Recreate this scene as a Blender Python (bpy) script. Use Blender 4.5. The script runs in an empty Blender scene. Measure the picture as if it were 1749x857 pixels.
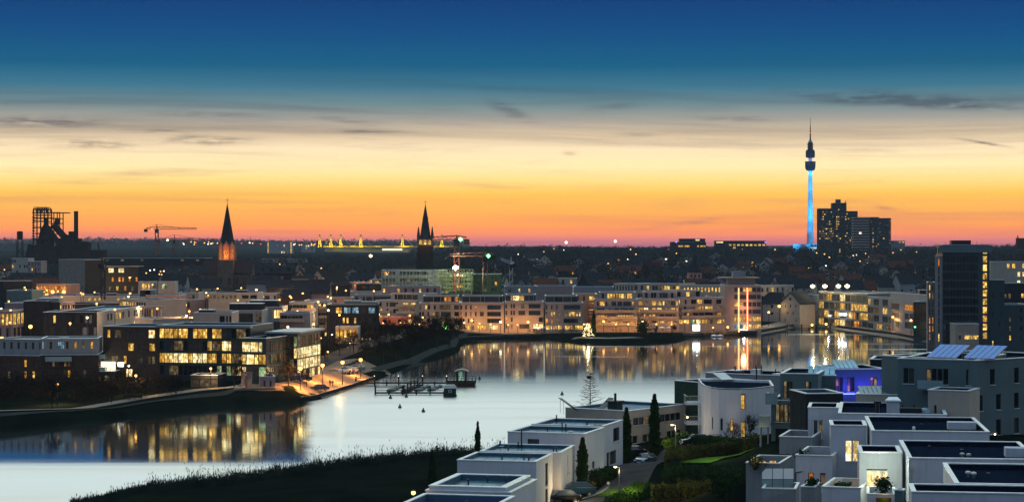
import bpy, math, random
import numpy as np
from mathutils import Vector, Matrix
R = random.Random(7)
HAZE = 0.000034
SC = bpy.context.scene
C = SC.collection
# ------------------------------------------------------------------ camera
FPX, EYE, CX, HY = 3500.0, 33.0, 874.5, 420.0      # focal length in photo pixels, eye height above the lake, principal column, horizon row
def X(px, Y): return (px - CX) / FPX * Y
def Z(py, Y): return EYE - (py - HY) / FPX * Y
def YZ(py, z): return FPX * (EYE - z) / (py - HY)
cam = bpy.data.objects.new('camera', bpy.data.cameras.new('camera')); C.objects.link(cam)
cam.location = (0, 0, EYE); cam.rotation_euler = (math.radians(90), 0, 0)
cam.data.sensor_width = 36; cam.data.lens = 36 * FPX / 1749; cam.data.shift_y = -8.5 / 1749
cam.data.clip_start = 1; cam.data.clip_end = 60000
SC.camera = cam
SC.view_settings.view_transform = 'Standard'; SC.view_settings.look = 'None'
SC.view_settings.exposure = 0; SC.view_settings.gamma = 1
cy = SC.cycles
cy.max_bounces = 6; cy.diffuse_bounces = 2; cy.glossy_bounces = 3; cy.transmission_bounces = 3; cy.transparent_max_bounces = 12
cy.volume_bounces = 0; cy.sample_clamp_indirect = 4; cy.sample_clamp_direct = 0; cy.use_denoising = True
cy.caustics_reflective = False; cy.caustics_refractive = False
try: cy.denoiser = 'OPENIMAGEDENOISE'
except Exception: pass
cy.volume_step_rate = 10; cy.volume_max_steps = 8
# ------------------------------------------------------------------ colour and node helpers
def lin(c):
    c = c / 255.0
    return c / 12.92 if c <= 0.04045 else ((c + 0.055) / 1.055) ** 2.4
def rgb(r, g, b): return (lin(r), lin(g), lin(b), 1)
class NT:
    def __init__(s, tree): s.t = tree; s.n = tree.nodes; s.l = tree.links
    def new(s, typ, **kw):
        n = s.n.new(typ)
        for k, v in kw.items(): setattr(n, k, v)
        return n
    def set(s, sock, v):
        if isinstance(v, bpy.types.NodeSocket): s.l.new(v, sock)
        else: sock.default_value = v
    def m(s, op, a, b=0.0, c=0.0, clamp=False):
        n = s.new('ShaderNodeMath', operation=op, use_clamp=clamp)
        s.set(n.inputs[0], a); s.set(n.inputs[1], b); s.set(n.inputs[2], c)
        return n.outputs[0]
    def mix(s, f, a, b):
        n = s.new('ShaderNodeMix', data_type='RGBA')
        s.set(n.inputs[0], f); s.set(n.inputs[6], a); s.set(n.inputs[7], b)
        return n.outputs[2]
    def ramp(s, f, stops, interp='LINEAR'):
        n = s.new('ShaderNodeValToRGB'); r = n.color_ramp; r.interpolation = interp
        r.elements[0].position, r.elements[0].color = stops[0]
        r.elements[1].position, r.elements[1].color = stops[-1]
        for p, c in stops[1:-1]: r.elements.new(p).color = c
        s.set(n.inputs[0], f); return n.outputs[0]
    def step(s, v, a, b):
        n = s.new('ShaderNodeMapRange', interpolation_type='SMOOTHSTEP', clamp=True)
        s.set(n.inputs[0], v); s.set(n.inputs[1], a); s.set(n.inputs[2], b); s.set(n.inputs[3], 0.0); s.set(n.inputs[4], 1.0)
        return n.outputs[0]
    def noise(s, vec, scale, detail=3, rough=.5, out=0):
        n = s.new('ShaderNodeTexNoise'); s.set(n.inputs['Vector'], vec)
        n.inputs['Scale'].default_value = scale; n.inputs['Detail'].default_value = detail; n.inputs['Roughness'].default_value = rough
        return n.outputs[out]
    def xyz(s, v):
        n = s.new('ShaderNodeSeparateXYZ'); s.set(n.inputs[0], v); return n.outputs
    def vec(s, x, y, z):
        n = s.new('ShaderNodeCombineXYZ'); s.set(n.inputs[0], x); s.set(n.inputs[1], y); s.set(n.inputs[2], z); return n.outputs[0]
# ------------------------------------------------------------------ world: afterglow sky, pale high up as the light on roofs and lake shows
W = bpy.data.worlds.new('World'); SC.world = W; W.use_nodes = True
w = NT(W.node_tree); w.n.clear()
dirv = w.new('ShaderNodeTexCoord').outputs['Generated']
dx, dy, dz = w.xyz(dirv)
el = w.m('DIVIDE', dz, 0.125)
P = lambda y: (420 - y) / 437.5
low = w.ramp(el, [(0.0, rgb(170, 92, 110)), (P(408), rgb(214, 112, 100)), (P(398), rgb(246, 132, 70)), (P(384), rgb(255, 150, 44)), (P(358), rgb(255, 172, 38)),
                  (P(332), rgb(255, 190, 52)), (P(312), rgb(255, 214, 112)), (P(285), rgb(255, 232, 168)), (P(255), rgb(255, 228, 182)), (P(230), rgb(222, 196, 160)),
                  (P(205), rgb(166, 160, 148)), (P(180), rgb(112, 138, 142)), (P(150), rgb(58, 116, 140)), (P(115), rgb(8, 92, 130)), (P(60), rgb(0, 74, 128)), (P(0), rgb(0, 56, 118)), (1.0, rgb(0, 58, 120))])
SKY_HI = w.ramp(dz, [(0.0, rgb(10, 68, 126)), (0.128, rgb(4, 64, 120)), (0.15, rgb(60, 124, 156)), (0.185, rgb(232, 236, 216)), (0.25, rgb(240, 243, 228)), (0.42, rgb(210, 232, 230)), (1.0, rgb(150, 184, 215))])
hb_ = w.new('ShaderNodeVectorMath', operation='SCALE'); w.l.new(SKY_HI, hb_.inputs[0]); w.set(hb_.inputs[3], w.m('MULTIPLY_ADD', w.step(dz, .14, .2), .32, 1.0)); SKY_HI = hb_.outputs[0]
lb = w.new('ShaderNodeVectorMath', operation='SCALE'); w.l.new(low, lb.inputs[0]); w.set(lb.inputs[3], w.m('SUBTRACT', 1.42, w.m('MULTIPLY', w.step(el, .0, .6), .36))); low = lb.outputs[0]
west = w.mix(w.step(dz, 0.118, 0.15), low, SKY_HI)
east = w.ramp(dz, [(0.0, rgb(66, 84, 112)), (0.08, rgb(84, 104, 138)), (0.25, rgb(118, 140, 172)), (0.5, rgb(160, 186, 208)), (1.0, rgb(150, 184, 215))])
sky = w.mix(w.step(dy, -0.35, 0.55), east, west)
# thin cloud streaks, fixed in azimuth and elevation
nz1 = w.noise(w.vec(w.m('MULTIPLY', dx, 5.0), 0.0, w.m('MULTIPLY', dz, 75.0)), 1.6, 5, .6)
band = w.m('MULTIPLY', w.step(dz, 0.003, 0.03), w.m('SUBTRACT', 1.0, w.step(dz, 0.062, 0.088)))
cl = w.m('MULTIPLY', w.m('MULTIPLY', w.step(nz1, 0.5, 0.78), band), 0.5)
nz2 = w.noise(w.vec(w.m('MULTIPLY', dx, 2.6), 4.0, w.m('MULTIPLY_ADD', dz, 95.0, w.m('MULTIPLY', w.m('SINE', w.m('MULTIPLY', dx, 9.0)), .5))), 1.3, 6, .62)
b2 = w.m('MULTIPLY', w.step(dz, 0.028, 0.052), w.m('SUBTRACT', 1.0, w.step(dz, 0.075, 0.095)))
cl = w.m('MAXIMUM', cl, w.m('MULTIPLY', w.m('MULTIPLY', w.step(nz2, .42, .74), b2), .5))
nz3 = w.noise(w.vec(w.m('MULTIPLY', dx, 3.4), 9.0, w.m('MULTIPLY', dz, 120.0)), 1.4, 5, .6)
cl = w.m('MAXIMUM', cl, w.m('MULTIPLY', w.m('MULTIPLY', w.step(nz3, .5, .75), w.m('SUBTRACT', 1.0, w.step(dz, 0.018, 0.034))), .42))
def streak(px0, px1, py, hgt, slope, amp):
    x0 = ((px0 + px1) / 2 - CX) / FPX; a = (px1 - px0) / 2 / FPX; z0 = (HY - py) / FPX; b = hgt / FPX
    u = w.m('SUBTRACT', dx, x0)
    uu = w.m('DIVIDE', u, a); uu = w.m('MULTIPLY', uu, uu)
    wob = w.m('MULTIPLY', w.m('SUBTRACT', w.noise(w.vec(w.m('MULTIPLY', dx, 40.0), py * 1.7, 0.0), 1.0, 4), 0.5), b * 2.4)
    v = w.m('SUBTRACT', w.m('SUBTRACT', w.m('SUBTRACT', dz, z0), w.m('MULTIPLY', u, slope)), wob)
    vv = w.m('DIVIDE', v, b); vv = w.m('MULTIPLY', vv, vv)
    g = w.m('EXPONENT', w.m('MULTIPLY', w.m('ADD', uu, vv), -1.0))
    tex = w.step(w.noise(w.vec(w.m('MULTIPLY', dx, 60.0), 0.0, w.m('MULTIPLY', dz, 420.0)), 1.0, 4, .65), 0.3, 0.62)
    return w.m('MULTIPLY', w.m('MULTIPLY', g, amp), tex)
tot = None
for s_ in [(0, 190, 212, 8, -.02, .75), (110, 240, 252, 7, .0, .75), (290, 430, 243, 7, .0, .85), (220, 340, 228, 4, 0, .5), (250, 430, 198, 5, -.03, .4), (840, 900, 188, 9, -.35, .8), (560, 650, 208, 5, -.08, .45), (560, 680, 226, 3, 0, .7),
           (1360, 1680, 172, 9, -.06, .9), (1460, 1749, 186, 6, -.06, .7), (1040, 1130, 231, 4, 0, .35), (1000, 1090, 184, 8, .15, .45), (1625, 1700, 250, 2.2, -.17, .95), (1180, 1330, 204, 5, -.02, .5), (-40, 40, 253, 3, 0, .6),
           (840, 880, 344, 3, 0, .3), (1090, 1240, 381, 5, .12, .4), (960, 985, 262, 4, 0, .4), (600, 720, 365, 4, 0, .25), (420, 560, 360, 3, 0, .25), (1480, 1520, 355, 4, -.2, .45), (1380, 1480, 370, 3, .1, .25)]:
    g = streak(*s_); tot = g if tot is None else w.m('ADD', tot, g)
cl = w.m('MINIMUM', w.m('ADD', cl, tot), 0.85)
ccol = w.ramp(el, [(0.0, rgb(150, 95, 120)), (0.12, rgb(205, 110, 95)), (0.3, rgb(190, 135, 105)), (0.42, rgb(120, 110, 105)), (0.6, rgb(58, 84, 100)), (1.0, rgb(20, 60, 95))])
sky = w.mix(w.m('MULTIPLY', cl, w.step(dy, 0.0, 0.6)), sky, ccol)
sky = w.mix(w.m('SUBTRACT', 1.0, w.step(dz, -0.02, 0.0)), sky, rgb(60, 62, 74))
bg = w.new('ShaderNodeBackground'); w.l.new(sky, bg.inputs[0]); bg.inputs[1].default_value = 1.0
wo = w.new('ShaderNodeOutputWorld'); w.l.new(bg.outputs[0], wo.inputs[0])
W.cycles.sampling_method = 'MANUAL'; W.cycles.sample_map_resolution = 1024
# the sun has set: no sun lamp, the afterglow sky and the lamps of the town are all the light there is
# ------------------------------------------------------------------ materials
MT = {}
def pr(name, col, rough=.6, metal=0.0, spec=.5, var=.25, scale=.6, bump=0.0, em=None, ems=0.0, coat=0.0, detail=4, var2=None):
    m = bpy.data.materials.new(name); m.use_nodes = True; t = NT(m.node_tree); b = t.n['Principled BSDF']
    b.inputs['Roughness'].default_value = rough; b.inputs['Metallic'].default_value = metal
    b.inputs['Specular IOR Level'].default_value = spec; b.inputs['Coat Weight'].default_value = coat
    tc = t.new('ShaderNodeTexCoord').outputs['Object']
    if var:
        n = t.noise(tc, scale, detail, .6); f = t.step(n, .3, .7)
        c2 = tuple(max(0, x * (1 - var)) for x in col[:3]) + (1,)
        cc = t.mix(f, col, var2 or c2)
        if 'plaster' in name:
            sx, sy, sz = t.xyz(tc); st = t.noise(t.vec(t.m('MULTIPLY', sx, 2.2), t.m('MULTIPLY', sy, 2.2), t.m('MULTIPLY', sz, .16)), 1.0, 5, .7); cc = t.mix(t.m('MULTIPLY', t.step(st, .5, .72), .38), cc, tuple(v * .55 for v in col[:3]) + (1,))
        t.l.new(cc, b.inputs['Base Color'])
    else: b.inputs['Base Color'].default_value = col
    if bump:
        bn = t.new('ShaderNodeBump'); bn.inputs['Strength'].default_value = bump; bn.inputs['Distance'].default_value = .05
        t.l.new(t.noise(tc, scale * 8, 3), bn.inputs['Height']); t.l.new(bn.outputs[0], b.inputs['Normal'])
    if em: b.inputs['Emission Color'].default_value = em; b.inputs['Emission Strength'].default_value = ems; m.cycles.emission_sampling = 'NONE'
    MT[name] = m; return m
pr('gravel_path', (.05, .055, .05, 1), .9, spec=0.0, var=.3, scale=.6)
pr('white_plaster', (.50, .51, .56, 1), .75, var=.12, scale=.35, bump=.15)
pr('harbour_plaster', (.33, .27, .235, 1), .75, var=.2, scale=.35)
pr('dark_teal', (.012, .032, .038, 1), .35, var=.3, scale=.3)
pr('cream_plaster', (.36, .32, .27, 1), .75, var=.15, scale=.35)
pr('grey_plaster', (.22, .235, .25, 1), .75, var=.15, scale=.35)
pr('bluegrey_plaster', (.075, .125, .14, 1), .7, var=.15, scale=.35)
pr('pink_plaster', (.30, .21, .20, 1), .75, var=.15, scale=.35)
pr('red_plaster', (.55, .16, .10, 1), .75, var=.15, scale=.35)
pr('orange_plaster', (.62, .26, .14, 1), .75, var=.15, scale=.35)
pr('dark_brick', (.055, .043, .04, 1), .8, spec=0.0, var=.35, scale=1.2)
pr('brown_brick', (.09, .055, .045, 1), .8, spec=0.0, var=.35, scale=1.2)
pr('sandstone', (.17, .12, .09, 1), .8, spec=0.0, var=.35, scale=.5)
pr('dark_slate', (.03, .033, .04, 1), .55, spec=0.0, var=.3, scale=.8)
pr('dark_green_wood', (.035, .06, .045, 1), .7, spec=0.0, var=.3, scale=2)
pr('dark_metal', (.03, .033, .038, 1), .4, .6, var=.2)
pr('rust_metal', (.035, .022, .02, 1), .8, 0.0, spec=0.0, var=.5, scale=.3)
pr('crane_red', (.20, .045, .03, 1), .6, var=.2)
pr('crane_yellow', (.42, .30, .05, 1), .6, var=.2)
pr('pylon_yellow', (.85, .62, .05, 1), .6, var=.1)
pr('steel', (.45, .47, .48, 1), .3, .9, var=.15)
pr('coping', (.82, .85, .86, 1), .35, .35, var=.2, scale=1.0)
pr('roof_grey', (.12, .16, .18, 1), .3, .3, spec=.6, var=.35, scale=.25)
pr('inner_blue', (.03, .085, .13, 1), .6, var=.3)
pr('roof_pale', (.15, .40, .56, 1), .2, .6, spec=.8, var=.55, scale=.3)
pr('roof_dark', (.009, .017, .034, 1), .7, spec=0.0, var=.4, scale=3, bump=.4)
pr('roof_gravel', (.09, .085, .08, 1), .85, spec=0.0, var=.3, scale=2)
pr('tile_red', (.10, .045, .035, 1), .75, spec=0.0, var=.35, scale=1.5)
pr('frame_dark', (.03, .032, .035, 1), .5, var=0)
pr('frame_white', (.7, .7, .7, 1), .5, var=0)
pr('asphalt', (.075, .07, .065, 1), .8, spec=0.0, var=.3, scale=.5, bump=.2)
pr('plaza_stone', (.26, .20, .14, 1), .8, spec=0.0, var=.25, scale=.5)
pr('paving', (.15, .125, .10, 1), .75, var=.25, scale=.4)
pr('concrete', (.17, .17, .165, 1), .75, var=.3, scale=.6)
pr('quay_stone', (.055, .055, .055, 1), .8, spec=0.0, var=.4, scale=.8)
pr('bark', (.035, .028, .022, 1), .9, spec=0.0, var=.3, scale=3)
pr('twig', (.022, .018, .015, 1), .9, spec=0.0, var=.3, scale=.5)
pr('twig_fir', (.02, .03, .02, 1), .9, spec=0.0, var=.3, scale=.5)
pr('wood_far', (.044, .044, .042, 1), .95, spec=0.0, var=.5, scale=.03)
pr('hedge_leaf', (.06, .12, .02, 1), .7, spec=0.0, var=.5, scale=1.5)
pr('hedge_olive', (.085, .085, .025, 1), .7, spec=0.0, var=.5, scale=1.5)
pr('cypress_leaf', (.025, .055, .018, 1), .7, spec=0.0, var=.4, scale=1.2)
pr('lawn', (.055, .11, .02, 1), .9, spec=0.0, var=.4, scale=.8)
pr('reed', (.035, .05, .035, 1), .8, spec=0.0, var=.5, scale=.5)
pr('jetty_wood', (.035, .035, .035, 1), .7, spec=0.0, var=.3, scale=2)
pr('skin', (.35, .2, .14, 1), .6, var=0)
pr('cloth_dark', (.03, .03, .04, 1), .9, var=.2)
pr('cloth_tan', (.14, .09, .06, 1), .9, var=.2)
pr('tyre', (.015, .015, .015, 1), .8, var=0)
pr('paint_blue', (.02, .07, .13, 1), .25, .4, coat=1, var=0)
pr('paint_black', (.012, .014, .017, 1), .2, .3, coat=1, var=0)
pr('paint_silver', (.35, .36, .38, 1), .3, .6, coat=1, var=0)
pr('paint_red', (.25, .03, .02, 1), .3, .2, coat=1, var=0)
pr('white_plastic', (.75, .76, .78, 1), .4, var=.05)
pr('bin_dark', (.02, .03, .05, 1), .5, var=.1)
pr('solar', (.008, .15, .52, 1), .3, .6, spec=.3, var=.1)
pr('curtain_cloth', (.4, .36, .3, 1), .9, var=.2)
pr('scaffold_net', (.17, .21, .13, 1), .8, var=.3)
pr('boat_cover', (.03, .07, .09, 1), .6, var=.2)
def emis(name, col, s, vary=0.0):
    m = bpy.data.materials.new(name); m.use_nodes = True; t = NT(m.node_tree); t.n.clear()
    e = t.new('ShaderNodeEmission'); e.inputs[0].default_value = col
    if vary:
        r = t.new('ShaderNodeNewGeometry').outputs['Random Per Island']; t.set(e.inputs[1], t.m('MULTIPLY_ADD', r, s * vary, s * (1 - vary)))
    else: e.inputs[1].default_value = s
    o = t.new('ShaderNodeOutputMaterial'); t.l.new(e.outputs[0], o.inputs[0]); m.cycles.emission_sampling = 'NONE'; MT[name] = m; return m
emis('lamp_warm', (1, .46, .10, 1), 6)
emis('lamp_white', (1, .78, .42, 1), 6)
emis('lamp_cold', (.75, .95, 1, 1), 10)
emis('far_warm', (1, .5, .12, 1), 2.2)
emis('far_white', (1, .9, .65, 1), 3.2)
emis('far_red', (1, .1, .06, 1), 1.6)
emis('lamp_green', (.15, 1, .3, 1), 6)
emis('lamp_red', (1, .08, .06, 1), 5)
emis('lamp_blue', (.1, .15, 1, 1), 6)
emis('neon_orange', (1, .33, .14, 1), 3.2)
emis('sign_white', (1, .97, .95, 1), 4)
emis('sign_green', (.3, 1, .08, 1), 2.2)
emis('screen_white', (1, .87, .62, 1), 1.5)
emis('fairy', (1, .75, .32, 1), 7)
emis('flood', (1, 1, .85, 1), 60)
def litmat(name, c1, c2, s0, s1, dim=.35):
    # a lit room seen through the glass: bright walls, blocks of furniture and curtain, each room with its own level
    m = bpy.data.materials.new(name); m.use_nodes = True; t = NT(m.node_tree); t.n.clear()
    tc = t.new('ShaderNodeTexCoord').outputs['Object']; x, y, z = t.xyz(tc)
    oi = t.new('ShaderNodeObjectInfo'); isl = t.new('ShaderNodeNewGeometry').outputs['Random Per Island']
    rnd = t.m('FRACT', t.m('ADD', oi.outputs['Random'], isl))
    u = t.m('ADD', x, y)
    cell = t.vec(t.m('FLOOR', t.m('MULTIPLY', u, 1.7)), t.m('FLOOR', t.m('MULTIPLY', z, 1.3)), t.m('MULTIPLY', rnd, 91.0))
    wn = t.new('ShaderNodeTexWhiteNoise'); t.l.new(cell, wn.inputs['Vector'])
    fine = t.noise(t.vec(t.m('MULTIPLY', u, 2.6), z, t.m('MULTIPLY', rnd, 37.0)), 1.3, 4, .7)
    k = t.m('MULTIPLY', t.m('MULTIPLY_ADD', wn.outputs[0], .75, dim), t.m('MULTIPLY_ADD', t.step(fine, .38, .62), .8, .3))
    k = t.m('MULTIPLY', k, t.m('MULTIPLY_ADD', rnd, s1 - s0, s0))
    col = t.mix(t.step(wn.outputs[0], .2, .9), c1, c2)
    e = t.new('ShaderNodeEmission'); t.l.new(col, e.inputs[0]); t.l.new(k, e.inputs[1])
    g = t.new('ShaderNodeBsdfGlossy'); g.inputs[0].default_value = (.06, .06, .06, 1); g.inputs[1].default_value = .05
    a = t.new('ShaderNodeAddShader'); t.l.new(e.outputs[0], a.inputs[0]); t.l.new(g.outputs[0], a.inputs[1])
    o = t.new('ShaderNodeOutputMaterial'); t.l.new(a.outputs[0], o.inputs[0]); m.cycles.emission_sampling = 'NONE'; MT[name] = m
litmat('lit_y', (1, .46, .05, 1), (1, .66, .17, 1), .8, 2.0)
litmat('lit_w', (1, .66, .22, 1), (1, .86, .46, 1), 1.1, 2.3, .5)
litmat('lit_o', (1, .27, .03, 1), (1, .42, .07, 1), .7, 1.6)
litmat('lit_m', (.55, .36, .16, 1), (.75, .55, .26, 1), .14, .42)
litmat('lit_g', (.45, .7, .32, 1), (.8, .95, .5, 1), .3, 1.2)
litmat('lit_b', (.25, .6, .8, 1), (.55, .8, .95, 1), .4, .9)
litmat('lit_p', (.25, .12, .9, 1), (.8, .3, .6, 1), .5, 1.0)
pr('glass_d', (.012, .016, .02, 1), .06, spec=.8, var=.5, scale=1.1)
pr('glass_c', (.055, .055, .055, 1), .2, spec=.6, var=.6, scale=1.7)
pr('glass_rail', (.20, .30, .33, 1), .12, spec=.8, var=.2, scale=.5)
GL = dict(d='glass_d', c='glass_c', y='lit_y', w='lit_w', o='lit_o', m='lit_m', g='lit_g', b='lit_b', p='lit_p')
# ------------------------------------------------------------------ mesh helpers
class MB:
    def __init__(s): s.v = []; s.f = []; s.mi = []; s.ms = []
    def mat(s, m):
        if m not in s.ms: s.ms.append(m)
        return s.ms.index(m)
    def poly(s, pts, m='concrete'):
        k = len(s.v); s.v += [tuple(p) for p in pts]; s.f.append(tuple(range(k, k + len(pts)))); s.mi.append(s.mat(m))
    def box(s, x0, x1, y0, y1, z0, z1, m='concrete', top=None):
        k = len(s.v); s.v += [(x0, y0, z0), (x1, y0, z0), (x1, y1, z0), (x0, y1, z0), (x0, y0, z1), (x1, y0, z1), (x1, y1, z1), (x0, y1, z1)]
        i = s.mat(m); j = s.mat(top) if top else i
        for q, ii in (((0, 3, 2, 1), i), ((4, 5, 6, 7), j), ((0, 1, 5, 4), i), ((1, 2, 6, 5), i), ((2, 3, 7, 6), i), ((3, 0, 4, 7), i)):
            s.f.append(tuple(k + a for a in q)); s.mi.append(ii)
    def tube(s, a, b, r0, r1=None, n=5, m='dark_metal', cap=True):
        a = Vector(a); b = Vector(b); r1 = r0 if r1 is None else r1; d = (b - a)
        if d.length < 1e-6: return
        d.normalize(); u = d.cross(Vector((0, 0, 1)) if abs(d.z) < .9 else Vector((1, 0, 0))).normalized(); v = d.cross(u)
        k = len(s.v)
        for c, r in ((a, r0), (b, r1)):
            for i in range(n):
                t = 2 * math.pi * i / n; s.v.append(tuple(c + (u * math.cos(t) + v * math.sin(t)) * r))
        i_ = s.mat(m)
        for i in range(n):
            j = (i + 1) % n; s.f.append((k + i, k + j, k + n + j, k + n + i)); s.mi.append(i_)
        if cap: s.f.append(tuple(k + n + i for i in range(n))); s.mi.append(i_); s.f.append(tuple(k + n - 1 - i for i in range(n))); s.mi.append(i_)
    def lathe(s, prof, n=16, m='concrete', cx=0, cy_=0):
        k = len(s.v); i_ = s.mat(m)
        for r, z in prof:
            for i in range(n):
                t = 2 * math.pi * i / n; s.v.append((cx + r * math.cos(t), cy_ + r * math.sin(t), z))
        for q in range(len(prof) - 1):
            for i in range(n):
                j = (i + 1) % n; s.f.append((k + q * n + i, k + q * n + j, k + (q + 1) * n + j, k + (q + 1) * n + i)); s.mi.append(i_)
    def mesh(s, name):
        me = bpy.data.meshes.new(name); me.from_pydata(s.v, [], s.f)
        for m in s.ms: me.materials.append(MT[m])
        me.polygons.foreach_set('material_index', s.mi); me.update(); return me
    def build(s, name, parent=None, kind=None, loc=(0, 0, 0), smooth=False):
        me = s.mesh(name)
        if smooth: me.polygons.foreach_set('use_smooth', [True] * len(me.polygons))
        return link(name, me, parent, loc, 0, kind)
def link(name, data, parent=None, loc=(0, 0, 0), rz=0, kind=None):
    o = bpy.data.objects.new(name, data); C.objects.link(o); o.location = loc; o.rotation_euler = (0, 0, rz)
    if parent is not None: o.parent = parent
    if kind: o['kind'] = kind
    return o
def tag(o, label=None, cat=None, group=None, kind=None):
    if label: o['label'] = label
    if cat: o['category'] = cat
    if group: o['group'] = group
    if kind: o['kind'] = kind
    return o
def root(name, label, cat, loc, rz=0, group=None):
    return tag(link(name, None, None, loc, rz), label, cat, group)
def copy_tree(o, parent=None):
    c = o.copy(); C.objects.link(c); c.parent = parent
    for ch in list(o.children): copy_tree(ch, c)
    return c
def nth(i): return ['first', 'second', 'third', 'fourth', 'fifth', 'sixth', 'seventh', 'eighth', 'ninth', 'tenth', 'eleventh', 'twelfth', 'thirteenth', 'fourteenth', 'fifteenth', 'sixteenth', 'seventeenth', 'eighteenth', 'nineteenth', 'twentieth'][i] if i < 20 else '%d%s' % (i + 1, {1: 'st', 2: 'nd', 3: 'rd'}.get((i + 1) % 10, 'th') if (i + 1) % 100 not in (11, 12, 13) else 'th')
# ------------------------------------------------------------------ terrain and lake
lake_pts = [(-700, 350), (0, 367), (120, 382), (250, 404), (400, 428), (520, 434), (545, 441), (600, 473), (640, 502), (680, 545), (705, 577), (760, 614), (783, 642), (788, 687), (800, 713), (860, 731),
            (1185, 745), (1290, 765), (1340, 813), (1372, 849), (1393, 849), (1540, 740), (1570, 713), (1650, 687), (1749, 656), (2300, 630),
            (2300, 400), (1749, 370), (1300, 350), (1150, 355), (980, 345), (900, 312), (760, 315), (700, 310), (600, 304), (400, 285), (250, 276), (150, 264), (0, 251), (-700, 235)]
isle_pts = [(915, 742), (950, 722), (990, 700), (1040, 693), (1100, 695), (1150, 708), (1172, 728), (1170, 752), (1000, 760), (930, 756)]
LK = np.array([(X(p, y), y) for p, y in lake_pts]); IS = np.array([(X(p, y), y) for p, y in isle_pts])
def sdist(x, y, P_):
    x = np.asarray(x, float); y = np.asarray(y, float); d = np.full(x.shape, 1e9); ins = np.zeros(x.shape, bool); n = len(P_)
    for i in range(n):
        ax, ay = P_[i]; bx, by = P_[(i + 1) % n]; ex, ey = bx - ax, by - ay
        t = np.clip(((x - ax) * ex + (y - ay) * ey) / (ex * ex + ey * ey), 0, 1)
        d = np.minimum(d, np.hypot(x - ax - t * ex, y - ay - t * ey))
        c = ((ay > y) != (by > y)) & (x < (bx - ax) * (y - ay) / (by - ay + 1e-12) + ax); ins ^= c
    return np.where(ins, d, -d)
NC = np.array([(X(a, b), b, c) for a, b, c in [(0, 230, .8), (150, 255, .4), (400, 275, .6), (400, 245, 1.3), (600, 285, .8), (600, 250, 1.5), (700, 230, 2), (700, 290, 1), (750, 200, 2.5), (880, 230, 2.8), (880, 300, 1.2), (980, 250, 3.3), (980, 335, 1), (1060, 245, 3.3), (1153, 290, 3.6),
    (1103, 275, 3.5), (1020, 225, 3.3), (1190, 286, 5), (1260, 290, 6.9), (1350, 255, 9.3), (1230, 245, 5.2), (1170, 235, 4), (1170, 265, 5), (1215, 258, 6.2), (1300, 225, 7), (1280, 190, 7), (1450, 235, 10.5), (1450, 180, 10), (1600, 180, 11), (1749, 230, 11.6), (1600, 300, 10), (1749, 345, 3),
    (1300, 330, 3), (1100, 345, 1), (1000, 180, 4), (1300, 140, 9), (1700, 140, 12), (400, 180, 3), (-300, 220, 1), (2100, 250, 12), (1400, 300, 7)]])
def zt(x, y):
    x = np.asarray(x, float); y = np.asarray(y, float)
    px = CX + FPX * x / np.maximum(y, 50)
    zl = np.interp(y, [300, 400, 450, 600, 800, 1300, 1900, 3000, 5000, 6500, 8200, 9500, 13000], [1, 1.3, 3.2, 4, 4.5, 7, 11, 18, 20, 26, 44, 36, 20])
    zc = np.interp(y, [300, 700, 780, 900, 1100, 1500, 2200, 2600, 3200, 5000, 8200, 13000], [1, 1.2, 1.4, 3, 5.5, 12, 20, 22, 22, 18, 28, 20])
    t = np.clip((px - 620) / 260, 0, 1); t = t * t * (3 - 2 * t)
    far = zl * (1 - t) + zc * t + np.where(y > 1400, 3.2 * np.sin(x / 310 + 1.2) * np.sin(x / 790 + y / 900), 0) * np.clip((y - 1400) / 800, 0, 2.2)
    num = np.zeros(x.shape); den = np.zeros(x.shape)
    for a, b, c in NC:
        k = 1 / ((x - a) ** 2 + (y - b) ** 2 + 9) ** 1.6; num += k * c; den += k
    near = num / den
    q = np.clip((y - 360) / 40, 0, 1)
    base = near * (1 - q) + far * q
    s = np.minimum(sdist(x, y, LK), np.where(np.abs(y - 725) < 60, -sdist(x, y, IS), 1e9))     # > 0 in the water
    bank = 1.15 - s * .5; bank = np.where(s > -0.2, .25 - (s + .2) * .6, np.minimum(base, .55 + (-s - .2) * .4))
    return np.maximum(bank, -1.6)
def gz(x, y): return float(zt(np.array([x]), np.array([y]))[0])
def gp(px, Y): x = X(px, Y); return (x, Y, gz(x, Y))
ys = np.concatenate([np.linspace(-60, 130, 14), np.arange(140, 236, 4), np.arange(236, 352, 1.5), np.arange(352, 420, 2.0), np.arange(420, 880, 1.6), 880 * 1.022 ** np.arange(0, 124)])
pxs = np.concatenate([np.linspace(-3800, -60, 40), np.arange(-40, 1800, 6.5), np.linspace(1810, 5600, 40)])
YY, PP = np.meshgrid(ys, pxs, indexing='ij'); XX = (PP - CX) / FPX * np.maximum(YY, 90)
ZZ = zt(XX.ravel(), YY.ravel()).reshape(XX.shape)
nr, ncol = XX.shape
vs = np.stack([XX.ravel(), YY.ravel(), ZZ.ravel()], 1)
ii = np.arange(nr * ncol).reshape(nr, ncol)
fs = np.stack([ii[:-1, :-1].ravel(), ii[:-1, 1:].ravel(), ii[1:, 1:].ravel(), ii[1:, :-1].ravel()], 1)
me = bpy.data.meshes.new('ground'); me.vertices.add(len(vs)); me.vertices.foreach_set('co', vs.ravel())
me.loops.add(fs.size); me.loops.foreach_set('vertex_index', fs.ravel().astype(np.int32)); me.polygons.add(len(fs))
me.polygons.foreach_set('loop_start', np.arange(0, fs.size, 4, dtype=np.int32)); me.polygons.foreach_set('loop_total', np.full(len(fs), 4, np.int32)); me.update(); me.validate()
m = pr('earth', (.009, .014, .009, 1), .95, spec=.0, var=.45, scale=.12, var2=(.005, .007, .006, 1), bump=.3)
me.materials.append(m); link('ground', me, kind='structure')
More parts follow.
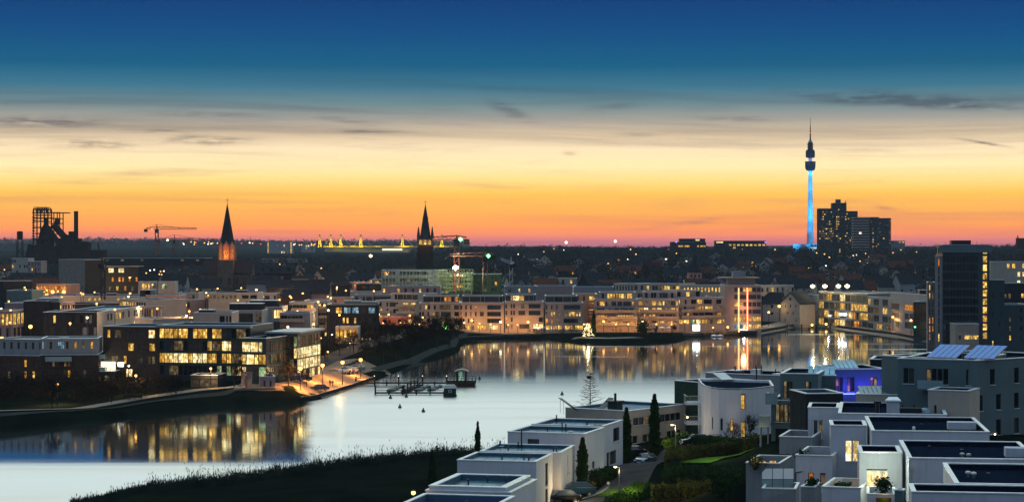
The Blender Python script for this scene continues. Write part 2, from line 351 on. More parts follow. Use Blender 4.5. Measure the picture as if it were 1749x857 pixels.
# the lake: smooth near the banks, open water roughened to reflect the pale high sky
m = bpy.data.materials.new('water'); m.use_nodes = True; t = NT(m.node_tree); t.n.clear()
pos = t.new('ShaderNodeNewGeometry').outputs['Position']; x, y, z = t.xyz(pos)
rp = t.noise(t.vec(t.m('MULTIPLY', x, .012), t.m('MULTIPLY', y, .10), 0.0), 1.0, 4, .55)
u = t.m('MULTIPLY', t.m('DIVIDE', x, y), FPX)          # bearing from the camera
# roughness mask shaped so the open middle and near reach turn pale
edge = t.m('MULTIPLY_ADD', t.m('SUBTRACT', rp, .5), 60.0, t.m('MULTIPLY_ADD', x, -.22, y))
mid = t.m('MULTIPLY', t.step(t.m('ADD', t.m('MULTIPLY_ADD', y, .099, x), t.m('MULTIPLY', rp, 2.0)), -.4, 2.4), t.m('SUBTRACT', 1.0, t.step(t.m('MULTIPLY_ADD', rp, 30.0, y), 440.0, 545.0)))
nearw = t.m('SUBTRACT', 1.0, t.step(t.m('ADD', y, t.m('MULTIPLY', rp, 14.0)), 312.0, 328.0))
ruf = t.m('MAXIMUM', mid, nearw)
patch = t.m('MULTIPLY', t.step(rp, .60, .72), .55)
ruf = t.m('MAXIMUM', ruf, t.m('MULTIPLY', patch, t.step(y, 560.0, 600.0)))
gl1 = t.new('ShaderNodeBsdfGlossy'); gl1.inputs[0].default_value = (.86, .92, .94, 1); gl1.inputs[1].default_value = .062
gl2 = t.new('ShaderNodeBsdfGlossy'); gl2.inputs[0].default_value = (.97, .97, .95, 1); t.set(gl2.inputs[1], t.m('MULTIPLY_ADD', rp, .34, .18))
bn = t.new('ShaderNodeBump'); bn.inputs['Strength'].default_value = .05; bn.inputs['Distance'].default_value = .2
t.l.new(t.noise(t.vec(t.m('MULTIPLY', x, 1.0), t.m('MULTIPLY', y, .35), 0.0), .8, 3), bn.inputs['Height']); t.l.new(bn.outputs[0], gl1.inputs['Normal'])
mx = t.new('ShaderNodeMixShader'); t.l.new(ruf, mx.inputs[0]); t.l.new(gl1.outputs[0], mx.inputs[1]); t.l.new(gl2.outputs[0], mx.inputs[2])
df = t.new('ShaderNodeBsdfDiffuse'); df.inputs[0].default_value = (.02, .045, .05, 1)
mx2 = t.new('ShaderNodeMixShader'); mx2.inputs[0].default_value = .94; t.l.new(df.outputs[0], mx2.inputs[1]); t.l.new(mx.outputs[0], mx2.inputs[2])
o = t.new('ShaderNodeOutputMaterial'); t.l.new(mx2.outputs[0], o.inputs[0]); MT['water'] = m
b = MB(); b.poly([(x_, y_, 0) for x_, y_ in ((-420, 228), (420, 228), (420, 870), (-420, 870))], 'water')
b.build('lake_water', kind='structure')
def strip(name, pts, wd, m, dz=.12, kind='structure', closed_z=None, cols=3, stepm=3.0):
    P_ = [Vector((X(a, Y), Y)) for a, Y in pts]; out = []
    for a, c in zip(P_[:-1], P_[1:]):
        n = max(1, int((c - a).length / stepm))
        out += [a + (c - a) * (i / n) for i in range(n)]
    out.append(P_[-1]); b = MB(); rows = []
    for i, p in enumerate(out):
        d = (out[min(i + 1, len(out) - 1)] - out[max(i - 1, 0)]).normalized(); nn = Vector((-d.y, d.x)); row = []
        for k in range(cols + 1):
            q = p + nn * (wd * (k / cols - .5)); row.append((q.x, q.y, gz(q.x, q.y) + dz))
        rows.append(row)
    b.v = [p for r in rows for p in r]; c = cols + 1; b.mat(m)
    for i in range(len(rows) - 1):
        for k in range(cols): b.f.append((i * c + k + 1, i * c + k, (i + 1) * c + k, (i + 1) * c + k + 1)); b.mi.append(0)
    return b.build(name, kind=kind)
# ------------------------------------------------------------------ building kit
WC = {}
def win_mesh(w_, h_, ch, fr):
    key = (round(w_ * 5), round(h_ * 5), ch, fr)
    if key not in WC:
        b = MB(); t = .07
        if fr == 'none': b.poly([(0, 0, 0), (w_, 0, 0), (w_, 0, h_), (0, 0, h_)], GL[ch])
        else:
            f = 'frame_' + fr; n = max(1, round(w_ / 1.25))
            b.box(0, w_, -.05, .03, 0, t, f); b.box(0, w_, -.05, .03, h_ - t, h_, f)
            for k in range(n + 1):
                x = k * (w_ - t) / n; b.box(x, x + t, -.04, .03, t, h_ - t, f)
            if h_ > 2.3: b.box(t, w_ - t, -.045, .025, h_ * .3, h_ * .3 + .06, f)
            for k in range(n):
                x0 = k * (w_ - t) / n + t; x1 = (k + 1) * (w_ - t) / n
                b.poly([(x0, 0, t), (x1, 0, t), (x1, 0, h_ - t), (x0, 0, h_ - t)], GL[ch])
        WC[key] = b.mesh('window')
    return WC[key]
def pat(rows, cols, p=.2, lit='y', dark='ddc', seed=None):
    r = random.Random(seed if seed is not None else R.random()); out = []
    for i in range(rows):
        out.append(''.join(r.choice(lit) if r.random() < p else r.choice(dark) for _ in range(cols)))
    return out
def parse(row):
    res = []; n = len(row); i = 0
    while i < n:
        ch = row[i]; j = i + 1
        while j < n and row[j] == '=': j += 1
        if ch != '.': res.append((i, j, ch))
        i = j
    return n, res
def facade(mb, rects, L, H_, o, ang, wallm, rev=.18):
    # wall sheet with real openings and reveals; local frame: u along, outside is -v
    ca, sa = math.cos(ang), math.sin(ang)
    def T(u, v, z): return (o[0] + u * ca - v * sa, o[1] + u * sa + v * ca, o[2] + z)
    us = sorted({0.0, L} | {round(a, 3) for r in rects for a in r[:2]}); zs = sorted({0.0, H_} | {round(a, 3) for r in rects for a in r[2:4]})
    for z0, z1 in zip(zs[:-1], zs[1:]):
        zc = (z0 + z1) / 2; run = None; segs = []
        for u0, u1 in zip(us[:-1], us[1:]):
            uc = (u0 + u1) / 2
            hole = any(r[0] < uc < r[1] and r[2] < zc < r[3] for r in rects)
            if hole:
                if run: segs.append(run); run = None
            else: run = (run[0], u1) if run else (u0, u1)
        if run: segs.append(run)
        for a, c in segs: mb.poly([T(a, 0, z0), T(c, 0, z0), T(c, 0, z1), T(a, 0, z1)], wallm)
    for r in rects:
        u0, u1, z0, z1 = r[:4]
        mb.poly([T(u0, 0, z0), T(u1, 0, z0), T(u1, rev, z0), T(u0, rev, z0)], wallm); mb.poly([T(u0, rev, z1), T(u1, rev, z1), T(u1, 0, z1), T(u0, 0, z1)], wallm)
        mb.poly([T(u0, 0, z0), T(u0, rev, z0), T(u0, rev, z1), T(u0, 0, z1)], wallm); mb.poly([T(u1, rev, z0), T(u1, 0, z0), T(u1, 0, z1), T(u1, rev, z1)], wallm)
    return T
def block(rt, ox, oy, oz, W_, D_, H_, wallm='white_plaster', front=None, left=None, right=None, roofm='roof_grey', sf=3.0, par=.45, wwf=.62, whf=.58, fr='dark', cop='coping', pxm=None, hd=.35, cw=.35, names=('wall', 'roof'), band=None):
    """one rectangular volume with window openings, parapet and deck, as parts of rt; patterns read from the top storey down"""
    wb = MB(); singles = []
    sides = [(front, W_, (ox, oy, oz), 0.0), (right, D_, (ox + W_, oy, oz), math.pi / 2), (None, W_, (ox + W_, oy + D_, oz), math.pi), (left, D_, (ox, oy + D_, oz), -math.pi / 2)]
    for spec, L, o, ang in sides:
        rects = []
        if spec:
            for i, row in enumerate(spec):
                zt_ = H_ - par - hd - i * sf
                n, cells = parse(row); cell = L / n; g = cell * (1 - wwf) / 2
                for a, c, ch in cells:
                    zb = zt_ - sf * whf
                    if zb < .05 or zt_ > H_ - .1: continue
                    rects.append((round(a * cell + g, 2), round(c * cell - g, 2), round(zb, 2), round(zt_, 2), ch))
        T = facade(wb, rects, L, H_, o, ang, wallm)
        for r in rects: singles.append((T(r[0], .13, r[2]), ang, r[1] - r[0], r[3] - r[2], r[4]))
        if band and spec:      # projecting string course under each storey
            for i in range(len(spec)):
                zb = H_ - par - i * sf - .05
                if i: 
                    p0 = T(-.02, -.06, zb); p1 = T(L + .02, -.06, zb); q0 = T(-.02, .02, zb); q1 = T(L + .02, .02, zb)
                    wb.poly([p0, p1, (p1[0], p1[1], p1[2] + .22), (p0[0], p0[1], p0[2] + .22)], band)
                    wb.poly([(p0[0], p0[1], p0[2] + .22), (p1[0], p1[1], p1[2] + .22), (q1[0], q1[1], q1[2] + .22), (q0[0], q0[1], q0[2] + .22)], band)
    wb.build(names[0], rt)
    rb = MB(); zr = oz + H_; c = cw
    rb.poly([(ox + c, oy + c, zr - par), (ox + W_ - c, oy + c, zr - par), (ox + W_ - c, oy + D_ - c, zr - par), (ox + c, oy + D_ - c, zr - par)], roofm)
    e = .06
    for x0, x1, y0, y1 in ((ox - e, ox + W_ + e, oy - e, oy + c), (ox - e, ox + W_ + e, oy + D_ - c, oy + D_ + e), (ox - e, ox + c, oy + c, oy + D_ - c), (ox + W_ - c, ox + W_ + e, oy + c, oy + D_ - c)):
        rb.box(x0, x1, y0, y1, zr - par - .05 if False else zr - .02, zr + .08, cop)
    for p0, p1 in (((ox + c, oy + c), (ox + W_ - c, oy + c)), ((ox + W_ - c, oy + c), (ox + W_ - c, oy + D_ - c)), ((ox + W_ - c, oy + D_ - c), (ox + c, oy + D_ - c)), ((ox + c, oy + D_ - c), (ox + c, oy + c))):
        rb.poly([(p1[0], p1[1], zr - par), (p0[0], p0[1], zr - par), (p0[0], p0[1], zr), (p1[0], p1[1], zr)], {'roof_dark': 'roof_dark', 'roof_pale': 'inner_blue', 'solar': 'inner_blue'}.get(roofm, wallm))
    if (pxm or 5) > 10 and roofm in ('roof_dark', 'roof_pale', 'roof_grey') and W_ > 3:
        k = int((W_ - 2 * c) / 1.6)
        for i in range(1, k): x = ox + c + (W_ - 2 * c) * i / k; rb.box(x - .03, x + .03, oy + c, oy + D_ - c, zr - par + .002, zr - par + .02, 'roof_dark' if roofm == 'roof_dark' else 'inner_blue')
        rb.tube((ox + W_ * .5, oy + D_ * .8, zr - par), (ox + W_ * .5, oy + D_ * .8, zr - par + .05), .16, n=8, m='dark_metal')
    rb.build(names[1], rt)
    pxm = pxm or 5.0
    if singles:
        ws = sorted(s[2] for s in singles)[len(singles) // 2] * pxm; hs = singles[0][3] * pxm
        if ws < 3.2 and hs < 7 or ws * hs < 16:                  # too small to pick apart: one part
            b = MB()
            for p, ang, w_, h_, ch in singles:
                ca, sa = math.cos(ang), math.sin(ang)
                b.poly([p, (p[0] + w_ * ca, p[1] + w_ * sa, p[2]), (p[0] + w_ * ca, p[1] + w_ * sa, p[2] + h_), (p[0], p[1], p[2] + h_)], GL[ch])
            b.build('window_rows', rt, 'stuff')
        else:
            for p, ang, w_, h_, ch in singles:
                wo_ = link('window', win_mesh(w_, h_, ch, fr), rt, p, ang)
                if pxm > 11:
                    b = MB(); b.box(-.06, w_ + .06, -.22, -.06, -.07, -.005, 'coping'); b.build('sill', wo_)
def frame_of(A, B):
    a = Vector((X(*A), A[1])); b_ = Vector((X(*B), B[1])); d = b_ - a
    return a, d.length, math.atan2(d.y, d.x)
def place(name, label, cat, A, B, top=None, zr=None, group=None):
    a, L, ang = frame_of(A, B); g = min(gz(a.x, a.y), gz(X(*B), B[1])); zr = Z(top, A[1]) if zr is None else zr
    rt = root(name, label, cat, (a.x, a.y, g), ang, group)
    return rt, L, zr - g, g
def bld(name, label, A, B, top=None, D=14, wall='white_plaster', cat='building', zr=None, group=None, pents=(), balc=(), unit=(), **kw):
    """pents: set-back storeys (u0,u1,v0,v1,height,kwargs); balc: (side,u0,u1,z,depth,mat); unit: roof boxes (u,v,w,d,h,mat)"""
    rt, L, H_, g = place(name, label, cat, A, B, top, zr, group)
    if 400 < A[1] < 1100 and name != 'office_tower' and wall != 'dark_teal':
        rl = random.Random(label)
        for s_ in ('front', 'left', 'right'):
            if kw.get(s_): kw[s_] = [''.join((rl.choice('myoyw') if ch in 'dc' and rl.random() < .17 else ch) for ch in row) for row in kw[s_]]
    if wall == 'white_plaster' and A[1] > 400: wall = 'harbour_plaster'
    kw.setdefault('pxm', FPX / A[1]); kw.setdefault('wallm', wall)
    block(rt, 0, 0, -1.2, L, D, H_ + 1.2, **kw)
    for p in pents:
        u0, u1, v0, v1, hh, k2 = p; k2 = dict(k2); k2.setdefault('pxm', FPX / A[1]); k2.setdefault('wallm', wall); k2.setdefault('par', .25)
        block(rt, u0 * L, v0 * D, H_ - kw.get('par', .45) + .01, (u1 - u0) * L, (v1 - v0) * D, hh, names=('penthouse_wall', 'penthouse_roof'), **k2)
    for s, u0, u1, z, dep, m in balc:
        b = MB(); LL = L if s == 'f' else D; x0, x1 = u0 * LL, u1 * LL
        b.box(x0, x1, -dep, -.005, z - .15, z, 'concrete'); b.box(x0, x1, -dep - .03, -dep + .06, z - .02, z + .95, m)
        b.box(x0 - .002, x0 + .06, -dep + .06, -.005, z + .001, z + .95, m); b.box(x1 - .06, x1 + .002, -dep + .06, -.005, z + .001, z + .95, m)
        o = b.build('balcony', rt)
        if s == 'r': o.location = (L, 0, 0); o.rotation_euler.z = math.pi / 2
        if s == 'l': o.location = (0, D, 0); o.rotation_euler.z = -math.pi / 2
    for u, v, w_, d_, h_, m in unit:
        b = MB(); z0 = H_ - kw.get('par', .45); b.box(u * L, u * L + w_, v * D, v * D + d_, z0, z0 + h_, m); b.box(u * L - .06, u * L + w_ + .06, v * D - .06, v * D + d_ + .06, z0 + h_ - .01, z0 + h_ + .09, 'coping')
        b.tube((u * L + w_ * .5, v * D + d_ * .4, z0 + h_), (u * L + w_ * .5, v * D + d_ * .4, z0 + h_ + .7), .12, m='dark_metal'); b.build('roof_unit', rt)
    return rt, L, H_
def gable(name, label, A, B, eave, ridge, D=10, wall='cream_plaster', roofm='dark_slate', cat='house', group=None, front=None, side=None, axis='x', dorm=0, chim=1, sf=2.9):
    """pitched-roof house; axis 'x' ridge along the front, 'y' gable end to the front"""
    rt, L, He, g = place(name, label, cat, A, B, eave, None, group)
    Hr = Z(ridge, A[1]) - g; pxm = FPX / A[1]; wb = MB(); singles = []
    for spec, LL, o, ang in ((front, L, (0, 0, -1), 0), (side, D, (L, 0, -1), math.pi / 2), (None, L, (L, D, -1), math.pi), (side, D, (0, D, -1), -math.pi / 2)):
        rects = []
        for i, row in enumerate(spec or []):
            n, cells = parse(row); cell = LL / n; z1 = He + 1 - .45 - i * sf
            for a, c, ch in cells:
                if z1 - 1.5 > .2: rects.append((round(a * cell + cell * .25, 2), round(c * cell - cell * .25, 2), round(z1 - 1.5, 2), round(z1, 2), ch))
        T = facade(wb, rects, LL, He + 1, o, ang, wall)
        for r in rects: singles.append((T(r[0], .1, r[2]), ang, r[1] - r[0], r[3] - r[2], r[4]))
    rb = MB(); e = .4; th = .25
    if axis == 'x':
        wb.poly([(0, D, He), (0, 0, He), (0, D / 2, Hr)], wall); wb.poly([(L, 0, He), (L, D, He), (L, D / 2, Hr)], wall)
        for k, (ya, yb) in enumerate(((-e, D / 2), (D + e, D / 2))):
            za = He - e * (Hr - He) / (D / 2)
            P0 = [(-e, ya, za), (L + e, ya, za), (L + e, yb, Hr), (-e, yb, Hr)]; 
            if k: P0 = P0[::-1]
            rb.poly([(p[0], p[1], p[2] + th) for p in P0], roofm); rb.poly(P0[::-1], roofm)
            rb.poly([P0[0], P0[1], (P0[1][0], P0[1][1], P0[1][2] + th), (P0[0][0], P0[0][1], P0[0][2] + th)], 'frame_dark')
            for q in (0, 1):
                x = -e if q == 0 else L + e; rb.poly([(x, ya, za), (x, yb, Hr), (x, yb, Hr + th), (x, ya, za + th)], 'frame_dark')
    else:
        wb.poly([(0, 0, He), (L, 0, He), (L / 2, 0, Hr)], wall); wb.poly([(L, D, He), (0, D, He), (L / 2, D, Hr)], wall)
        for k, (xa, xb) in enumerate(((-e, L / 2), (L + e, L / 2))):
            za = He - e * (Hr - He) / (L / 2)
            P0 = [(xa, D + e, za), (xa, -e, za), (xb, -e, Hr), (xb, D + e, Hr)]
            if k: P0 = P0[::-1]
            rb.poly([(p[0], p[1], p[2] + th) for p in P0], roofm); rb.poly(P0[::-1], roofm)
            rb.poly([(xa, -e, za), (xb, -e, Hr), (xb, -e, Hr + th), (xa, -e, za + th)], 'frame_dark')
        if L > 4: b2 = MB(); b2.box(L / 2 - .5, L / 2 + .5, -.05, .04, He + (Hr - He) * .25, He + (Hr - He) * .25 + 1.2, GL['d'] if not front else 'glass_c'); b2.build('gable_window', rt)
    wb.build('wall', rt); rf = rb.build('roof', rt)
    if chim:
        b = MB(); cx_, cy_ = L * .3, D * .5; b.box(cx_, cx_ + .8, cy_ - .4, cy_ + .4, Hr - 1, Hr + 1.3, 'brown_brick'); b.box(cx_ - .08, cx_ + .88, cy_ - .48, cy_ + .48, Hr + 1.3, Hr + 1.42, 'concrete'); b.build('chimney', rf)
    if dorm and axis == 'x':
        for k in range(dorm):
            b = MB(); x = L * (k + .5) / dorm - .9; z0 = He + (Hr - He) * .22; y0 = D / 2 * .2
            b.box(x, x + 1.8, y0, y0 + 2.2, z0, z0 + 1.7, wall); b.poly([(x + .3, y0 - .02, z0 + .35), (x + 1.5, y0 - .02, z0 + .35), (x + 1.5, y0 - .02, z0 + 1.4), (x + .3, y0 - .02, z0 + 1.4)], GL['y' if R.random() < .2 else 'd'])
            b.box(x - .15, x + 1.95, y0 - .2, y0 + 2.3, z0 + 1.7, z0 + 1.85, roofm); b.build('dormer', rf)
    if singles:
        if 1.5 * pxm < 4.5:
            b = MB()
            for p, ang, w_, h_, ch in singles:
                ca, sa = math.cos(ang), math.sin(ang); b.poly([p, (p[0] + w_ * ca, p[1] + w_ * sa, p[2]), (p[0] + w_ * ca, p[1] + w_ * sa, p[2] + h_), (p[0], p[1], p[2] + h_)], GL[ch])
            b.build('window_rows', rt, 'stuff')
        else:
            for p, ang, w_, h_, ch in singles: link('window', win_mesh(w_, h_, ch, 'white'), rt, p, ang)
    return rt
# ------------------------------------------------------------------ street lamps: the head glows and a real lamp in it lights the ground
LIGHTS = {}
def light(loc, col, power, parent=None, r=.25, spot=None, rot=None, name='lamp_light', shielded=False):
    key = (tuple(col), power, r, spot)
    if key not in LIGHTS:
        l = bpy.data.lights.new(name, 'SPOT' if spot else 'POINT'); l.color = col[:3]; l.energy = power; l.shadow_soft_size = r
        if spot: l.spot_size = spot; l.spot_blend = .5
        LIGHTS[key] = l
    o = bpy.data.objects.new(name, LIGHTS[key]); C.objects.link(o); o.location = loc; o.parent = parent
    if rot is not None: o.rotation_euler = rot
    if shielded: o.visible_glossy = False
    return o
LM = {}
def lamp(label, px, Y, h=5.0, head='lamp_warm', r=.28, power=600, col=(1, .6, .25), group=None, kind='globe', base=None, arm=0.0, name='street_lamp'):
    x = X(px, Y); g = gz(x, Y) if base is None else base
    rt = root(name, label, 'lamp', (x, Y, g), 0, group)
    key = (round(h, 1), head, round(r, 2), kind, arm)
    if key not in LM:
        p = MB(); p.tube((0, 0, -.3), (0, 0, h - r * .4), .09 + .004 * Y / 60, .055 + .004 * Y / 60, 6, 'dark_metal' if kind != 'arm' else 'steel'); p.tube((0, 0, -.1), (0, 0, .25), .14, .12, 8, 'dark_metal')
        hd = MB()
        if kind == 'arm':
            p.tube((0, 0, h - .1), (arm, 0, h + .05), .05, .04, 6, 'steel'); hd.box(arm - .45, arm + .1, -.14, .14, h + .05, h + .14, 'dark_metal'); hd.lathe([(.02, h - .14), (r * .8, h - .06), (r, h + .02), (.05, h + .05)], 10, head, arm - .15)
        else:
            hd.lathe([(.02, h - r), (r * .75, h - r * .65), (r, h), (r * .75, h + r * .65), (.02, h + r)], 8, head); p.tube((0, 0, h + r * .8), (0, 0, h + r + .08), r * .9, .05, 8, 'dark_metal')
        LM[key] = (p.mesh('pole'), hd.mesh('lamp_head'))
    link('pole', LM[key][0], rt); link('lamp_head', LM[key][1], rt)
    if power: light((arm * .6, 0, h - r - .25), col, power, rt, shielded=True)
    return rt
# ------------------------------------------------------------------ trees
def bare_tree(seed, h=10, spread=.42, levels=4, fir=False, tr=.022, twr=1.0):
    r = random.Random(seed); tb = MB(); cb = MB()
    def twig(p, d, L, rad, lev):
        d = d.normalized(); q = p + d * L
        (tb if lev == 0 else cb).tube(p, q, rad, rad * .62, 5 if lev == 0 else 3, 'bark' if lev == 0 else 'twig', cap=False)
        if lev >= levels:
            return
        k = [5, 4, 4, 4, 3][lev]
        for i in range(k + (1 if lev else 2)):
            f = .35 + .65 * (i + 1) / (k + 2) if lev else .45 + .55 * (i + 1) / (k + 2); s = p + d * L * min(f, 1)
            a = r.uniform(0, 6.28); u = d.cross(Vector((math.cos(a), math.sin(a), .3))).normalized()
            nd = d * r.uniform(.5, .95) + u * r.uniform(.5, 1.0) * (spread / .42) + Vector((0, 0, .22)); twig(s, nd, L * r.uniform(.5, .72), max(rad * .5, .02 * twr), lev + 1)
    if not fir:
        trunk = h * .42; twig(Vector((0, 0, -.3)), Vector((r.uniform(-.04, .04), r.uniform(-.04, .04), 1)), trunk, h * tr, 0)
        # crown limbs already leave the trunk; lift twigs to full height
    else:
        tb.tube((0, 0, -.3), (0, 0, h), h * .014, .02, 5, 'bark')
        z = h * .18
        while z < h * .97:
            L = (h - z) * .36 + .3
            for i in range(5):
                a = r.uniform(0, 6.28); e = Vector((math.cos(a) * L, math.sin(a) * L, L * r.uniform(.05, .35))); p = Vector((0, 0, z))
                cb.tube(p, p + e, .035, .012, 3, 'twig', cap=False)
                for k in range(4):
                    s = p + e * r.uniform(.3, .95); cb.tube(s, s + Vector((r.uniform(-.5, .5), r.uniform(-.5, .5), r.uniform(0, .35))), .018, .008, 3, 'twig', cap=False)
            z += h * .035
    return tb.mesh('trunk'), cb.mesh('crown')
TREES = [bare_tree(s, 10, sp, 4) for s, sp in ((1, .42), (2, .5), (3, .36), (4, .46))]
def tree(label, px, Y, h, k=0, group=None, name='bare_tree', meshes=None, wide=1.0, base=None):
    x = X(px, Y); g = gz(x, Y) if base is None else base; T_ = meshes or TREES[k % 4]
    rt = root(name, label, 'tree', (x, Y, g), R.uniform(0, 6.28), group); s = h / 10.0 * (1 if meshes else 1.05)
    rt.scale = (s * wide, s * wide, s)
    link('trunk', T_[0], rt); link('crown', T_[1], rt); return rt
def leafcloud(seed, n, fn, size, m, up=.3):
    """n small leaf faces placed by fn(r) -> point"""
    r = random.Random(seed); b = MB(); b.mat(m)
    for _ in range(n):
        p = fn(r); s = size * r.uniform(.6, 1.5); a = Vector((r.gauss(0, 1), r.gauss(0, 1), r.gauss(0, 1) * .6 + up)).normalized(); c = a.cross(Vector((r.gauss(0, 1), r.gauss(0, 1), r.gauss(0, 1)))).normalized()
        k = len(b.v); p = Vector(p); b.v += [tuple(p - c * s * .5), tuple(p + c * s * .5), tuple(p + a * s)]; b.f.append((k, k + 1, k + 2)); b.mi.append(0)
    return b
def _cyp(r):
    z = r.random() ** .8; rad = (.5 if z < .75 else .5 * (1 - z) / .25 + .02) * min(1, z * 8 + .4) * (1 - z * .45) * math.sqrt(r.uniform(.4, 1)); a = r.uniform(0, 6.28)
    rad *= (1 + .16 * math.sin(z * 23 + a * 2) + .1 * math.sin(z * 61 + a * 3)) * r.choice((.9, 1, 1, 1.12, 1.3))
    return (rad * math.cos(a) * 1.5, rad * math.sin(a) * 1.5, z * 7.6 + .1)
_c = leafcloud(5, 5200, _cyp, .28, 'cypress_leaf', 1.6)
_t = MB(); _t.tube((0, 0, -.3), (0, 0, 7.2), .16, .03, 6, 'bark')
CYP = (_t.mesh('trunk'), _c.mesh('crown'))
def hedge(label, pts, wd, h, m='hedge_leaf', dens=90, size=.22, cat='hedge', name='hedge', zf=None):
    """clipped hedge along pts: dark inner body and a skin of leaves"""
    P_ = [Vector((X(a, Y), Y)) for a, Y in pts]; seg = list(zip(P_[:-1], P_[1:])); tot = sum((b_ - a).length for a, b_ in seg)
    g0 = gz(P_[0].x, P_[0].y); rt = root(name, label, cat, (P_[0].x, P_[0].y, g0)); b = MB(); core = MB(); r = random.Random(int(tot * 100)); lf = MB(); lf.mat(m)
    for a, c in seg:
        L = (c - a).length; d = (c - a) / L; n = Vector((-d.y, d.x)); k = max(1, int(L / 2))
        for i in range(k):
            p, q = a + d * L * i / k, a + d * L * (i + 1) / k
            zs = [gz(v.x, v.y) for v in (p - n * wd / 2, q - n * wd / 2, q + n * wd / 2, p + n * wd / 2)]
            vv = [p - n * wd * .42, q - n * wd * .42, q + n * wd * .42, p + n * wd * .42]
            lo = [(v.x - P_[0].x, v.y - P_[0].y, z - g0 - .4) for v, z in zip(vv, zs)]; hi = [(v.x - P_[0].x, v.y - P_[0].y, z - g0 + h * .93) for v, z in zip(vv, zs)]
            core.poly(hi, 'twig_fir')
            for j in range(4): core.poly([lo[j], lo[(j + 1) % 4], hi[(j + 1) % 4], hi[j]], 'twig_fir')
        for _ in range(int(L * (wd + 2 * h) * dens)):
            t = r.random(); u = r.uniform(-1, 1); e = r.random()
            pos = a + d * L * t; A_ = wd / (wd + 2 * h)
            if e < A_: off, z = u * wd / 2, h + .06 * math.sin(t * 31) + r.uniform(-.15, .12)
            else: off, z = math.copysign(wd / 2, u) + r.uniform(-.12, .08) , r.random() * h
            v = pos + n * off; gg = gz(v.x, v.y) if r.random() < .12 or not lf.f else gg
            s = size * r.uniform(.6, 1.4); aa = Vector((r.gauss(0, 1), r.gauss(0, 1), r.gauss(0, 1) + .4)).normalized(); cc = aa.cross(Vector((r.gauss(0, 1), r.gauss(0, 1), r.gauss(0, 1)))).normalized()
            o = Vector((v.x - P_[0].x, v.y - P_[0].y, gg - g0 + z)); k2 = len(lf.v); lf.v += [tuple(o - cc * s * .5), tuple(o + cc * s * .5), tuple(o + aa * s)]; lf.f.append((k2, k2 + 1, k2 + 2)); lf.mi.append(0)
    core.build('branches', rt); lf.build('foliage', rt, 'stuff'); return rt
# ------------------------------------------------------------------ cars
CARM = {}
def car_meshes(paint, suv=False):
    key = (paint, suv)
    if key in CARM: return CARM[key]
    hh = .22 if suv else 0
    prof = [(-2.2, .35), (-2.25, .62), (-2.12, .88 + hh * .7), (-1.25, .98 + hh), (1.35, 1.0 + hh), (2.05, .95 + hh), (2.2, .7), (2.2, .35)]
    b = MB()
    def loft(prof, wf, m, cap=True):
        n = len(prof); ks = []
        for s in (-1, 1):
            k = len(b.v); ks.append(k); b.v += [(x, s * wf(x, z), z) for x, z in prof]
        i_ = b.mat(m)
        for i in range(n):
            j = (i + 1) % n; b.f.append((ks[0] + i, ks[0] + j, ks[1] + j, ks[1] + i)); b.mi.append(i_)
        b.f.append(tuple(ks[0] + n - 1 - i for i in range(n))); b.f.append(tuple(ks[1] + i for i in range(n))); b.mi += [i_, i_]
    import bmesh
    def bev(b, name, w_):
        me = b.mesh(name); bm = bmesh.new(); bm.from_mesh(me); bmesh.ops.recalc_face_normals(bm, faces=bm.faces); bmesh.ops.bevel(bm, geom=bm.edges, offset=w_, segments=2, profile=.6, affect='EDGES', clamp_overlap=True)
        for f in bm.faces: f.smooth = True
        bm.to_mesh(me); bm.free(); return me
    loft(prof, lambda x, z: .88 - max(0, abs(x) - 1.6) * .22 - (.05 if z > .85 else 0), paint); body = bev(b, 'body', .07)
    b = MB(); z0 = .96 + hh; z1 = 1.45 + hh * 1.4
    loft([(-1.25, z0), (-.45, z1 - .02), (1.2, z1 - (.02 if suv else .06)), (1.95 if suv else 1.75, z0)], lambda x, z: .80 if z < z0 + .01 else .62, 'glass_d'); cab = bev(b, 'window_band', .04)
    b = MB(); loft([(-.5, z1 - .03), (-.42, z1 + .03), (1.15, z1 + .01), (1.25, z1 - .06)], lambda x, z: .61, paint); rf = bev(b, 'roof_panel', .02)
    b = MB()
    for a in range(14):
        t0, t1 = 2 * math.pi * a / 14, 2 * math.pi * (a + 1) / 14
        for r0, r1, y0, y1, m in ((.33, .33, -.11, .11, 'tyre'), (.33, .2, .11, .115, 'tyre'), (.33, .2, -.11, -.115, 'tyre')):
            b.poly([(r0 * math.cos(t0), y0, r0 * math.sin(t0)), (r0 * math.cos(t1), y0, r0 * math.sin(t1)), (r1 * math.cos(t1), y1, r1 * math.sin(t1)), (r1 * math.cos(t0), y1, r1 * math.sin(t0))], m)
    wh = b.mesh('wheel'); b = MB()
    for s in (-1, 1):
        b.poly([(.2 * math.cos(2 * math.pi * a / 14), s * .112, .2 * math.sin(2 * math.pi * a / 14)) for a in range(14)], 'steel')
    rim = b.mesh('rim')
    b = MB(); b.box(-.04, .04, -.2, .2, -.07, .07, 'white_plastic'); hl = b.mesh('headlight'); b = MB(); b.box(-.04, .04, -.17, .17, -.08, .08, 'paint_red'); tl = b.mesh('tail_light')
    b = MB(); b.box(-.03, .03, -.26, .26, -.055, .055, 'white_plastic'); pl = b.mesh('number_plate')
    b = MB(); b.box(-.08, .08, -.09, .09, -.06, .06, paint); mi = b.mesh('wing_mirror')
    CARM[key] = (body, cab, rf, wh, rim, hl, tl, pl, mi); return CARM[key]
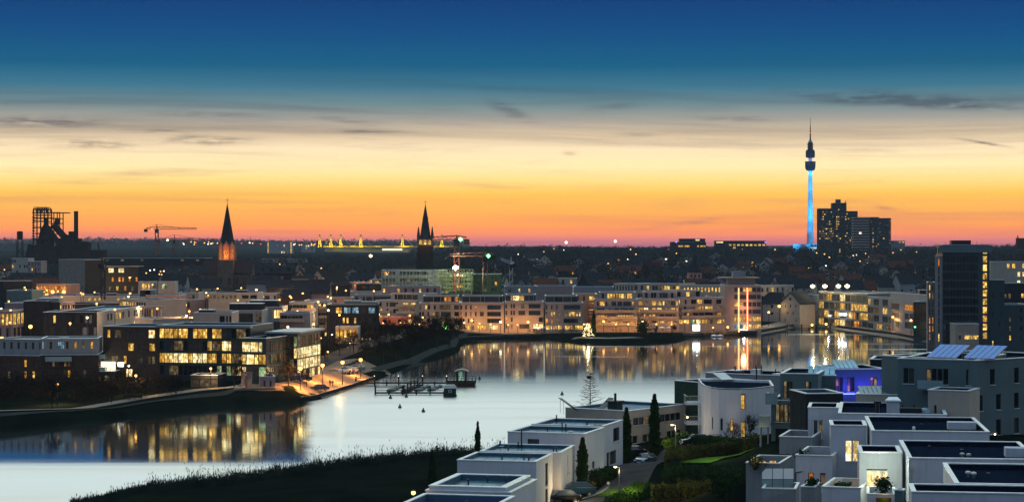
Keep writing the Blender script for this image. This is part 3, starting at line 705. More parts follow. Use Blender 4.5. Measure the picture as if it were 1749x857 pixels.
def car(label, px, Y, rz, paint, suv=False, group=None, base=None):
    x = X(px, Y); g = gz(x, Y) + .1 if base is None else base
    rt = root('parked_car', label, 'car', (x, Y, g), rz, group); M = car_meshes(paint, suv)
    link('body', M[0], rt); link('window_band', M[1], rt); link('roof_panel', M[2], rt)
    for wx in (-1.38, 1.38):
        for s in (-1, 1): wo_ = link('wheel', M[3], rt, (wx, s * .78, .33)); link('rim', M[4], wo_)
    for s in (-1, 1): link('headlight', M[5], rt, (-2.2, s * .58, .72)); link('tail_light', M[6], rt, (2.17, s * .6, .82)); link('wing_mirror', M[8], rt, (-.85, s * .93, 1.0))
    link('number_plate', M[7], rt, (-2.24, 0, .5)); link('number_plate', M[7], rt, (2.2, 0, .55)); return rt
# ------------------------------------------------------------------ people
def person_mesh(stride=.15, coat='cloth_dark'):
    me = bpy.data.meshes.new('person'); j = [(0, 0, .95), (0, 0, 1.2), (0, 0, 1.42), (0, 0, 1.52), (0, .02, 1.66), (0, .0, 1.74), (.1, 0, .9), (.12, -stride, .5), (.12, stride * .3 - stride, .08), (.12, -stride - .16, .04), (-.1, 0, .9), (-.12, stride, .5), (-.12, stride + .12, .1), (-.12, stride - .03, .04),
         (.2, 0, 1.4), (.27, .06, 1.13), (.28, -.08, .9), (-.2, 0, 1.4), (-.27, -.06, 1.13), (-.28, .06, .9)]
    e = [(0, 1), (1, 2), (2, 3), (3, 4), (4, 5), (0, 6), (6, 7), (7, 8), (8, 9), (0, 10), (10, 11), (11, 12), (12, 13), (2, 14), (14, 15), (15, 16), (2, 17), (17, 18), (18, 19)]
    rad = [.15, .15, .16, .06, .1, .07, .1, .065, .05, .04, .1, .065, .05, .04, .075, .055, .04, .075, .055, .04]
    me.from_pydata(j, e, []); o = bpy.data.objects.new('tmp', me); C.objects.link(o); sm = o.modifiers.new('s', 'SKIN')
    for i, v in enumerate(me.skin_vertices[0].data): v.radius = (rad[i], rad[i]); v.use_root = (i == 0)
    ss = o.modifiers.new('b', 'SUBSURF'); ss.levels = 1
    dg = bpy.context.evaluated_depsgraph_get(); ev = o.evaluated_get(dg); m2 = bpy.data.meshes.new_from_object(ev)
    for m in (coat, 'cloth_dark', 'skin'): m2.materials.append(MT[m])
    for p in m2.polygons: z = p.center.z; p.material_index = 2 if z > 1.5 else (1 if z < .92 and abs(p.center.x) < .22 else 0)
    C.objects.unlink(o); bpy.data.objects.remove(o); return m2
# ================================================================== HARBOUR FRONT (far bank)
GH = 'apartment and office blocks along the harbour promenade'
hb = dict(sf=2.45, whf=.66, wwf=.6, D=16, group=GH, cat='building')
def pent(u0, u1, rows, h=3.0, v0=.08, v1=.9, **k): return (u0, u1, v0, v1, h, dict(front=rows, sf=2.6, whf=.7, wwf=.85, hd=.15, **k))
bld('apartment_building', 'cream apartment block with yellow lit balconies left of the white office row', (641.5, 775), (710.5, 765), 512, wall='cream_plaster', front=['.d.cc==.y=y=', '.y.d.d=.d=c=', 'd=.y.c=.c=o=', 'm=.c.d=.y=w='], left=['c.c.c'] * 3,
    pents=[pent(.35, 1, ['.dd=dc=d='])], balc=[('f', .55, 1, 6.7, 1.2, 'cream_plaster'), ('f', .55, 1, 4.2, 1.2, 'cream_plaster'), ('f', .1, .4, 4.2, 1.2, 'cream_plaster')], **hb)
bld('low_building', 'low red walled terrace building in front of the cream apartment block', (649.5, 752), (704.5, 752), 541, D=8, wall='red_plaster', cat='building', sf=2.5, whf=.6, front=['.d=.....d=.o.w=', '.d=..d..y..o.w=.'])
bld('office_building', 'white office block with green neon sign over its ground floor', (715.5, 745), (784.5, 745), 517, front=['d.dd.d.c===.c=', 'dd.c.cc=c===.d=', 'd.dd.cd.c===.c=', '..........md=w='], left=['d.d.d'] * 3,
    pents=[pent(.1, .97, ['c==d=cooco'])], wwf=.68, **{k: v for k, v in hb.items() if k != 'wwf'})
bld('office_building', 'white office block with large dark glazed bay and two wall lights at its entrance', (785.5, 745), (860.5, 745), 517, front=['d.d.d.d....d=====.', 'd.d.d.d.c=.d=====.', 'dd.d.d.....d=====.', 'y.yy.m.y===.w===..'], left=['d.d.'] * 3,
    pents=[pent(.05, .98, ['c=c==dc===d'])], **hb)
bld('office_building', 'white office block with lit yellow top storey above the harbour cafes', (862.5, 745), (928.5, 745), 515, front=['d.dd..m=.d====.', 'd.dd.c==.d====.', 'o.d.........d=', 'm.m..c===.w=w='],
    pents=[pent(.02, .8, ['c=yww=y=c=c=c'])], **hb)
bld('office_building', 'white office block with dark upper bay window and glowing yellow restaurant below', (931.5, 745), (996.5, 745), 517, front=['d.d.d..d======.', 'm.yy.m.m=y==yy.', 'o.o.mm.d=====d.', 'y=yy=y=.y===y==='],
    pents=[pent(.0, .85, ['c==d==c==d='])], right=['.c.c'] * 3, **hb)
bld('apartment_building', 'bright orange apartment block with lit stairwell balconies between two white blocks', (979.5, 775), (1020.5, 775), 502, wall='orange_plaster', front=['.d.d.y=.', '.....o=.', '.....y=.', '.....o=.', '.....o=.'], balc=[('f', .6, .95, 9, 1, 'orange_plaster'), ('f', .6, .95, 6.5, 1, 'orange_plaster'), ('f', .6, .95, 4, 1, 'orange_plaster')], **hb)
bb = lambda z: [('f', .05, .98, z, 1.3, 'harbour_plaster')]
bld('apartment_building', 'white apartment block with long balconies behind the glittering fairy light tree', (1013.5, 752), (1088.5, 751), 511, front=['.dd=c.d=c=c==y.', '.c==.d.c=c==c=.', '.y==y.m=y=yy==.', 'y.yy=mw=yy=m=y=y'],
    pents=[pent(.12, .95, ['.d.y=yyy=yy=.'])], balc=bb(7.4) + bb(5.0) + bb(2.6), left=['.d.d'] * 3, **hb)
bld('apartment_building', 'white apartment block with the most brightly lit yellow floors behind round dark shrub', (1089.5, 755), (1158.5, 753), 510, front=['y=m=.y=y=ym=c=c', 'y=w=.y=y=.yyy=y', 'm.w.dc=.c=c==c.', 'y=yo.d=oy=o=ym='],
    pents=[pent(.1, .95, ['.d.dd.cc=.d.'])], balc=bb(7.4) + bb(5.0) + bb(2.6), **hb)
bld('apartment_building', 'pale rounded apartment block with cold white screen at its foot', (1157.5, 758), (1238.5, 764), 508, front=['y.d.d=y=d==.d=.', 'm.d.m=y=dy==.m=.', 'm.dd.d=c=d==.o=.', 'y=y=g=w=y=m=.y=y'],
    pents=[pent(.0, .5, ['d.y.d'])], balc=bb(7.4) + bb(5.0), **hb)
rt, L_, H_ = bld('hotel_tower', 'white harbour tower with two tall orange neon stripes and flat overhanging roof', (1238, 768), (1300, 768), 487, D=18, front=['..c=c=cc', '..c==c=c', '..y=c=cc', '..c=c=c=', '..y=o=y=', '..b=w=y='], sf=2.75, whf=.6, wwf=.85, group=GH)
b = MB(); b.box(-1.5, L_ * .95, -1.2, 12, H_ + 2.6, H_ + 3.0, 'harbour_plaster'); b.box(1.5, L_ * .85, 1, 10, H_ - .4, H_ + 2.6, 'grey_plaster'); b.box(L_ * .25, L_ * .6, 3, 8, H_ + 3.0, H_ + 5.2, 'grey_plaster'); b.tube((L_ * .45, 5, H_ + 5.2), (L_ * .45, 5, H_ + 8), .1); b.build('roof_storey', rt)
b = MB()
for u in (.38, .62): b.box(L_ * u - .22, L_ * u + .22, -.5, -.2, 1.5, H_ - 1, 'neon_orange')
b.box(L_ * .38, L_ * .62, -.5, -.2, .9, 2.4, 'sign_white'); b.build('neon_stripe', rt)
light((L_ * .5, -2.5, H_ * .55), (1, .35, .15), 900, rt, 1.0); light((L_ * .5, -2.5, 2.5), (1, .9, .8), 500, rt)
bld('office_building', 'long office building with row of lit yellow fins behind the pale rounded block', (1162, 830), (1245, 830), 487, D=14, wall='cream_plaster', front=['..' + 'y.' * 13, '.' * 12 + 'd' + '.d' * 7], sf=3.3, whf=.6, wwf=1.0, group='office blocks behind the harbour front', cat='building')
bld('office_building', 'long office building with half lit top storey behind the brightest balcony block', (1084, 845), (1164, 835), 484, D=14, wall='cream_plaster', front=['d.d.y.ccmmyymmy=', '.dd.dd.d.d.dd.d.'], sf=3.3, whf=.55, wwf=.9, group='office blocks behind the harbour front', cat='building')
bld('office_building', 'grey columned office wing with pale stair box behind the fairy light tree block', (1048, 850), (1088, 845), 484, D=14, wall='cream_plaster', front=['d.d.d.d.d.d.d.mm', 'd.d.d.d.d.d.d.d.'], sf=3.3, whf=.6, wwf=1.0, group='office blocks behind the harbour front', cat='building')
bld('office_building', 'cream columned building right of the neon tower, behind the gabled warehouse', (1300, 840), (1356, 850), 488, D=14, wall='cream_plaster', front=['d.d.y.d.d.d.d', 'd.d.d.y.d.d.d'], sf=3.2, whf=.55, wwf=.8, group='office blocks behind the harbour front', cat='building')
gable('warehouse', 'old stone warehouse with steep gable at the end of the harbour', (1334, 835), (1366, 828), 517, 499, D=10, wall='cream_plaster', axis='y', front=['.c.d.c.', '..c.c..', '.c...c.'], cat='warehouse', chim=0)
gable('warehouse', 'dark slate roofed side wing of the old stone warehouse', (1303, 838), (1334, 836), 518, 500, D=10, wall='grey_plaster', front=['.c.d=.c=', '.c.d=.c.', '........'], cat='warehouse', chim=0)
bld('link_building', 'dark low block between the stone warehouse and the floodlit quay building', (1364, 850), (1384, 850), 503, D=10, wall='dark_slate', front=['.y.', '..o', '...'], sf=3, cat='building')
# right quay, running towards the viewer
GQ = 'glass fronted buildings along the right quay'
rt, L_, H_ = bld('quay_building', 'dark grey striped end block with pale roof edge at the head of the right quay', (1374, 862), (1398, 838), 502, D=12, wall='grey_plaster', front=['.......', '.......', '....o..', '.......'], sf=3.2, group=GQ, band='concrete')
rt, L_, H_ = bld('quay_building', 'gridded glass building with four floodlights on its roof by the right quay', (1398, 838), (1482, 790), 497, D=18, wall='concrete', front=['c=cc=c=cc=c=c=c=c=', 'y=c=c=m=y=ccyy=yy=', 'm=y=c=y=c=bc=occ==', 'yyc=c=y=c=c=co=cc=', 'yyo=w=y=w=w=w=oo=o'], sf=3.35, whf=.8, wwf=.85, group=GQ, band='concrete')
for k, px in enumerate((1388, 1409, 1432, 1447)):
    Yk = 835 - (px - 1388) * .5; x = X(px, Yk); r2 = root('floodlight', nth(k) + ' floodlight from the left on the roof of the gridded quay building', 'floodlight', (x, Yk, Z(496, Yk)), 0, 'floodlights on the quay building roof')
    b = MB(); b.tube((0, 0, 0), (0, 0, 1.6), .08); b.build('pole', r2); b = MB(); b.lathe([(.05, .9), (.95, 1.5), (.95, 2.0), (.05, 2.5)], 10, 'lamp_white'); b.build('lamp_head', r2); light((0, -1.2, 1.7), (1, .75, .4), 2500, r2)
bld('quay_building', 'mid grey quay building with bright square window above lit restaurants', (1482, 788), (1522, 764), 506, D=16, wall='grey_plaster', front=['y.c=.c=.', 'c=m=.y=.', 'm=c=.c=m', 'c=.c=.m=', 'yoy=yyoy'], sf=3.1, whf=.75, wwf=.85, group=GQ, band='concrete')
bld('quay_building', 'tall restaurant block with blue roof and dark glass corner by the tower', (1521, 765), (1586, 722), 499, D=20, wall='grey_plaster', front=['........', 'c=.c=...', 'c=.cc.c=', '.m.c=...', 'yyyy=y.m'], right=['.......'], sf=3.2, whf=.7, wwf=.85, group=GQ, roofm='roof_pale', unit=[(.3, .3, 3, 3, 1.6, 'dark_metal')])
bld('dark_glass_block', 'windowless dark green glass cube at the right end of the quay buildings', (1560, 712), (1588, 709.6), 515, D=9, wall='dark_teal', front=['d===', 'd===', 'd===', 'd==='], sf=3.0, whf=.85, wwf=.98, cat='building')
# the dark tower on the right bank
rt, L_, H_ = bld('office_tower', 'dark green glass high rise with a lit stairwell column near the lake', (1610, 636), (1690, 634.5), 418, D=20, wall='dark_teal', roofm='roof_dark', sf=2.62, whf=.8, wwf=.99, group=None, cat='tower',
    front=['d==d==d==d==d==d..y=.'] + ['d==d==d==d==d==d..y=.' for _ in range(9)] + ['d==d==d==dd=d==d..y=.', 'd==d==d==dm=d==d.....'], left=['c.c.c.c'] * 12)
b = MB(); b.box(-1.2, L_ + .6, -1.0, -.6, H_ - 2.4, H_ - .2, 'bluegrey_plaster'); b.box(3, 9, 3, 8, H_ - .4, H_ + 1.4, 'dark_metal'); [b.tube((k * 1.4 + 1, 2 + k % 3, H_), (k * 1.4 + 1, 2 + k % 3, H_ + R.uniform(.6, 1.6)), .05) for k in range(9)]; b.build('roof_screen', rt)
bld('tower_annex', 'pale ribbed stair tower joined to the left of the dark glass high rise', (1597, 637.5), (1610, 637), 437, D=12, wall='grey_plaster', front=['.c.', '.c.', '.c.', '.c.', '.c.', '.c.', '.c.', '.c.', '.c.', '.c.', '...'], sf=2.6, whf=.9, cat='tower')
bld('slab_building', 'narrow pale ribbed block with orange lit windows left of the dark high rise', (1584, 651), (1597, 650.6), 482, D=10, wall='concrete', front=['.c.c.', '.c.c.', '.c.c.', '.c.c.', '.o.o.', '.o.o.', '.o.c.'], sf=2.6, whf=.7, cat='building')
bld('apartment_building', 'dark green block joined to the right of the lit stairwell high rise', (1690.5, 636), (1716, 637), 478, D=18, wall='dark_teal', front=['.......', '.d...d.', '.......', '.d...d.', '....d..', '.......', '.y.....'], sf=3.0, cat='building')
bld('entrance_pavilion', 'low white entrance pavilion with two lit windows at the foot of the dark high rise', (1632, 622), (1672, 622), 553, D=8, wall='concrete', front=['........', '.d.y=yy='], sf=2.6, whf=.5, wwf=.9, cat='pavilion')
light((X(1652, 614), 614, 5), (1, .8, .5), 350)
bld('apartment_building', 'dark flat block with lit slit windows at the right edge behind the shore', (1716, 640), (1760, 640), 520, D=16, wall='dark_teal', front=['....d..', '.m..d..', '.m..d..', '.y..d..'], sf=2.9, cat='building', roofm='roof_pale')
bld('apartment_building', 'dark hillside block with two lit windows at the right edge of town', (1706, 760), (1765, 770), 484, D=16, wall='dark_slate', front=['.........', '.mm..yyy', '....d..y'], sf=3.0, cat='building')
bld('apartment_building', 'pale hillside block with bright white stair windows right of the dark high rise', (1692, 880), (1762, 890), 447, D=16, wall='cream_plaster', front=['...yy.w.', '.....ww.', '.....w..', '.....w..'], sf=3.6, cat='building')
# ================================================================== LEFT BANK, nearest row
YO = 456
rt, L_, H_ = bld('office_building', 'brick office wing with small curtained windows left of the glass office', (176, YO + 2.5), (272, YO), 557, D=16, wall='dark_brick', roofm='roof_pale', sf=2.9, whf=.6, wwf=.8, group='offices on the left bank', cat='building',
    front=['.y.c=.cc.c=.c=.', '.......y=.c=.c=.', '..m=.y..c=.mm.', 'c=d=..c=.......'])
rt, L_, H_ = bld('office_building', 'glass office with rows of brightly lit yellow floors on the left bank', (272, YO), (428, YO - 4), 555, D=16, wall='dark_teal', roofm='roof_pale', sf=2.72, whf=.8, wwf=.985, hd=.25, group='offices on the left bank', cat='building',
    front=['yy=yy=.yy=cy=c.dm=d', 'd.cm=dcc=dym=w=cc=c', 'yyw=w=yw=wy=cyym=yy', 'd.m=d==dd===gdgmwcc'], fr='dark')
b = MB(); b.box(-.3, L_ + .4, -1.4, .3, H_ - .42, H_ + .12, 'steel'); [b.tube((L_ * k / 9, -1.1, 3.2), (L_ * k / 9, -1.1, H_ - .42), .05) for k in range(10)]; b.build('roof_canopy', rt)
b = MB(); b.box(-15.5, -10.2, -.35, -.2, 1.9, 4.0, 'screen_white'); b.box(-9.6, -8.3, -.35, -.2, 2.9, 3.3, 'sign_white'); b.box(-9.6, -8.3, -.35, -.2, 3.5, 3.9, 'sign_white'); b.build('lit_display_window', rt)
light((-12, -2.5, 3), (1, .9, .6), 500, rt)
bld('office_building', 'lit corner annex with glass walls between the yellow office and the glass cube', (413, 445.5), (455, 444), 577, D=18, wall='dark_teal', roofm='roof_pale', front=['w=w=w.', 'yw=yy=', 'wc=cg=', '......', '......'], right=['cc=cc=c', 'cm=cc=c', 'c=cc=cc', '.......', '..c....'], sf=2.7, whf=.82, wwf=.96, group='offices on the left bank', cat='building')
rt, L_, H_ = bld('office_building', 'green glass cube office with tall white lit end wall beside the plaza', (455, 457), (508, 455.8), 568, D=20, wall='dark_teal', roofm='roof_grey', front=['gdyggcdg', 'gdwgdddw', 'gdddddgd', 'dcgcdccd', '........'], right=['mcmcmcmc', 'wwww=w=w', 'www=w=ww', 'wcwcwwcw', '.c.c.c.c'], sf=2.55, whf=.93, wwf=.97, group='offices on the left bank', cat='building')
b = MB(); b.box(-.2, L_ + .9, -.9, 20.6, H_ - .1, H_ + .28, 'steel'); b.build('roof_plate', rt)
bld('pavilion', 'low white stone pavilion with printed wall at the foot of the corner annex', (444, 438.5), (470, 439), 643, D=8, wall='pink_plaster', front=['.c.d.', '.....'], sf=2.8, cat='pavilion')
b = MB(); b.box(0, .12, 0, 3.2, 0, 3.6, 'concrete'); 
r2 = root('artwork_panel', 'printed pink artwork panel standing by the corner annex', 'panel', (X(430, 436), 436, gz(X(430, 436), 436)), .9); o = b.build('panel', r2)
b = MB(); rr = random.Random(3)
for _ in range(40): y0 = rr.uniform(.1, 2.8); z0 = rr.uniform(.2, 3.2); b.poly([(-.01, y0, z0), (-.01, y0 + rr.uniform(.1, .35), z0), (-.01, y0 + .2, z0 + rr.uniform(.1, .4))], 'red_plaster')
b.build('print', r2)
bld('garden_pavilion', 'dark blue glazed garden pavilion below the yellow office', (326, 439), (372, 438.4), 640, D=7, wall='dark_slate', front=['c=c=c=', 'd=d=d='], sf=2.2, whf=.75, wwf=.95, cat='pavilion', roofm='roof_pale')
bld('kiosk', 'dark slatted kiosk beside the pavilion below the office', (388, 437), (416, 436), 661, D=5, wall='dark_slate', front=['d=d=d='], sf=2, whf=.6, cat='kiosk')
# curved brick apartments at far left
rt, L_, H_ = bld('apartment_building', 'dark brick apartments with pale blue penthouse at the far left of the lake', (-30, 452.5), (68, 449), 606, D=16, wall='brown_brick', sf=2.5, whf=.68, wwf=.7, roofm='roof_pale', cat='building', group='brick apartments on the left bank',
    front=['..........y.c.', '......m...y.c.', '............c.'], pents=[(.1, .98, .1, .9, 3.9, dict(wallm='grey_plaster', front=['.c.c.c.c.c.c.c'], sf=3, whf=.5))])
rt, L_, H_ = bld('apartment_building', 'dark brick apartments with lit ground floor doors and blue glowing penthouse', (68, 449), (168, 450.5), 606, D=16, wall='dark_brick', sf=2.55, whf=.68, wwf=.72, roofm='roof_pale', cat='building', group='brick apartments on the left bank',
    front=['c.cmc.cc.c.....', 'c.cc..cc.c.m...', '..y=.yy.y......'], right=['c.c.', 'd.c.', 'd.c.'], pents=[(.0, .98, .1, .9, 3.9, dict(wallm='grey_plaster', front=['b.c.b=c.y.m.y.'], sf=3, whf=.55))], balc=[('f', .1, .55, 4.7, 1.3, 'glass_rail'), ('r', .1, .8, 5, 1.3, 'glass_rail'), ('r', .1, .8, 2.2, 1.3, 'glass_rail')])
light((X(98, 441), 441, 6.0), (1, .6, .2), 140)
bld('low_building', 'low lit pavilion with long glass front left of the display window', (150, 452), (196, 452), 634, D=8, wall='dark_slate', front=['m=cm=cm=c='], sf=2.5, whf=.55, wwf=.9, cat='pavilion')
# ================================================================== LEFT CITY, rows of flat-roofed blocks
GC = 'flat roofed blocks of the left town quarter'
def city(label, p0, p1, top, zr=14.5, D=16, dy=0, wall='grey_plaster', name='apartment_building', **k):
    Y0 = FPX * (EYE - zr) / (top - HY); k.setdefault('sf', 3.0); k.setdefault('cat', 'building')
    return bld(name, label, (p0, Y0), (p1, Y0 + dy), top, D=D, wall=wall, group=GC, **k)
city('yellow lit colonnaded block at the far left edge of the town', -40, 22, 531, 14.5, 14, wall='pink_plaster', front=['yyyyyyyyy', 'c.c.c.c.c.', 'c.c.c.c.c.'], right=['yyy', 'ccc', 'ccc'], sf=4, whf=.8, wwf=.7)
city('dark brown brick block behind the pale blue penthouse', 22, 80, 519, 14.5, 30, -10, wall='brown_brick', roofm='roof_dark', front=['.m.m.m.', '.d.d.d.', '.y.d.d.', '.......'], right=['.........'])
city('dark block with pale roof box left of the long brick building', 40, 82, 514, 17, 16, wall='dark_slate', front=['.......'], unit=[(.5, .2, 6, 5, 1.2, 'steel')])
city('pinkish wing with row of small arched windows left of the grey rooftop studio', 84, 128, 518, 16, 14, 20, wall='pink_plaster', front=['dddddddddd', '..........'], whf=.4)
city('long dark building with glazed top storey above the lit office', 74, 166, 533, 15, 16, wall='dark_slate', roofm='roof_pale', front=['.cc...dcdyy.', '.c=.c=.c.c=.y'], sf=3.3, whf=.65)
city('grey wing running back with small dark and yellow windows', 166, 246, 533, 15, 12, 60, wall='grey_plaster', roofm='roof_pale', front=['...dd.yyd.d.dd.d', '..yyyy......c...'], sf=3.2, whf=.6)
city('blue metal rooftop studio with ribbed white side', 136, 174, 519, 13.2, 12, wall='dark_slate', roofm='roof_pale', front=['.......'], name='rooftop_studio')
city('white ribbed studio wing right of the dark rooftop studio', 174, 205, 520, 13.2, 10, 8, wall='grey_plaster', roofm='roof_pale', front=['c.c.c.c.c.c'], sf=3, whf=.8, name='rooftop_studio')
city('blue barrel roofed hall at the left behind the brown brick block', 11, 54, 496, 15.5, 20, wall='bluegrey_plaster', roofm='roof_pale', front=['.....'], name='hall')
city('long low cream hall with pale blue flat roof', 66, 240, 505, 13, 30, wall='cream_plaster', roofm='roof_pale', front=['..........yyy...yyyyy'], whf=.4, name='hall', unit=[(.1, .3, 3, 3, 1.2, 'steel'), (.3, .4, 2, 2, 1, 'steel'), (.62, .3, 4, 2, 1.2, 'dark_metal'), (.45, .6, 2, 2, 1, 'dark_metal')])
city('cream colonnaded block with glowing yellow bay', 204, 249, 510, 16, 14, -16, wall='cream_plaster', front=['yy=yyyddddd', '...........', 'o.mmymdmd'], sf=3.6, whf=.8, wwf=.7)
city('pink and grey stepped block with dark roof box and blue side', 249, 306, 504, 16, 16, wall='pink_plaster', roofm='roof_pale', front=['c.......dd=d.dd', '...............', 'c.w.cc=........'], sf=3.6, unit=[(-.2, .1, 3.6, 5, 2.2, 'dark_slate'), (-.05, .1, 3.4, 5, 2.3, 'bluegrey_plaster')])
city('row of pink walled town houses with tall dark windows', 238, 290, 524, 14, 14, 12, wall='pink_plaster', front=['dddcdd.d.w.dc', '............'], sf=3.4, whf=.7)
city('pink town house with bright yellow glazed entrance', 290, 318, 519, 14, 14, 10, wall='pink_plaster', front=['y=y=cc', 'c.....'], sf=3.4, whf=.7, unit=[(.3, .0, 1, 1, 1.6, 'dark_metal'), (.6, .0, 1, 1, 1.6, 'dark_metal')])
city('plain pink block right of the yellow entrance house', 318, 350, 512, 14, 14, 10, wall='pink_plaster', front=['d...'], sf=3.4)
city('low grey block with greenish lit windows in front of the church', 302, 340, 500, 14, 14, wall='cream_plaster', front=['.g.mc.', '..wg..'], roofm='roof_pale')
city('block with thick yellow lit pillar in front of the church nave', 352, 396, 508, 14, 14, wall='sandstone', front=['c..y=.cc', '...y=...'], sf=4, whf=.9, cw=.3)
light((X(372, 690), 690, 9), (1, .6, .12), 900)
city('long pale roofed block below the church with small roof lights', 356, 440, 500, 16.5, 16, wall='cream_plaster', roofm='roof_pale', front=['mmmmmmm.d=d=', '..........w='], sf=3, whf=.4, unit=[(.5, .4, 4, 3, 1.2, 'dark_metal')])
city('pink block with white lit corner window below the church', 395, 452, 508, 13.5, 14, wall='pink_plaster', front=['w==.........', '............'], sf=3.4, whf=.8)
city('cream end block with dark square window left of the dark barn roofs', 436, 472, 501, 15, 12, wall='cream_plaster', front=['..yd=.d', '.......'], right=['.'])
city('wide cream house with flat grey roof and fan windows', 262, 356, 545, 13.5, 14, 8, wall='cream_plaster', front=['.......yyyyyyyy', '...............'], sf=3, whf=.75, wwf=.45)
city('blank beige cube house with dark side windows', 330, 396, 534, 15.5, 14, wall='cream_plaster', front=['........d=dd', '............'], sf=3.5, whf=.85, unit=[(.1, .2, 4, 4, 1.1, 'dark_metal')])
city('white framed house with wide dark window and roof garden box', 392, 447, 530, 15.5, 14, wall='grey_plaster', front=['.d======.mm', 'dd=========', '.y=cd=y=d='], sf=3.4, whf=.72, wwf=.97, unit=[(-.05, .2, 9, 6, 2.2, 'dark_slate')])
city('second white framed house with lit slit window and terrace below the barns', 424, 482, 524, 15.5, 14, wall='grey_plaster', front=['.d=====.mwd=', '.d=====..dd=', 'c=yyy.d=dyy.'], sf=3.4, whf=.72, wwf=.97, unit=[(.0, .2, 8, 6, 2.2, 'dark_slate')])
city('white house with bright white lit window under a white balcony', 478, 530, 534, 14.5, 14, wall='grey_plaster', front=['d=cc=d..', 'd=ww=dd.', 'c=yy=m..', 'm=.y=...'], sf=3.3, whf=.6, wwf=.9, balc=[('f', .0, .8, 8.2, 1.4, 'harbour_plaster'), ('f', .0, .8, 5.0, 1.4, 'harbour_plaster')])
GT = []
for k, (p0, p1, top, z0, lit_) in enumerate([(494, 536, 516, 15.5, 'dd=ddy='), (520, 560, 513, 15.5, 'dd=dcc=')]):
    city(['terraced white house stepping down with wedge balconies, left of the pair', 'terraced white house stepping down with wedge balconies, right of the pair'][k], p0, p1, top, z0, 14, wall='grey_plaster', front=[lit_, 'd=yd=d=', 'yo=dd=m', 'd=d=d=y'], sf=3.1, whf=.6, wwf=.95,
         balc=[('f', .1 + .0 * j, 1.12 - .0 * j, 3.0 * (j + 1) - .3, 2.4, 'harbour_plaster') for j in range(3)])
city('dark glazed block with blue roof units left of the cream apartments', 558, 642, 520, 15, 16, wall='dark_slate', roofm='roof_pale', front=['c=c=b=b=c=b=', 'c.d.yy.y.c.cd', 'c.dyy...m.c.d', 'd.m.c...dymyd'], sf=3.1, whf=.6, wwf=.6, unit=[(.35, .1, 5, 3, 1.6, 'bluegrey_plaster'), (.7, .1, 5, 3, 1.3, 'bluegrey_plaster')])
city('cafe with glowing yellow front and red end at the edge of the lawn', 573, 612, 558, 9, 8, wall='cream_plaster', front=['y=y=y=y=o=.'], sf=2.8, whf=.8, wwf=.95, name='cafe')
light((X(585, 470), 462, 5), (1, .65, .2), 260)
# blocks around the barns and behind the harbour
G2 = 'buildings between the town church and the harbour'
def mid(label, p0, p1, top, Y, D=14, dy=0, wall='cream_plaster', name='building', **k): k.setdefault('sf', 3.2); k.setdefault('cat', 'building'); return bld(name, label, (p0, Y), (p1, Y + dy), top, D=D, wall=wall, group=G2, **k)
mid('grey framed block with long dark roof storey behind the blue roofed block', 598, 648, 497, 830, front=['.......', 'd.dd=.d', '.......'], pents=[(.2, 1, .1, .9, 3.4, dict(wallm='dark_slate', front=['d===d===']))])
mid('grey block with dark ribbon windows left of the harbour apartments', 606, 668, 503, 815, wall='grey_plaster', front=['d.dd=d====', '..........'])
mid('pink low terrace with bright orange lamp left of the grey framed block', 546, 600, 508, 800, wall='pink_plaster', front=['...c..c'])
mid('long pale building with pairs of lit windows in front of the scaffold', 640, 752, 489, 900, 14, wall='pink_plaster', front=['.yy...y.d.d.d.d.d.', '..................'], roofm='roof_pale')
mid('pale flat hall with coral wall behind the lit top storey block', 914, 984, 488, 960, wall='pink_plaster', front=['......'], roofm='roof_pale', D=20)
mid('pale blue roofed hall between the coral wall and the columned offices', 980, 1050, 490, 900, wall='grey_plaster', front=['......'], roofm='roof_pale', D=20)
mid('grey low hall behind the white office with the two wall lights', 862, 918, 489, 940, wall='grey_plaster', front=['.c..d..c..'], roofm='roof_pale', D=14)
mid('distant pale block with one lit window behind the harbour halls', 938, 986, 475, 1060, wall='grey_plaster', front=['.d.d.y.', '.......'])
mid('three storey white town villa with warm windows left of scaffold building', 585, 606, 482, 950, front=['.d.d.', '.d.d.', '.....'])
mid('small orange floodlit building under the scaffold crane', 604, 632, 482, 930, wall='orange_plaster', front=['o=m=o=', 'o.o.m='])
light((X(617, 920), 915, Z(478, 915)), (1, .35, .08), 2500)
mid('pale curved concrete stair tower at the left end of the scaffold building', 636, 652, 477, 1005, wall='concrete', front=['.c=.', '....', '....'], D=10)
# scaffolded building
rt, L_, H_ = mid('grey building under scaffold with dark window openings', 652, 762, 461, 1010, 22, wall='grey_plaster', front=['d=d=.d=d=d=d=...dd', 'c=c=.c=c=c=c=...cc', 'd=d=.d=d=d=d=...dd'], sf=3.3, whf=.5, wwf=.8)
def scaffold(label, p0, p1, ytop, ybot, Y, nc, nrw, m, mr):
    x0 = X(p0, Y); L = X(p1, Y) - x0; z0 = Z(ybot, Y); h = Z(ytop, Y) - z0; rt = root('scaffold', label, 'scaffold', (x0, Y, z0), 0)
    b = MB()
    for i in range(nc + 1):
        for y in (0, 1.6): b.tube((L * i / nc, y, 0), (L * i / nc, y, h), mr, m=m, n=4)
    b.build('upright', rt, 'stuff'); b = MB()
    for k in range(nrw + 1):
        for y in (0, 1.6): b.tube((0, y, h * k / nrw), (L, y, h * k / nrw), mr, m=m, n=4)
        b.box(0, L, 0, 1.6, h * k / nrw - .05, h * k / nrw, m)
    b.build('deck', rt, 'stuff'); b = MB()
    for i in range(0, nc, 2):
        for k in range(nrw): b.tube((L * i / nc, -.1, h * k / nrw), (L * (i + 1) / nc, -.1, h * (k + 1) / nrw), mr * .8, m=m, n=4)
    b.build('brace', rt, 'stuff'); return rt
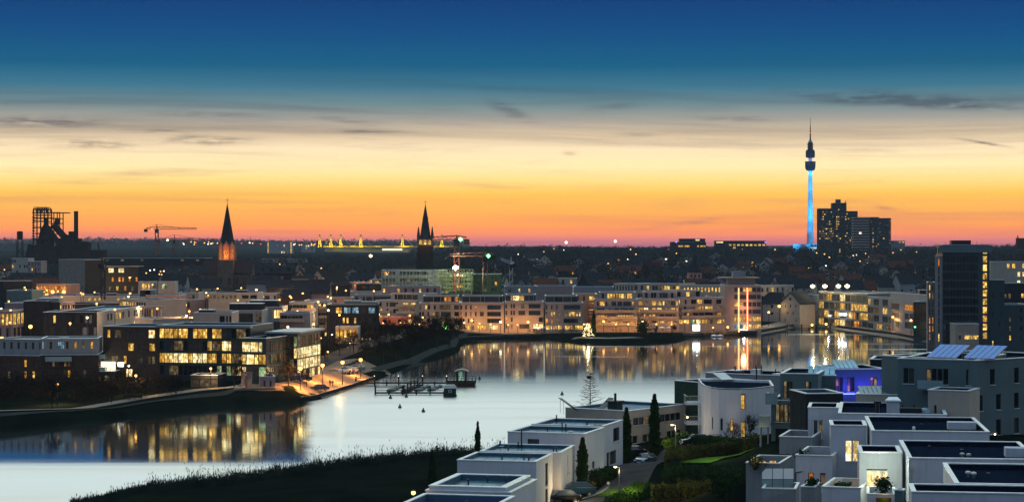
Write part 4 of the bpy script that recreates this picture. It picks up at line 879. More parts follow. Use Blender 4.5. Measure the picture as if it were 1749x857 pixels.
mid('scaffolded shell of a building under the bright floodlight', 752, 806, 466, 1010, 20, wall='scaffold_net', front=['d=c=d=c=', 'c=d=c=d=', 'd=c=d=c=', 'c=d=c=d='], sf=2.6, whf=.5)
scaffold('pale green floodlit scaffold around the building shell', 748, 808, 460, 497, 1003, 12, 6, 'scaffold_net', .09)
scaffold('dim scaffold on the grey building left of the floodlight', 652, 746, 461, 488, 1003, 16, 4, 'steel', .06)
mid('dark unlit building shell with small openings right of the scaffold', 808, 856, 468, 1015, 20, wall='dark_green_wood', front=['.d.d.dd.', '.d.d.dd.', '.d.d.dd.'], sf=3)
x_, Y_ = X(778, 985), 985; r2 = root('construction_floodlight', 'dazzling white construction floodlight above the green scaffold', 'floodlight', (x_, Y_, Z(460, Y_)), 0)
b = MB(); b.tube((0, 0, -1), (0, 0, 1.2), .12, m='steel'); b.build('mast', r2); b = MB(); b.lathe([(.05, -.1), (1.2, .5), (1.2, 1.2), (.05, 1.8)], 12, 'flood'); b.build('lamp_head', r2); light((0, -5, -3), (.95, 1, .5), 34000, r2, .5); light((0, 6, 2), (.9, 1, .5), 3000, r2, .5)
# ================================================================== ROADS, PATHS, QUAYS
strip('upper_path', [(-60, 378), (0, 386), (130, 398), (250, 419), (340, 433), (430, 441)], 3.2, 'paving', .14)
strip('lower_path', [(-60, 368.5), (0, 373), (120, 388), (250, 410), (400, 433.5), (470, 437)], 1.5, 'gravel_path', .14)
strip('plaza_paving', [(405, 440), (440, 440), (500, 443), (535, 450), (575, 472), (622, 502)], 11, 'plaza_stone', .14, cols=6)
strip('plaza_edge_paving', [(545, 456), (560, 490), (600, 520), (640, 530)], 12, 'plaza_stone', .1, cols=6)
strip('side_road', [(505, 474), (560, 530), (610, 585), (660, 640), (700, 720)], 7, 'asphalt', .16, cols=4)
strip('lawn_path', [(640, 520), (690, 566), (740, 612), (772, 648), (779, 700), (800, 728)], 2.2, 'gravel_path', .14)
strip('harbour_promenade', [(792, 734.5), (860, 737), (1020, 752), (1185, 751), (1288, 771), (1335, 817), (1368, 857)], 8, 'paving', .2, cols=4)
strip('harbour_promenade', [(1398, 855), (1470, 801), (1543, 746), (1574, 719), (1610, 706)], 9, 'paving', .2, cols=4)
strip('shore_path', [(1610, 706), (1660, 692), (1760, 664)], 3, 'gravel_path', .15)
strip('beach', [(985, 712), (1040, 706), (1090, 712)], 8, 'paving', .1)
strip('residential_road', [(960, 222), (1010, 232), (1050, 243), (1085, 258), (1120, 275), (1150, 292)], 5.5, 'asphalt', .16, cols=4)
strip('driveway', [(1085, 272), (1120, 279), (1160, 284), (1200, 286)], 4.5, 'asphalt', .2)
strip('side_kerb', [(975, 234), (1012, 240), (1040, 250)], .4, 'concrete', .28)
strip('lawn', [(1168, 255), (1200, 260), (1275, 263)], 7, 'lawn', .2, cols=4, kind='stuff')
strip('verge', [(1025, 240), (1048, 249)], 2.2, 'lawn', .2, kind='stuff')
def quay(pts, name='quay_wall', zt_=1.42, w_=.7):
    b = MB(); P_ = [(X(a, y), y) for a, y in pts]
    for (ax, ay), (cx, c_) in zip(P_[:-1], P_[1:]):
        d = Vector((cx - ax, c_ - ay)); L = d.length; d /= L; n = Vector((-d.y, d.x)) * w_
        q = [(ax, ay), (cx, c_), (cx + n.x, c_ + n.y), (ax + n.x, ay + n.y)]
        b.poly([(x_, y_, zt_) for x_, y_ in q], 'concrete')
        for i in range(4): (x0, y0), (x1, y1) = q[i], q[(i + 1) % 4]; b.poly([(x0, y0, -1.4), (x1, y1, -1.4), (x1, y1, zt_), (x0, y0, zt_)], 'quay_stone')
    b.build(name, kind='structure')
quay([(790, 712), (800, 716), (860, 731.4), (925, 735)]); quay([(1165, 744.5), (1185, 745.4), (1290, 765.4), (1340, 813.5), (1372, 849.3), (1393, 849.3), (1540, 740.5), (1570, 713.5), (1600, 703)])
quay([(515, 434.5), (541, 440), (560, 450), (600, 473), (640, 502)], 'plaza_edge', 1.1, .5)
# ================================================================== NEAR ROW OF WHITE HOUSES ABOVE THE REEDS
GN = 'white cube houses stepping down to the reeds'
nh = dict(zr=9.0, group=GN, cat='house', roofm='roof_pale', D=9, sf=2.9, fr='dark', cw=.36, par=.34)
def near(label, A, B, **k):
    q = dict(nh); q.update(k); return bld('white_house', label, A, B, **q)
def vents(rt, L, H_, pts, par=.34):
    for u, v, h in pts:
        b = MB(); b.tube((u, v, H_ - par), (u, v, H_ - par + h), .09, m='dark_metal'); b.tube((u, v, H_ - par + h), (u, v, H_ - par + h + .08), .14, .12, m='dark_metal'); b.build('vent_pipe', rt)
rt, L, H_ = near('white cube house at the bottom edge whose dark blue roof fills the corner', (665, 187), (829, 185), D=12, roofm='solar', par=.7); vents(rt, L, H_, [(6, 5, .6)])
rt, L, H_ = near('white cube house with raised double parapet and two short vent pipes', (727, 207), (872, 205), D=12, zr=8.35, pents=[(.03, .93, .03, .97, .75, dict(roofm='roof_pale', par=.55, cw=.6))]); vents(rt, L, H_ + .7, [(5.2, 5, .55), (3.8, 2.5, .55), (7, 5.5, .6)])
b = MB(); b.tube((7.3, -.06, 0), (7.3, -.06, H_ - .2), .06); b.build('downpipe', rt)
rt, L, H_ = near('plain white cube house with tall narrow side window, beside the lamp lit wall', (781, 230), (916, 228), D=9, right=['..c.', '..c.', '....'], whf=.9); vents(rt, L, H_, [(7, 3, .5), (7.5, 3.3, .6), (4, 5, .5)])
rt, L, H_ = near('white cube house whose corner glows warm above the two parked cars', (820, 240), (958, 238), D=9, right=['..c..', '.....'], wwf=.3, whf=.8, unit=[(-.0, .92, 1, 1, .1, 'dark_metal')]); vents(rt, L, H_, [(3.2, 8.4, 2.1), (2.8, 8.4, .6), (8, 4, .6), (8.3, 4.3, .5), (2.5, 4, .5)])
rt, L, H_ = near('white cube house with wide dark window near its roof, facing the reeds', (867, 254), (1000, 251), D=9, zr=10, front=['...d=.......'], right=['......', '..d...'], whf=.32, hd=.45, wwf=.8); vents(rt, L, H_, [(5, 7, 1.0), (5.5, 7, .8), (4, 4, .7)])
b = MB(); b.lathe([(.55, H_ - .45), (.55, H_ - .25), (.35, H_ - .05), (.05, H_)], 14, 'glass_rail', 7.0, 4); b.build('skylight_dome', rt)
rt, L, H_ = near('white cube house with square dark window high on its side and recessed door', (908, 269), (1030, 266), D=10, zr=9.6, right=['...d=.', '.dc=..'], whf=.62, wwf=.9); vents(rt, L, H_, [(6.4, 4, .7), (1, 8, .9)])
b = MB(); b.box(7.6, 9.0, 3, 4.6, H_ - .5, H_ - .05, 'dark_metal'); b.build('roof_hatch', rt)
light((X(1054, 262), 258, 4.6), (1, .75, .4), 120, shielded=True)
rt, L, H_ = near('large angular house with ribbon window, roof collectors and chimney by the tall cypresses', (1072, 298), (1171, 311), D=11, zr=9, wall='cream_plaster', front=['.dcmd.cddd.', 'dd.cm...dcc.'], whf=.42, hd=.75, wwf=.97, sf=2.6)
b = MB(); b.box(3.2, 4.8, 4, 5.6, H_ - .5, H_ + .9, 'dark_metal'); b.box(3.0, 5.0, 3.8, 5.8, H_ + .9, H_ + 1.1, 'dark_metal'); b.tube((4, 4.8, H_ + 1.1), (4, 4.8, H_ + 2.2), .2); b.build('chimney', rt)
def panel(rt, x, y, z, w_, d_, tilt, rz=0, n=1, m='solar', name='solar_panel'):
    """tilted collector on struts: d_ long, rising away by tilt"""
    for k in range(n):
        b = MB(); x0 = k * w_ / n + .04; x1 = (k + 1) * w_ / n - .04; s, c = math.sin(tilt), math.cos(tilt)
        p = [(x0, 0, 0), (x1, 0, 0), (x1, d_ * c, d_ * s), (x0, d_ * c, d_ * s)]; b.poly([(a, e, f + .12) for a, e, f in p], m); b.poly([(a, e, f + .02) for a, e, f in p][::-1], 'dark_metal')
        for i in range(4): (a, e, f), (g, h, j) = p[i], p[(i + 1) % 4]; b.poly([(a, e, f + .02), (g, h, j + .02), (g, h, j + .12), (a, e, f + .12)], 'steel')
        b.tube((x0 + .1, d_ * c * .9, -.3), (x0 + .1, d_ * c * .9, d_ * s * .9), .03, m='steel'); b.tube((x1 - .1, d_ * c * .9, -.3), (x1 - .1, d_ * c * .9, d_ * s * .9), .03, m='steel')
        o = b.build(name, rt, loc=(x, y, z)); o.rotation_euler.z = rz
panel(rt, -1.5, 7.5, H_ - .3, 2.0, 3.2, .62, .9, 1, 'steel'); panel(rt, 4.2, 8.0, H_ - .3, 1.6, 2.4, .7, -2.0, 1, 'dark_metal')
vents(rt, L, H_, [(2, 3, .7), (5.4, 6, .7)])
# white house with the curved wall
a0 = Vector((X(1197, 296), 296)); g = 6.4
rt = root('round_house', 'white house with curved wall and tall lit stair window above the dark car', 'house', (a0.x, a0.y, g), 0)
arc = [(1197, 296), (1203, 290.5), (1214, 287), (1228, 285), (1246, 284), (1264, 284), (1282, 285), (1300, 287), (1322, 290)]
pts = [Vector((X(p, y), y)) - a0 for p, y in arc]; HH = 13.2 - g; wb = MB(); sing = []
rects = {2: [(.25, .75, 1.0, 2.6, 'c')], 3: [(-.1, 0, 0, 0, 0)], 4: [], 5: [(.2, 1.0, 4.0, 6.1, 'y'), (.2, 1.0, .1, 2.3, 'y')], 6: [(.5, .95, 1.0, 2.3, 'd')]}
rects[2] = [(.3, .62, 1.0, 2.7, 'd')]; rects[3] = [(.2, .6, 1.0, 2.7, 'd'), (1.0 - .0, 1.1, 0, 0, 0)][:1]; rects[4] = [(.1, .55, 1.0, 2.7, 'y')]
for i in range(len(pts) - 1):
    d = pts[i + 1] - pts[i]; an = math.atan2(d.y, d.x); T = facade(wb, rects.get(i, []), d.length, HH + 1, (pts[i].x, pts[i].y, -1), an, 'white_plaster')
    for r in rects.get(i, []): sing.append((T(r[0], .13, r[2] + 1), an, r[1] - r[0], r[3] - r[2], r[4]))
# openings were given from the ground, walls start a metre below it
wb = MB(); sing = []
for i in range(len(pts) - 1):
    rr_ = [(a, c, z0 + 1, z1 + 1, ch) for a, c, z0, z1, ch in rects.get(i, [])]; d = pts[i + 1] - pts[i]; an = math.atan2(d.y, d.x); T = facade(wb, rr_, d.length, HH + 1, (pts[i].x, pts[i].y, -1), an, 'white_plaster')
    for r in rr_: sing.append((T(r[0], .13, r[2]), an, r[1] - r[0], r[3] - r[2], r[4]))
bk = [pts[-1] + Vector((1, 12)), pts[0] + Vector((0.5, 10))]
ring = [(p.x, p.y) for p in pts] + [(p.x, p.y) for p in bk]
for i in range(len(pts) - 1, len(ring)): (x0, y0), (x1, y1) = ring[i], ring[(i + 1) % len(ring)]; wb.poly([(x0, y0, -1), (x1, y1, -1), (x1, y1, HH), (x0, y0, HH)], 'white_plaster')
wb.build('wall', rt)
for p, an, w_, h_, ch in sing: link('window', win_mesh(w_, h_, ch, 'dark'), rt, p, an)
rb = MB(); rb.poly([(x_, y_, HH - .3) for x_, y_ in ring], 'roof_dark'); cxr = sum(p[0] for p in ring) / len(ring); cyr = sum(p[1] for p in ring) / len(ring)
for i in range(len(ring)):
    (x0, y0), (x1, y1) = ring[i], ring[(i + 1) % len(ring)]; f = .95
    i0 = (cxr + (x0 - cxr) * f, cyr + (y0 - cyr) * f); i1 = (cxr + (x1 - cxr) * f, cyr + (y1 - cyr) * f)
    rb.poly([(x0, y0, HH + .05), (x1, y1, HH + .05), (i1[0], i1[1], HH + .05), (i0[0], i0[1], HH + .05)], 'coping'); rb.poly([(x0, y0, HH - .1), (x1, y1, HH - .1), (x1, y1, HH + .05), (x0, y0, HH + .05)], 'dark_metal'); rb.poly([(i0[0], i0[1], HH + .05), (i1[0], i1[1], HH + .05), (i1[0], i1[1], HH - .3), (i0[0], i0[1], HH - .3)], 'coping')
rb.build('roof', rt)
panel(rt, 3.6, 6, HH, 2.2, 2.6, .35, .5, 1, 'steel'); b = MB(); b.tube((9, 8, HH - .3), (9, 8, HH + 1.6), .12); b.build('flue', rt)
for z0 in (1.0, 3.9):        # balconies on the left end
    b = MB(); b.box(-2.0, .3, 1.0, 5.0, z0 - .3, z0, 'white_plaster'); b.build('balcony', rt); b = MB(); b.box(-2.05, -1.97, 1.0, 5.0, z0 + .95, z0 + 1.02, 'steel'); b.box(-2.05, .2, .96, 1.04, z0 + .95, z0 + 1.02, 'steel')
    for k in range(12): b.tube((-2.0, 1.0 + k * .36, z0), (-2.0, 1.0 + k * .36, z0 + .95), .02, m='steel', n=3); b.tube((-2.0 + k * .2, 1.0, z0), (-2.0 + k * .2, 1.0, z0 + .95), .02, m='steel', n=3)
    b.build('railing', rt)
light((X(1245, 282), 279.5, 8.4), (1, .72, .5), 190, shielded=True)
bld('dark_house', 'dark green timber clad house behind the white curved house', (1152, 314), (1212, 308), zr=12.4, D=10, wall='dark_green_wood', cat='house', roofm='roof_dark', front=['......', '......'])
rt, L, H_ = bld('flat_roofed_house', 'low house with cluttered dark roof between the curved house and the lake', (1205, 330), (1345, 322), zr=12.6, D=10, wall='grey_plaster', cat='house', roofm='roof_dark', unit=[(.2, .2, 2, 2, .8, 'dark_metal'), (.45, .3, 1.4, 1.4, 1.0, 'coping'), (.75, .2, 3, 2, .5, 'dark_metal')]); vents(rt, L, H_, [(8, 4, 1.6), (10.5, 4, 1.0)])
# ================================================================== GREY HOUSE WITH WIDE WINDOWS AND ITS NEIGHBOURS
rt, L, H_ = bld('grey_house', 'blue grey three storey house with four pane window and glass balconies', (1317, 254), (1397, 252.6), zr=13.9, D=11, wall='bluegrey_plaster', cat='house', roofm='roof_dark', front=['.mmmm......', '.d==....dd.'], sf=3.0, whf=.73, wwf=.97, hd=.25, par=.2, left=['.....'],
    pents=[(.19, 1, .02, 1, 3.5, dict(front=['.mcc....mc..'], wwf=.97, whf=.66, sf=3.2, hd=.7, roofm='roof_dark', par=.25))])
for x0, x1, z in ((-.55, .95, H_ - .1), (-1.4, .0, H_ - 2.9)):
    b = MB(); b.box(x0, x1, -.9, 2.0, z - .18, z, 'grey_plaster'); b.build('balcony', rt); b = MB()
    b.box(x0, x1, -.95, -.9, z - .35, z + 1.0, 'glass_rail'); b.box(x0 - .05, x0, -.95, 2.0, z - .35, z + 1.0, 'glass_rail'); b.box(x0 - .06, x1 + .01, -.97, -.88, z + 1.0, z + 1.06, 'steel'); b.build('balustrade', rt)
b = MB(); b.tube((-1.2, -.6, -1), (-1.2, -.6, H_ - 3.1), .14, m='grey_plaster'); b.tube((-.3, -.6, -1), (-.3, -.6, H_ - 3.1), .12, m='grey_plaster'); b.build('balcony_column', rt)
light((X(1305, 252), 251.0, 8.6), (1, .75, .45), 9, shielded=True)
rt, L, H_ = bld('blue_house', 'deep blue house wing between the grey house and the violet lit facade', (1396, 258), (1428, 257.8), zr=16.7, D=9, wall='bluegrey_plaster', cat='house', roofm='roof_dark')
panel(rt, -1.2, .4, H_ - .1, 3.4, 3.2, .33, -.1, 5, 'roof_pale', 'roof_glazing')
rt, L, H_ = bld('violet_house', 'house with facade washed in violet light and pink lit windows', (1427, 261), (1512, 261.8), zr=17.3, D=9, wall='bluegrey_plaster', cat='house', roofm='roof_dark', front=['pd.pd....pm..', '.............'], sf=3, whf=.62, wwf=.9, hd=.55)
panel(rt, .8, 2.5, H_ - .1, 3.0, 3.0, .3, -.05, 5, 'roof_pale', 'roof_glazing')
for u in (.12, .52, .8): light((L * u, -1.1, H_ - 2.2), (.08, .04, 1), 230, rt, .15, shielded=True)
b = MB(); b.box(L * .1, L * .35, -1.0, -.7, H_ - 3.1, H_ - 3.0, 'lamp_blue'); b.build('light_strip', rt)
bld('dark_roofed_house', 'low dark roofed house between the violet facade and the solar roofed block', (1486, 268), (1540, 267), zr=18.2, D=8, wall='dark_slate', cat='house', roofm='roof_dark', unit=[(.5, .2, .8, .8, .8, 'dark_metal')])
bld('angular_house', 'black walled house with folded pale roof in front of the blue wing', (1376, 243), (1440, 243.6), zr=15.5, D=7, wall='dark_slate', cat='house', roofm='roof_pale')
rt, L, H_ = bld('terrace_house', 'long low house with pale metal roof and glass balustrade beneath the solar roofed block', (1462, 241), (1586, 239), zr=15.6, D=13, wall='cream_plaster', cat='house', roofm='roof_pale', unit=[(.62, .2, 1.2, 1.0, .9, 'dark_metal'), (.35, .5, .8, .8, .6, 'coping')])
b = MB()
for k in range(11): b.box(2.6 + k * .62, 2.6 + k * .62 + .58, 9.0, 9.06, H_ - .4, H_ + .75, 'glass_rail'); b.tube((2.58 + k * .62, 9.0, H_ - .4), (2.58 + k * .62, 9.0, H_ + .8), .03, m='dark_metal', n=4)
b.build('balustrade', rt); panel(rt, .4, 1.6, H_ - .2, 3.8, 2.4, .34, .25, 7, 'glass_rail', 'roof_glazing'); vents(rt, L, H_, [(4, 3, .8), (6, 2, .6), (7, 4, .7)])
rt, L, H_ = bld('side_wing', 'lamp lit cream wing with flat roof in front of the solar roofed block', (1585, 228), (1656, 226), zr=17.0, D=5, wall='cream_plaster', cat='house', roofm='roof_dark', front=['..d...........', '..............'], sf=3, whf=.5, hd=1.2, wwf=.8)
rt, L, H_ = bld('solar_roofed_block', 'dark teal apartment block with two blue solar arrays on its roof', (1533, 237), (1669, 233), zr=20.0, D=15, wall='bluegrey_plaster', cat='building', roofm='roof_dark', sf=2.9, whf=.62, wwf=.9, hd=.75, par=.3,
    front=['.dc..mddd...d.', '..............', '..............'])
panel(rt, 3.0, 1.2, H_ + .1, 3.7, 4.6, .28, -.14, 5, 'solar'); panel(rt, 7.3, 1.2, H_ + .1, 3.7, 4.6, .28, -.14, 5, 'solar'); vents(rt, L, H_, [(7.4, 1.0, 1.0), (5, 6, .8)])
b = MB(); b.box(L * .3, L * .62, -1.6, -.05, H_ - 3.5, H_ - 3.3, 'bluegrey_plaster'); b.box(L * .3, L * .62, -1.7, -1.62, H_ - 3.3, H_ - 2.3, 'glass_rail'); b.build('balcony', rt)
bld('corner_block', 'blue teal corner block with small dark windows at the right edge', (1669, 232.6), (1830, 244), zr=20.0, D=14, wall='bluegrey_plaster', cat='building', roofm='roof_dark', sf=2.9, whf=.62, wwf=.8, hd=.75, par=.3, front=['..d...d.....d...', 'd..d..d....d....', '...d..c...d.....'])
lamp('tall slim lamp post before the cream wing below the solar panels', 1619, 216, 5.6, 'lamp_white', .12, 70, (1, .85, .5), kind='arm', arm=.9); lamp('tall slim lamp post nearest the right edge, before the teal block', 1687, 212, 5.0, 'lamp_white', .12, 70, (1, .85, .5), kind='arm', arm=.9)
# ================================================================== THE WHITE TERRACED HOUSES AT THE LOWER RIGHT
GF = 'white terraced houses with dark flat roofs and pale parapets'
fh = dict(zr=14.8, group=GF, cat='house', roofm='roof_dark', par=.45, cw=.32, sf=3.0, D=15, fr='white')
def terr(label, A, B, name='terraced_house', **k):
    q = dict(fh); q.update(k); return bld(name, label, A, B, **q)
def sub(rt, ref, A, B, zr, D, **k):
    """another volume of the same house, given in world terms, built in the house's own frame"""
    o = rt.matrix_world if False else None
    ang = rt.rotation_euler.z; ox, oy, oz = rt.location; ax, ay = X(*A) - ox, A[1] - oy; bx, by = X(*B) - ox, B[1] - oy
    c, s = math.cos(-ang), math.sin(-ang); lx, ly = ax * c - ay * s, ax * s + ay * c; w_ = math.hypot(bx - ax, by - ay)
    q = dict(wallm='white_plaster', roofm='roof_dark', par=.45, cw=.32, sf=3.0, fr='white', pxm=FPX / A[1]); q.update(k); H0 = zr - oz + 4
    block(rt, lx, ly, -4, w_, D, H0, **q); return lx, ly, w_, zr - oz
# rearmost
rt, L, H_ = terr('rearmost terraced house with chimney box, skylight dome and dark terrace window', (1432, 223), (1617, 221), D=16)
sub(rt, (0, 0), (1380, 231), (1432, 230), 14.8, 7, front=['.cm...', '......'], left=['.m.'], hd=.9, whf=.7, wwf=.97, names=('terrace_wall', 'terrace_roof'))
b = MB(); b.box(5.2, 6.6, 4.5, 6.2, H_ - .45, H_ + 1.1, 'white_plaster'); b.poly([(5.0, 4.3, H_ + 1.1), (6.8, 4.3, H_ + 1.1), (6.4, 5.3, H_ + 1.5), (5.4, 5.3, H_ + 1.5)], 'coping'); b.box(5.1, 6.7, 4.4, 6.3, H_ + 1.1, H_ + 1.2, 'coping'); b.build('chimney_box', rt)
b = MB(); b.box(6.6, 9.0, 4.8, 6.2, H_ - .45, H_ + .3, 'dark_metal'); b.build('roof_unit', rt)
b = MB(); b.lathe([(.75, H_ - .45), (.75, H_ - .2), (.6, H_ + .1), (.3, H_ + .28), (.02, H_ + .33)], 16, 'glass_rail', 9.4, 6); b.build('skylight_dome', rt)
b = MB(); b.tube((4.2, 3.5, H_ - .45), (4.2, 3.5, H_ + 1.0), .25); b.box(3.8, 4.6, 3.3, 3.7, H_ + .9, H_ + 1.15, 'dark_metal'); b.build('flue', rt); vents(rt, L, H_, [(8.2, 8, .8), (7, 9, .7)])
b = MB(); b.box(8.6, 10.4, 3.0, 3.5, H_ - .44, H_ - .3, 'coping'); b.build('roof_hatch', rt)
rt, L, H_ = terr('second terraced house from the back, with the warm curtained terrace window', (1489, 202), (1690, 200.5), D=17)
sub(rt, (0, 0), (1419, 208), (1480, 207.2), 14.8, 6, front=['..ww.', '.....'], left=['.cc.'], hd=1.0, whf=.72, wwf=.97, names=('terrace_wall', 'terrace_roof'))
b = MB(); b.box(8.0, 10.8, 8, 9.6, H_ - .45, H_ + .25, 'white_plaster'); b.build('skylight_box', rt); b = MB(); b.lathe([(.16, H_ - .45), (.16, H_ - .2), (.05, H_ - .1)], 8, 'coping', 4.5, 7); b.build('roof_vent', rt)
rt, L, H_ = terr('third terraced house from the back, with the pale green floodlit terrace wall', (1552, 176), (1775, 174.5), D=16)
sub(rt, (0, 0), (1468, 181), (1540, 180.4), 14.8, 6, front=['.www..', '......'], left=['..yy.'], right=['.c.'], hd=1.0, whf=.76, wwf=.98, names=('terrace_wall', 'terrace_roof'))
light((X(1500, 178), 177.4, 13.9), (.85, 1, .72), 430, None, .1); light((X(1472, 180), 179.2, 12.9), (1, .9, .6), 14, None, .1)
b = MB(); b.box(8.8, 11.6, 6.5, 8.2, H_ - .45, H_ + .35, 'white_plaster'); b.build('skylight_box', rt)
for x_, y_ in ((4.9, 5), (5.4, 4.4)): b = MB(); b.lathe([(.12, H_ - .45), (.12, H_ - .15), (.22, H_ - .12), (.2, H_ + .02), (.02, H_ + .06)], 10, 'steel', x_, y_); b.build('roof_vent', rt)
vents(rt, L, H_, [(2.5, 12, .35), (10.5, 3.5, .4)], .45)
rt, L, H_ = terr('nearest terraced house, its side wall glowing orange, at the bottom right corner', (1632, 157), (1790, 156), D=15)
sub(rt, (0, 0), (1558, 151.7), (1800, 150.5), 14.8, 5.2, names=('terrace_wall', 'terrace_roof'))
light((X(1632, 157) - 1.3, 164.0, 13.2), (1, .45, .12), 42, None, .1)
for x_, y_ in ((1.6, 9), (2.0, 8.4)): b = MB(); b.lathe([(.14, H_ - .45), (.14, H_ - .15), (.24, H_ - .12), (.2, H_ + .02), (.02, H_ + .06)], 10, 'steel', x_, y_); b.build('roof_vent', rt)
b = MB(); b.box(5.9, 6.6, 3, 5, H_ - .45, H_ + .5, 'coping'); b.build('roof_unit', rt)
bld('gate_pillar', 'square teal pillar with pale cap beside the nearest terraced house', (1528, 152), (1542, 151.8), zr=14.9, D=.9, wall='bluegrey_plaster', cat='pillar', cw=.1, par=.1)
for o in [o for o in list(C.objects) if o.name.startswith('terraced_house')]:
    b = MB(); b.tube((.25, -.07, -4), (.25, -.07, 3.6), .05, n=6, m='steel'); b.box(.12, .38, -.16, -.01, 3.3, 3.6, 'steel'); b.build('downpipe', o)
    b = MB(); [b.box(5 + k * .35, 5.05 + k * .35, -.02, -.004, 1.6, 1.75, 'dark_metal') for k in range(3)]; b.build('overflow_spout', o)
# terraces and balcony volumes in front of them
th = dict(group='walled roof terraces in front of the terraced houses', cat='terrace', roofm='paving', cw=.2, par=1.0, fr='dark')
def walled(label, A, B, zr, D, wall='white_plaster', **k):
    q = dict(th); q.update(k); return bld('roof_terrace', label, A, B, zr=zr, D=D, wall=wall, **q)
walled('clapboard terrace block with dark doorway, left of the dark terrace window', (1331, 225), (1388, 224), 12.1, 8, 'grey_plaster', front=['dd....', '......'], hd=.9, whf=.9, wwf=.98, band='grey_plaster')
walled('terrace with round black planter shrub in front of the warm curtained window', (1359, 205), (1421, 204), 12.1, 9, front=['..o.m.', '......'], left=['.cc=.'], hd=.7, whf=.8, wwf=.9, sf=2.6)
b = MB(); x0 = X(1359, 204.9); b.tube((x0, 204.85, 10.4), (x0 + 3.1, 204.8, 10.8), .05); b.tube((x0, 204.85, 10.4), (x0, 204.85, 7), .05); r2 = root('drainpipe', 'dark drainpipe bending across the terrace wall beside the glass screen', 'pipe', (0, 0, 0)); b.build('pipe', r2)
walled('tall grey clapboard terrace with glowing planter lights and yellow lit bush', (1274, 212), (1331, 211), 10.6, 8, 'grey_plaster', par=.6)
walled('terrace with tall frosted glass screen in three panels', (1302, 187), (1359, 186.4), 10.9, 5, 'grey_plaster', left=['.ccc.'], hd=.5, whf=.6, par=.3)
x0, x1 = X(1301, 190), X(1356, 190)
r2 = root('glass_screen', 'tall frosted glass screen in three panels on the lower terrace', 'screen', (x0, 190, 10.75))
for k in range(3):
    b = MB(); u0 = (x1 - x0) * k / 3 + .03; u1 = (x1 - x0) * (k + 1) / 3 - .03; b.box(u0, u1, 0, .03, 0, .62, 'glass_rail'); 
    if k == 0: b.poly([(u0, 0, .68), (u1, 0, .68), (u1, 0, 1.65), (u0 + .35, 0, 1.65), (u0, 0, 1.3)], 'white_plastic')
    else: b.box(u0, u1, 0, .03, .68, 1.65, 'white_plastic')
    b.build('pane', r2)
b = MB(); [b.tube(((x1 - x0) * k / 3, 0, -.2), ((x1 - x0) * k / 3, 0, 1.68), .025, m='dark_metal', n=4) for k in range(1, 4)]; b.box(0, x1 - x0, -.02, 0, .62, .67, 'dark_metal'); b.build('frame', r2)
walled('terrace with long black planter next to the green floodlit wall', (1404, 178), (1470, 177), 12.1, 7, front=['......', '......'], left=['.yy=.'], hd=.95, whf=.8)
walled('small terrace with leafy shrub in front of the white terrace door', (1481, 172), (1529, 171.6), 12.2, 5)
walled('small low terrace with dark pot plants below the orange lit doorway', (1368, 196), (1392, 195.6), 10.0, 4, 'grey_plaster')
light((X(1380, 201), 202.6, 10.2), (1, .6, .2), 10, None, .1)
rb = MB(); 
def potplant(label, px, Y, z, s, m='cypress_leaf', lit=None, name='pot_plant', n=260):
    r2 = root(name, label, 'plant', (X(px, Y), Y, z)); b = MB(); b.lathe([(.02, 0), (.22 * s, 0), (.3 * s, .35 * s), (.02, .36 * s)], 10, 'dark_metal'); b.build('pot', r2)
    leafcloud(int(px), n, lambda r: tuple(Vector((r.gauss(0, .30), r.gauss(0, .30), .75 + r.gauss(0, .26))) * s), .2 * s, m).build('foliage', r2, 'stuff')
    if lit: light((0, -.4 * s, .9 * s), (1, .7, .2), lit, r2, .05)
potplant('yellow lit ornamental bush at the corner of the clapboard terrace', 1290, 211, 10.0, 1.1, 'hedge_olive', 9)
potplant('round black shrub in a pot on the terrace below the warm window', 1369, 206.5, 11.3, .9); potplant('leafy shrub standing before the white lit terrace door', 1509, 174, 12.0, 1.0, n=420)
potplant('small dark pot plant by the orange lit doorway', 1384, 197, 9.7, .7); potplant('second pot plant right of the doorway, larger and darker', 1390, 197.5, 9.7, .8)
for k, px in enumerate((1299, 1305, 1317, 1323)):
    r2 = root('planter_light', nth(k) + ' glowing yellow planter from the left along the clapboard terrace', 'planter', (X(px, 213), 213, 9.95), 0, 'glowing planters on the clapboard terrace'); b = MB(); b.box(-.14, .14, -.1, .1, 0, .75, 'lit_y'); b.build('light_box', r2); b = MB(); b.box(-.16, .16, -.12, .12, .75, .8, 'dark_metal'); b.build('lid', r2)
light((X(1311, 212), 212.2, 10.4), (1, .8, .25), 12, None, .1)
r2 = root('planter', 'long black planter box on the terrace beside the green floodlit wall', 'planter', (X(1424, 181), 181, 11.1)); b = MB(); b.box(0, 1.7, 0, .4, 0, .7, 'dark_metal'); b.build('box', r2); leafcloud(9, 200, lambda r: (r.uniform(.1, 1.6), r.uniform(.05, .35), .75 + abs(r.gauss(0, .12))), .18, 'cypress_leaf').build('foliage', r2, 'stuff')
r2 = root('planter', 'yellow lit wooden planter under the leafy shrub', 'planter', (X(1500, 170), 170.6, 11.3)); b = MB(); b.box(0, 1.2, 0, .4, 0, .75, 'hedge_olive'); b.build('box', r2); light((.6, -.3, .9), (1, .7, .2), 8, r2, .05)
b = MB(); b.box(0, 3.8, 0, .35, -1.5, 1.6, 'bluegrey_plaster'); r2 = root('garden_wall', 'dark blue garden wall beside the dark hedge and the green lawn', 'wall', (X(1260, 240), 240, gz(X(1260, 240), 240)), .1); b.build('wall', r2)
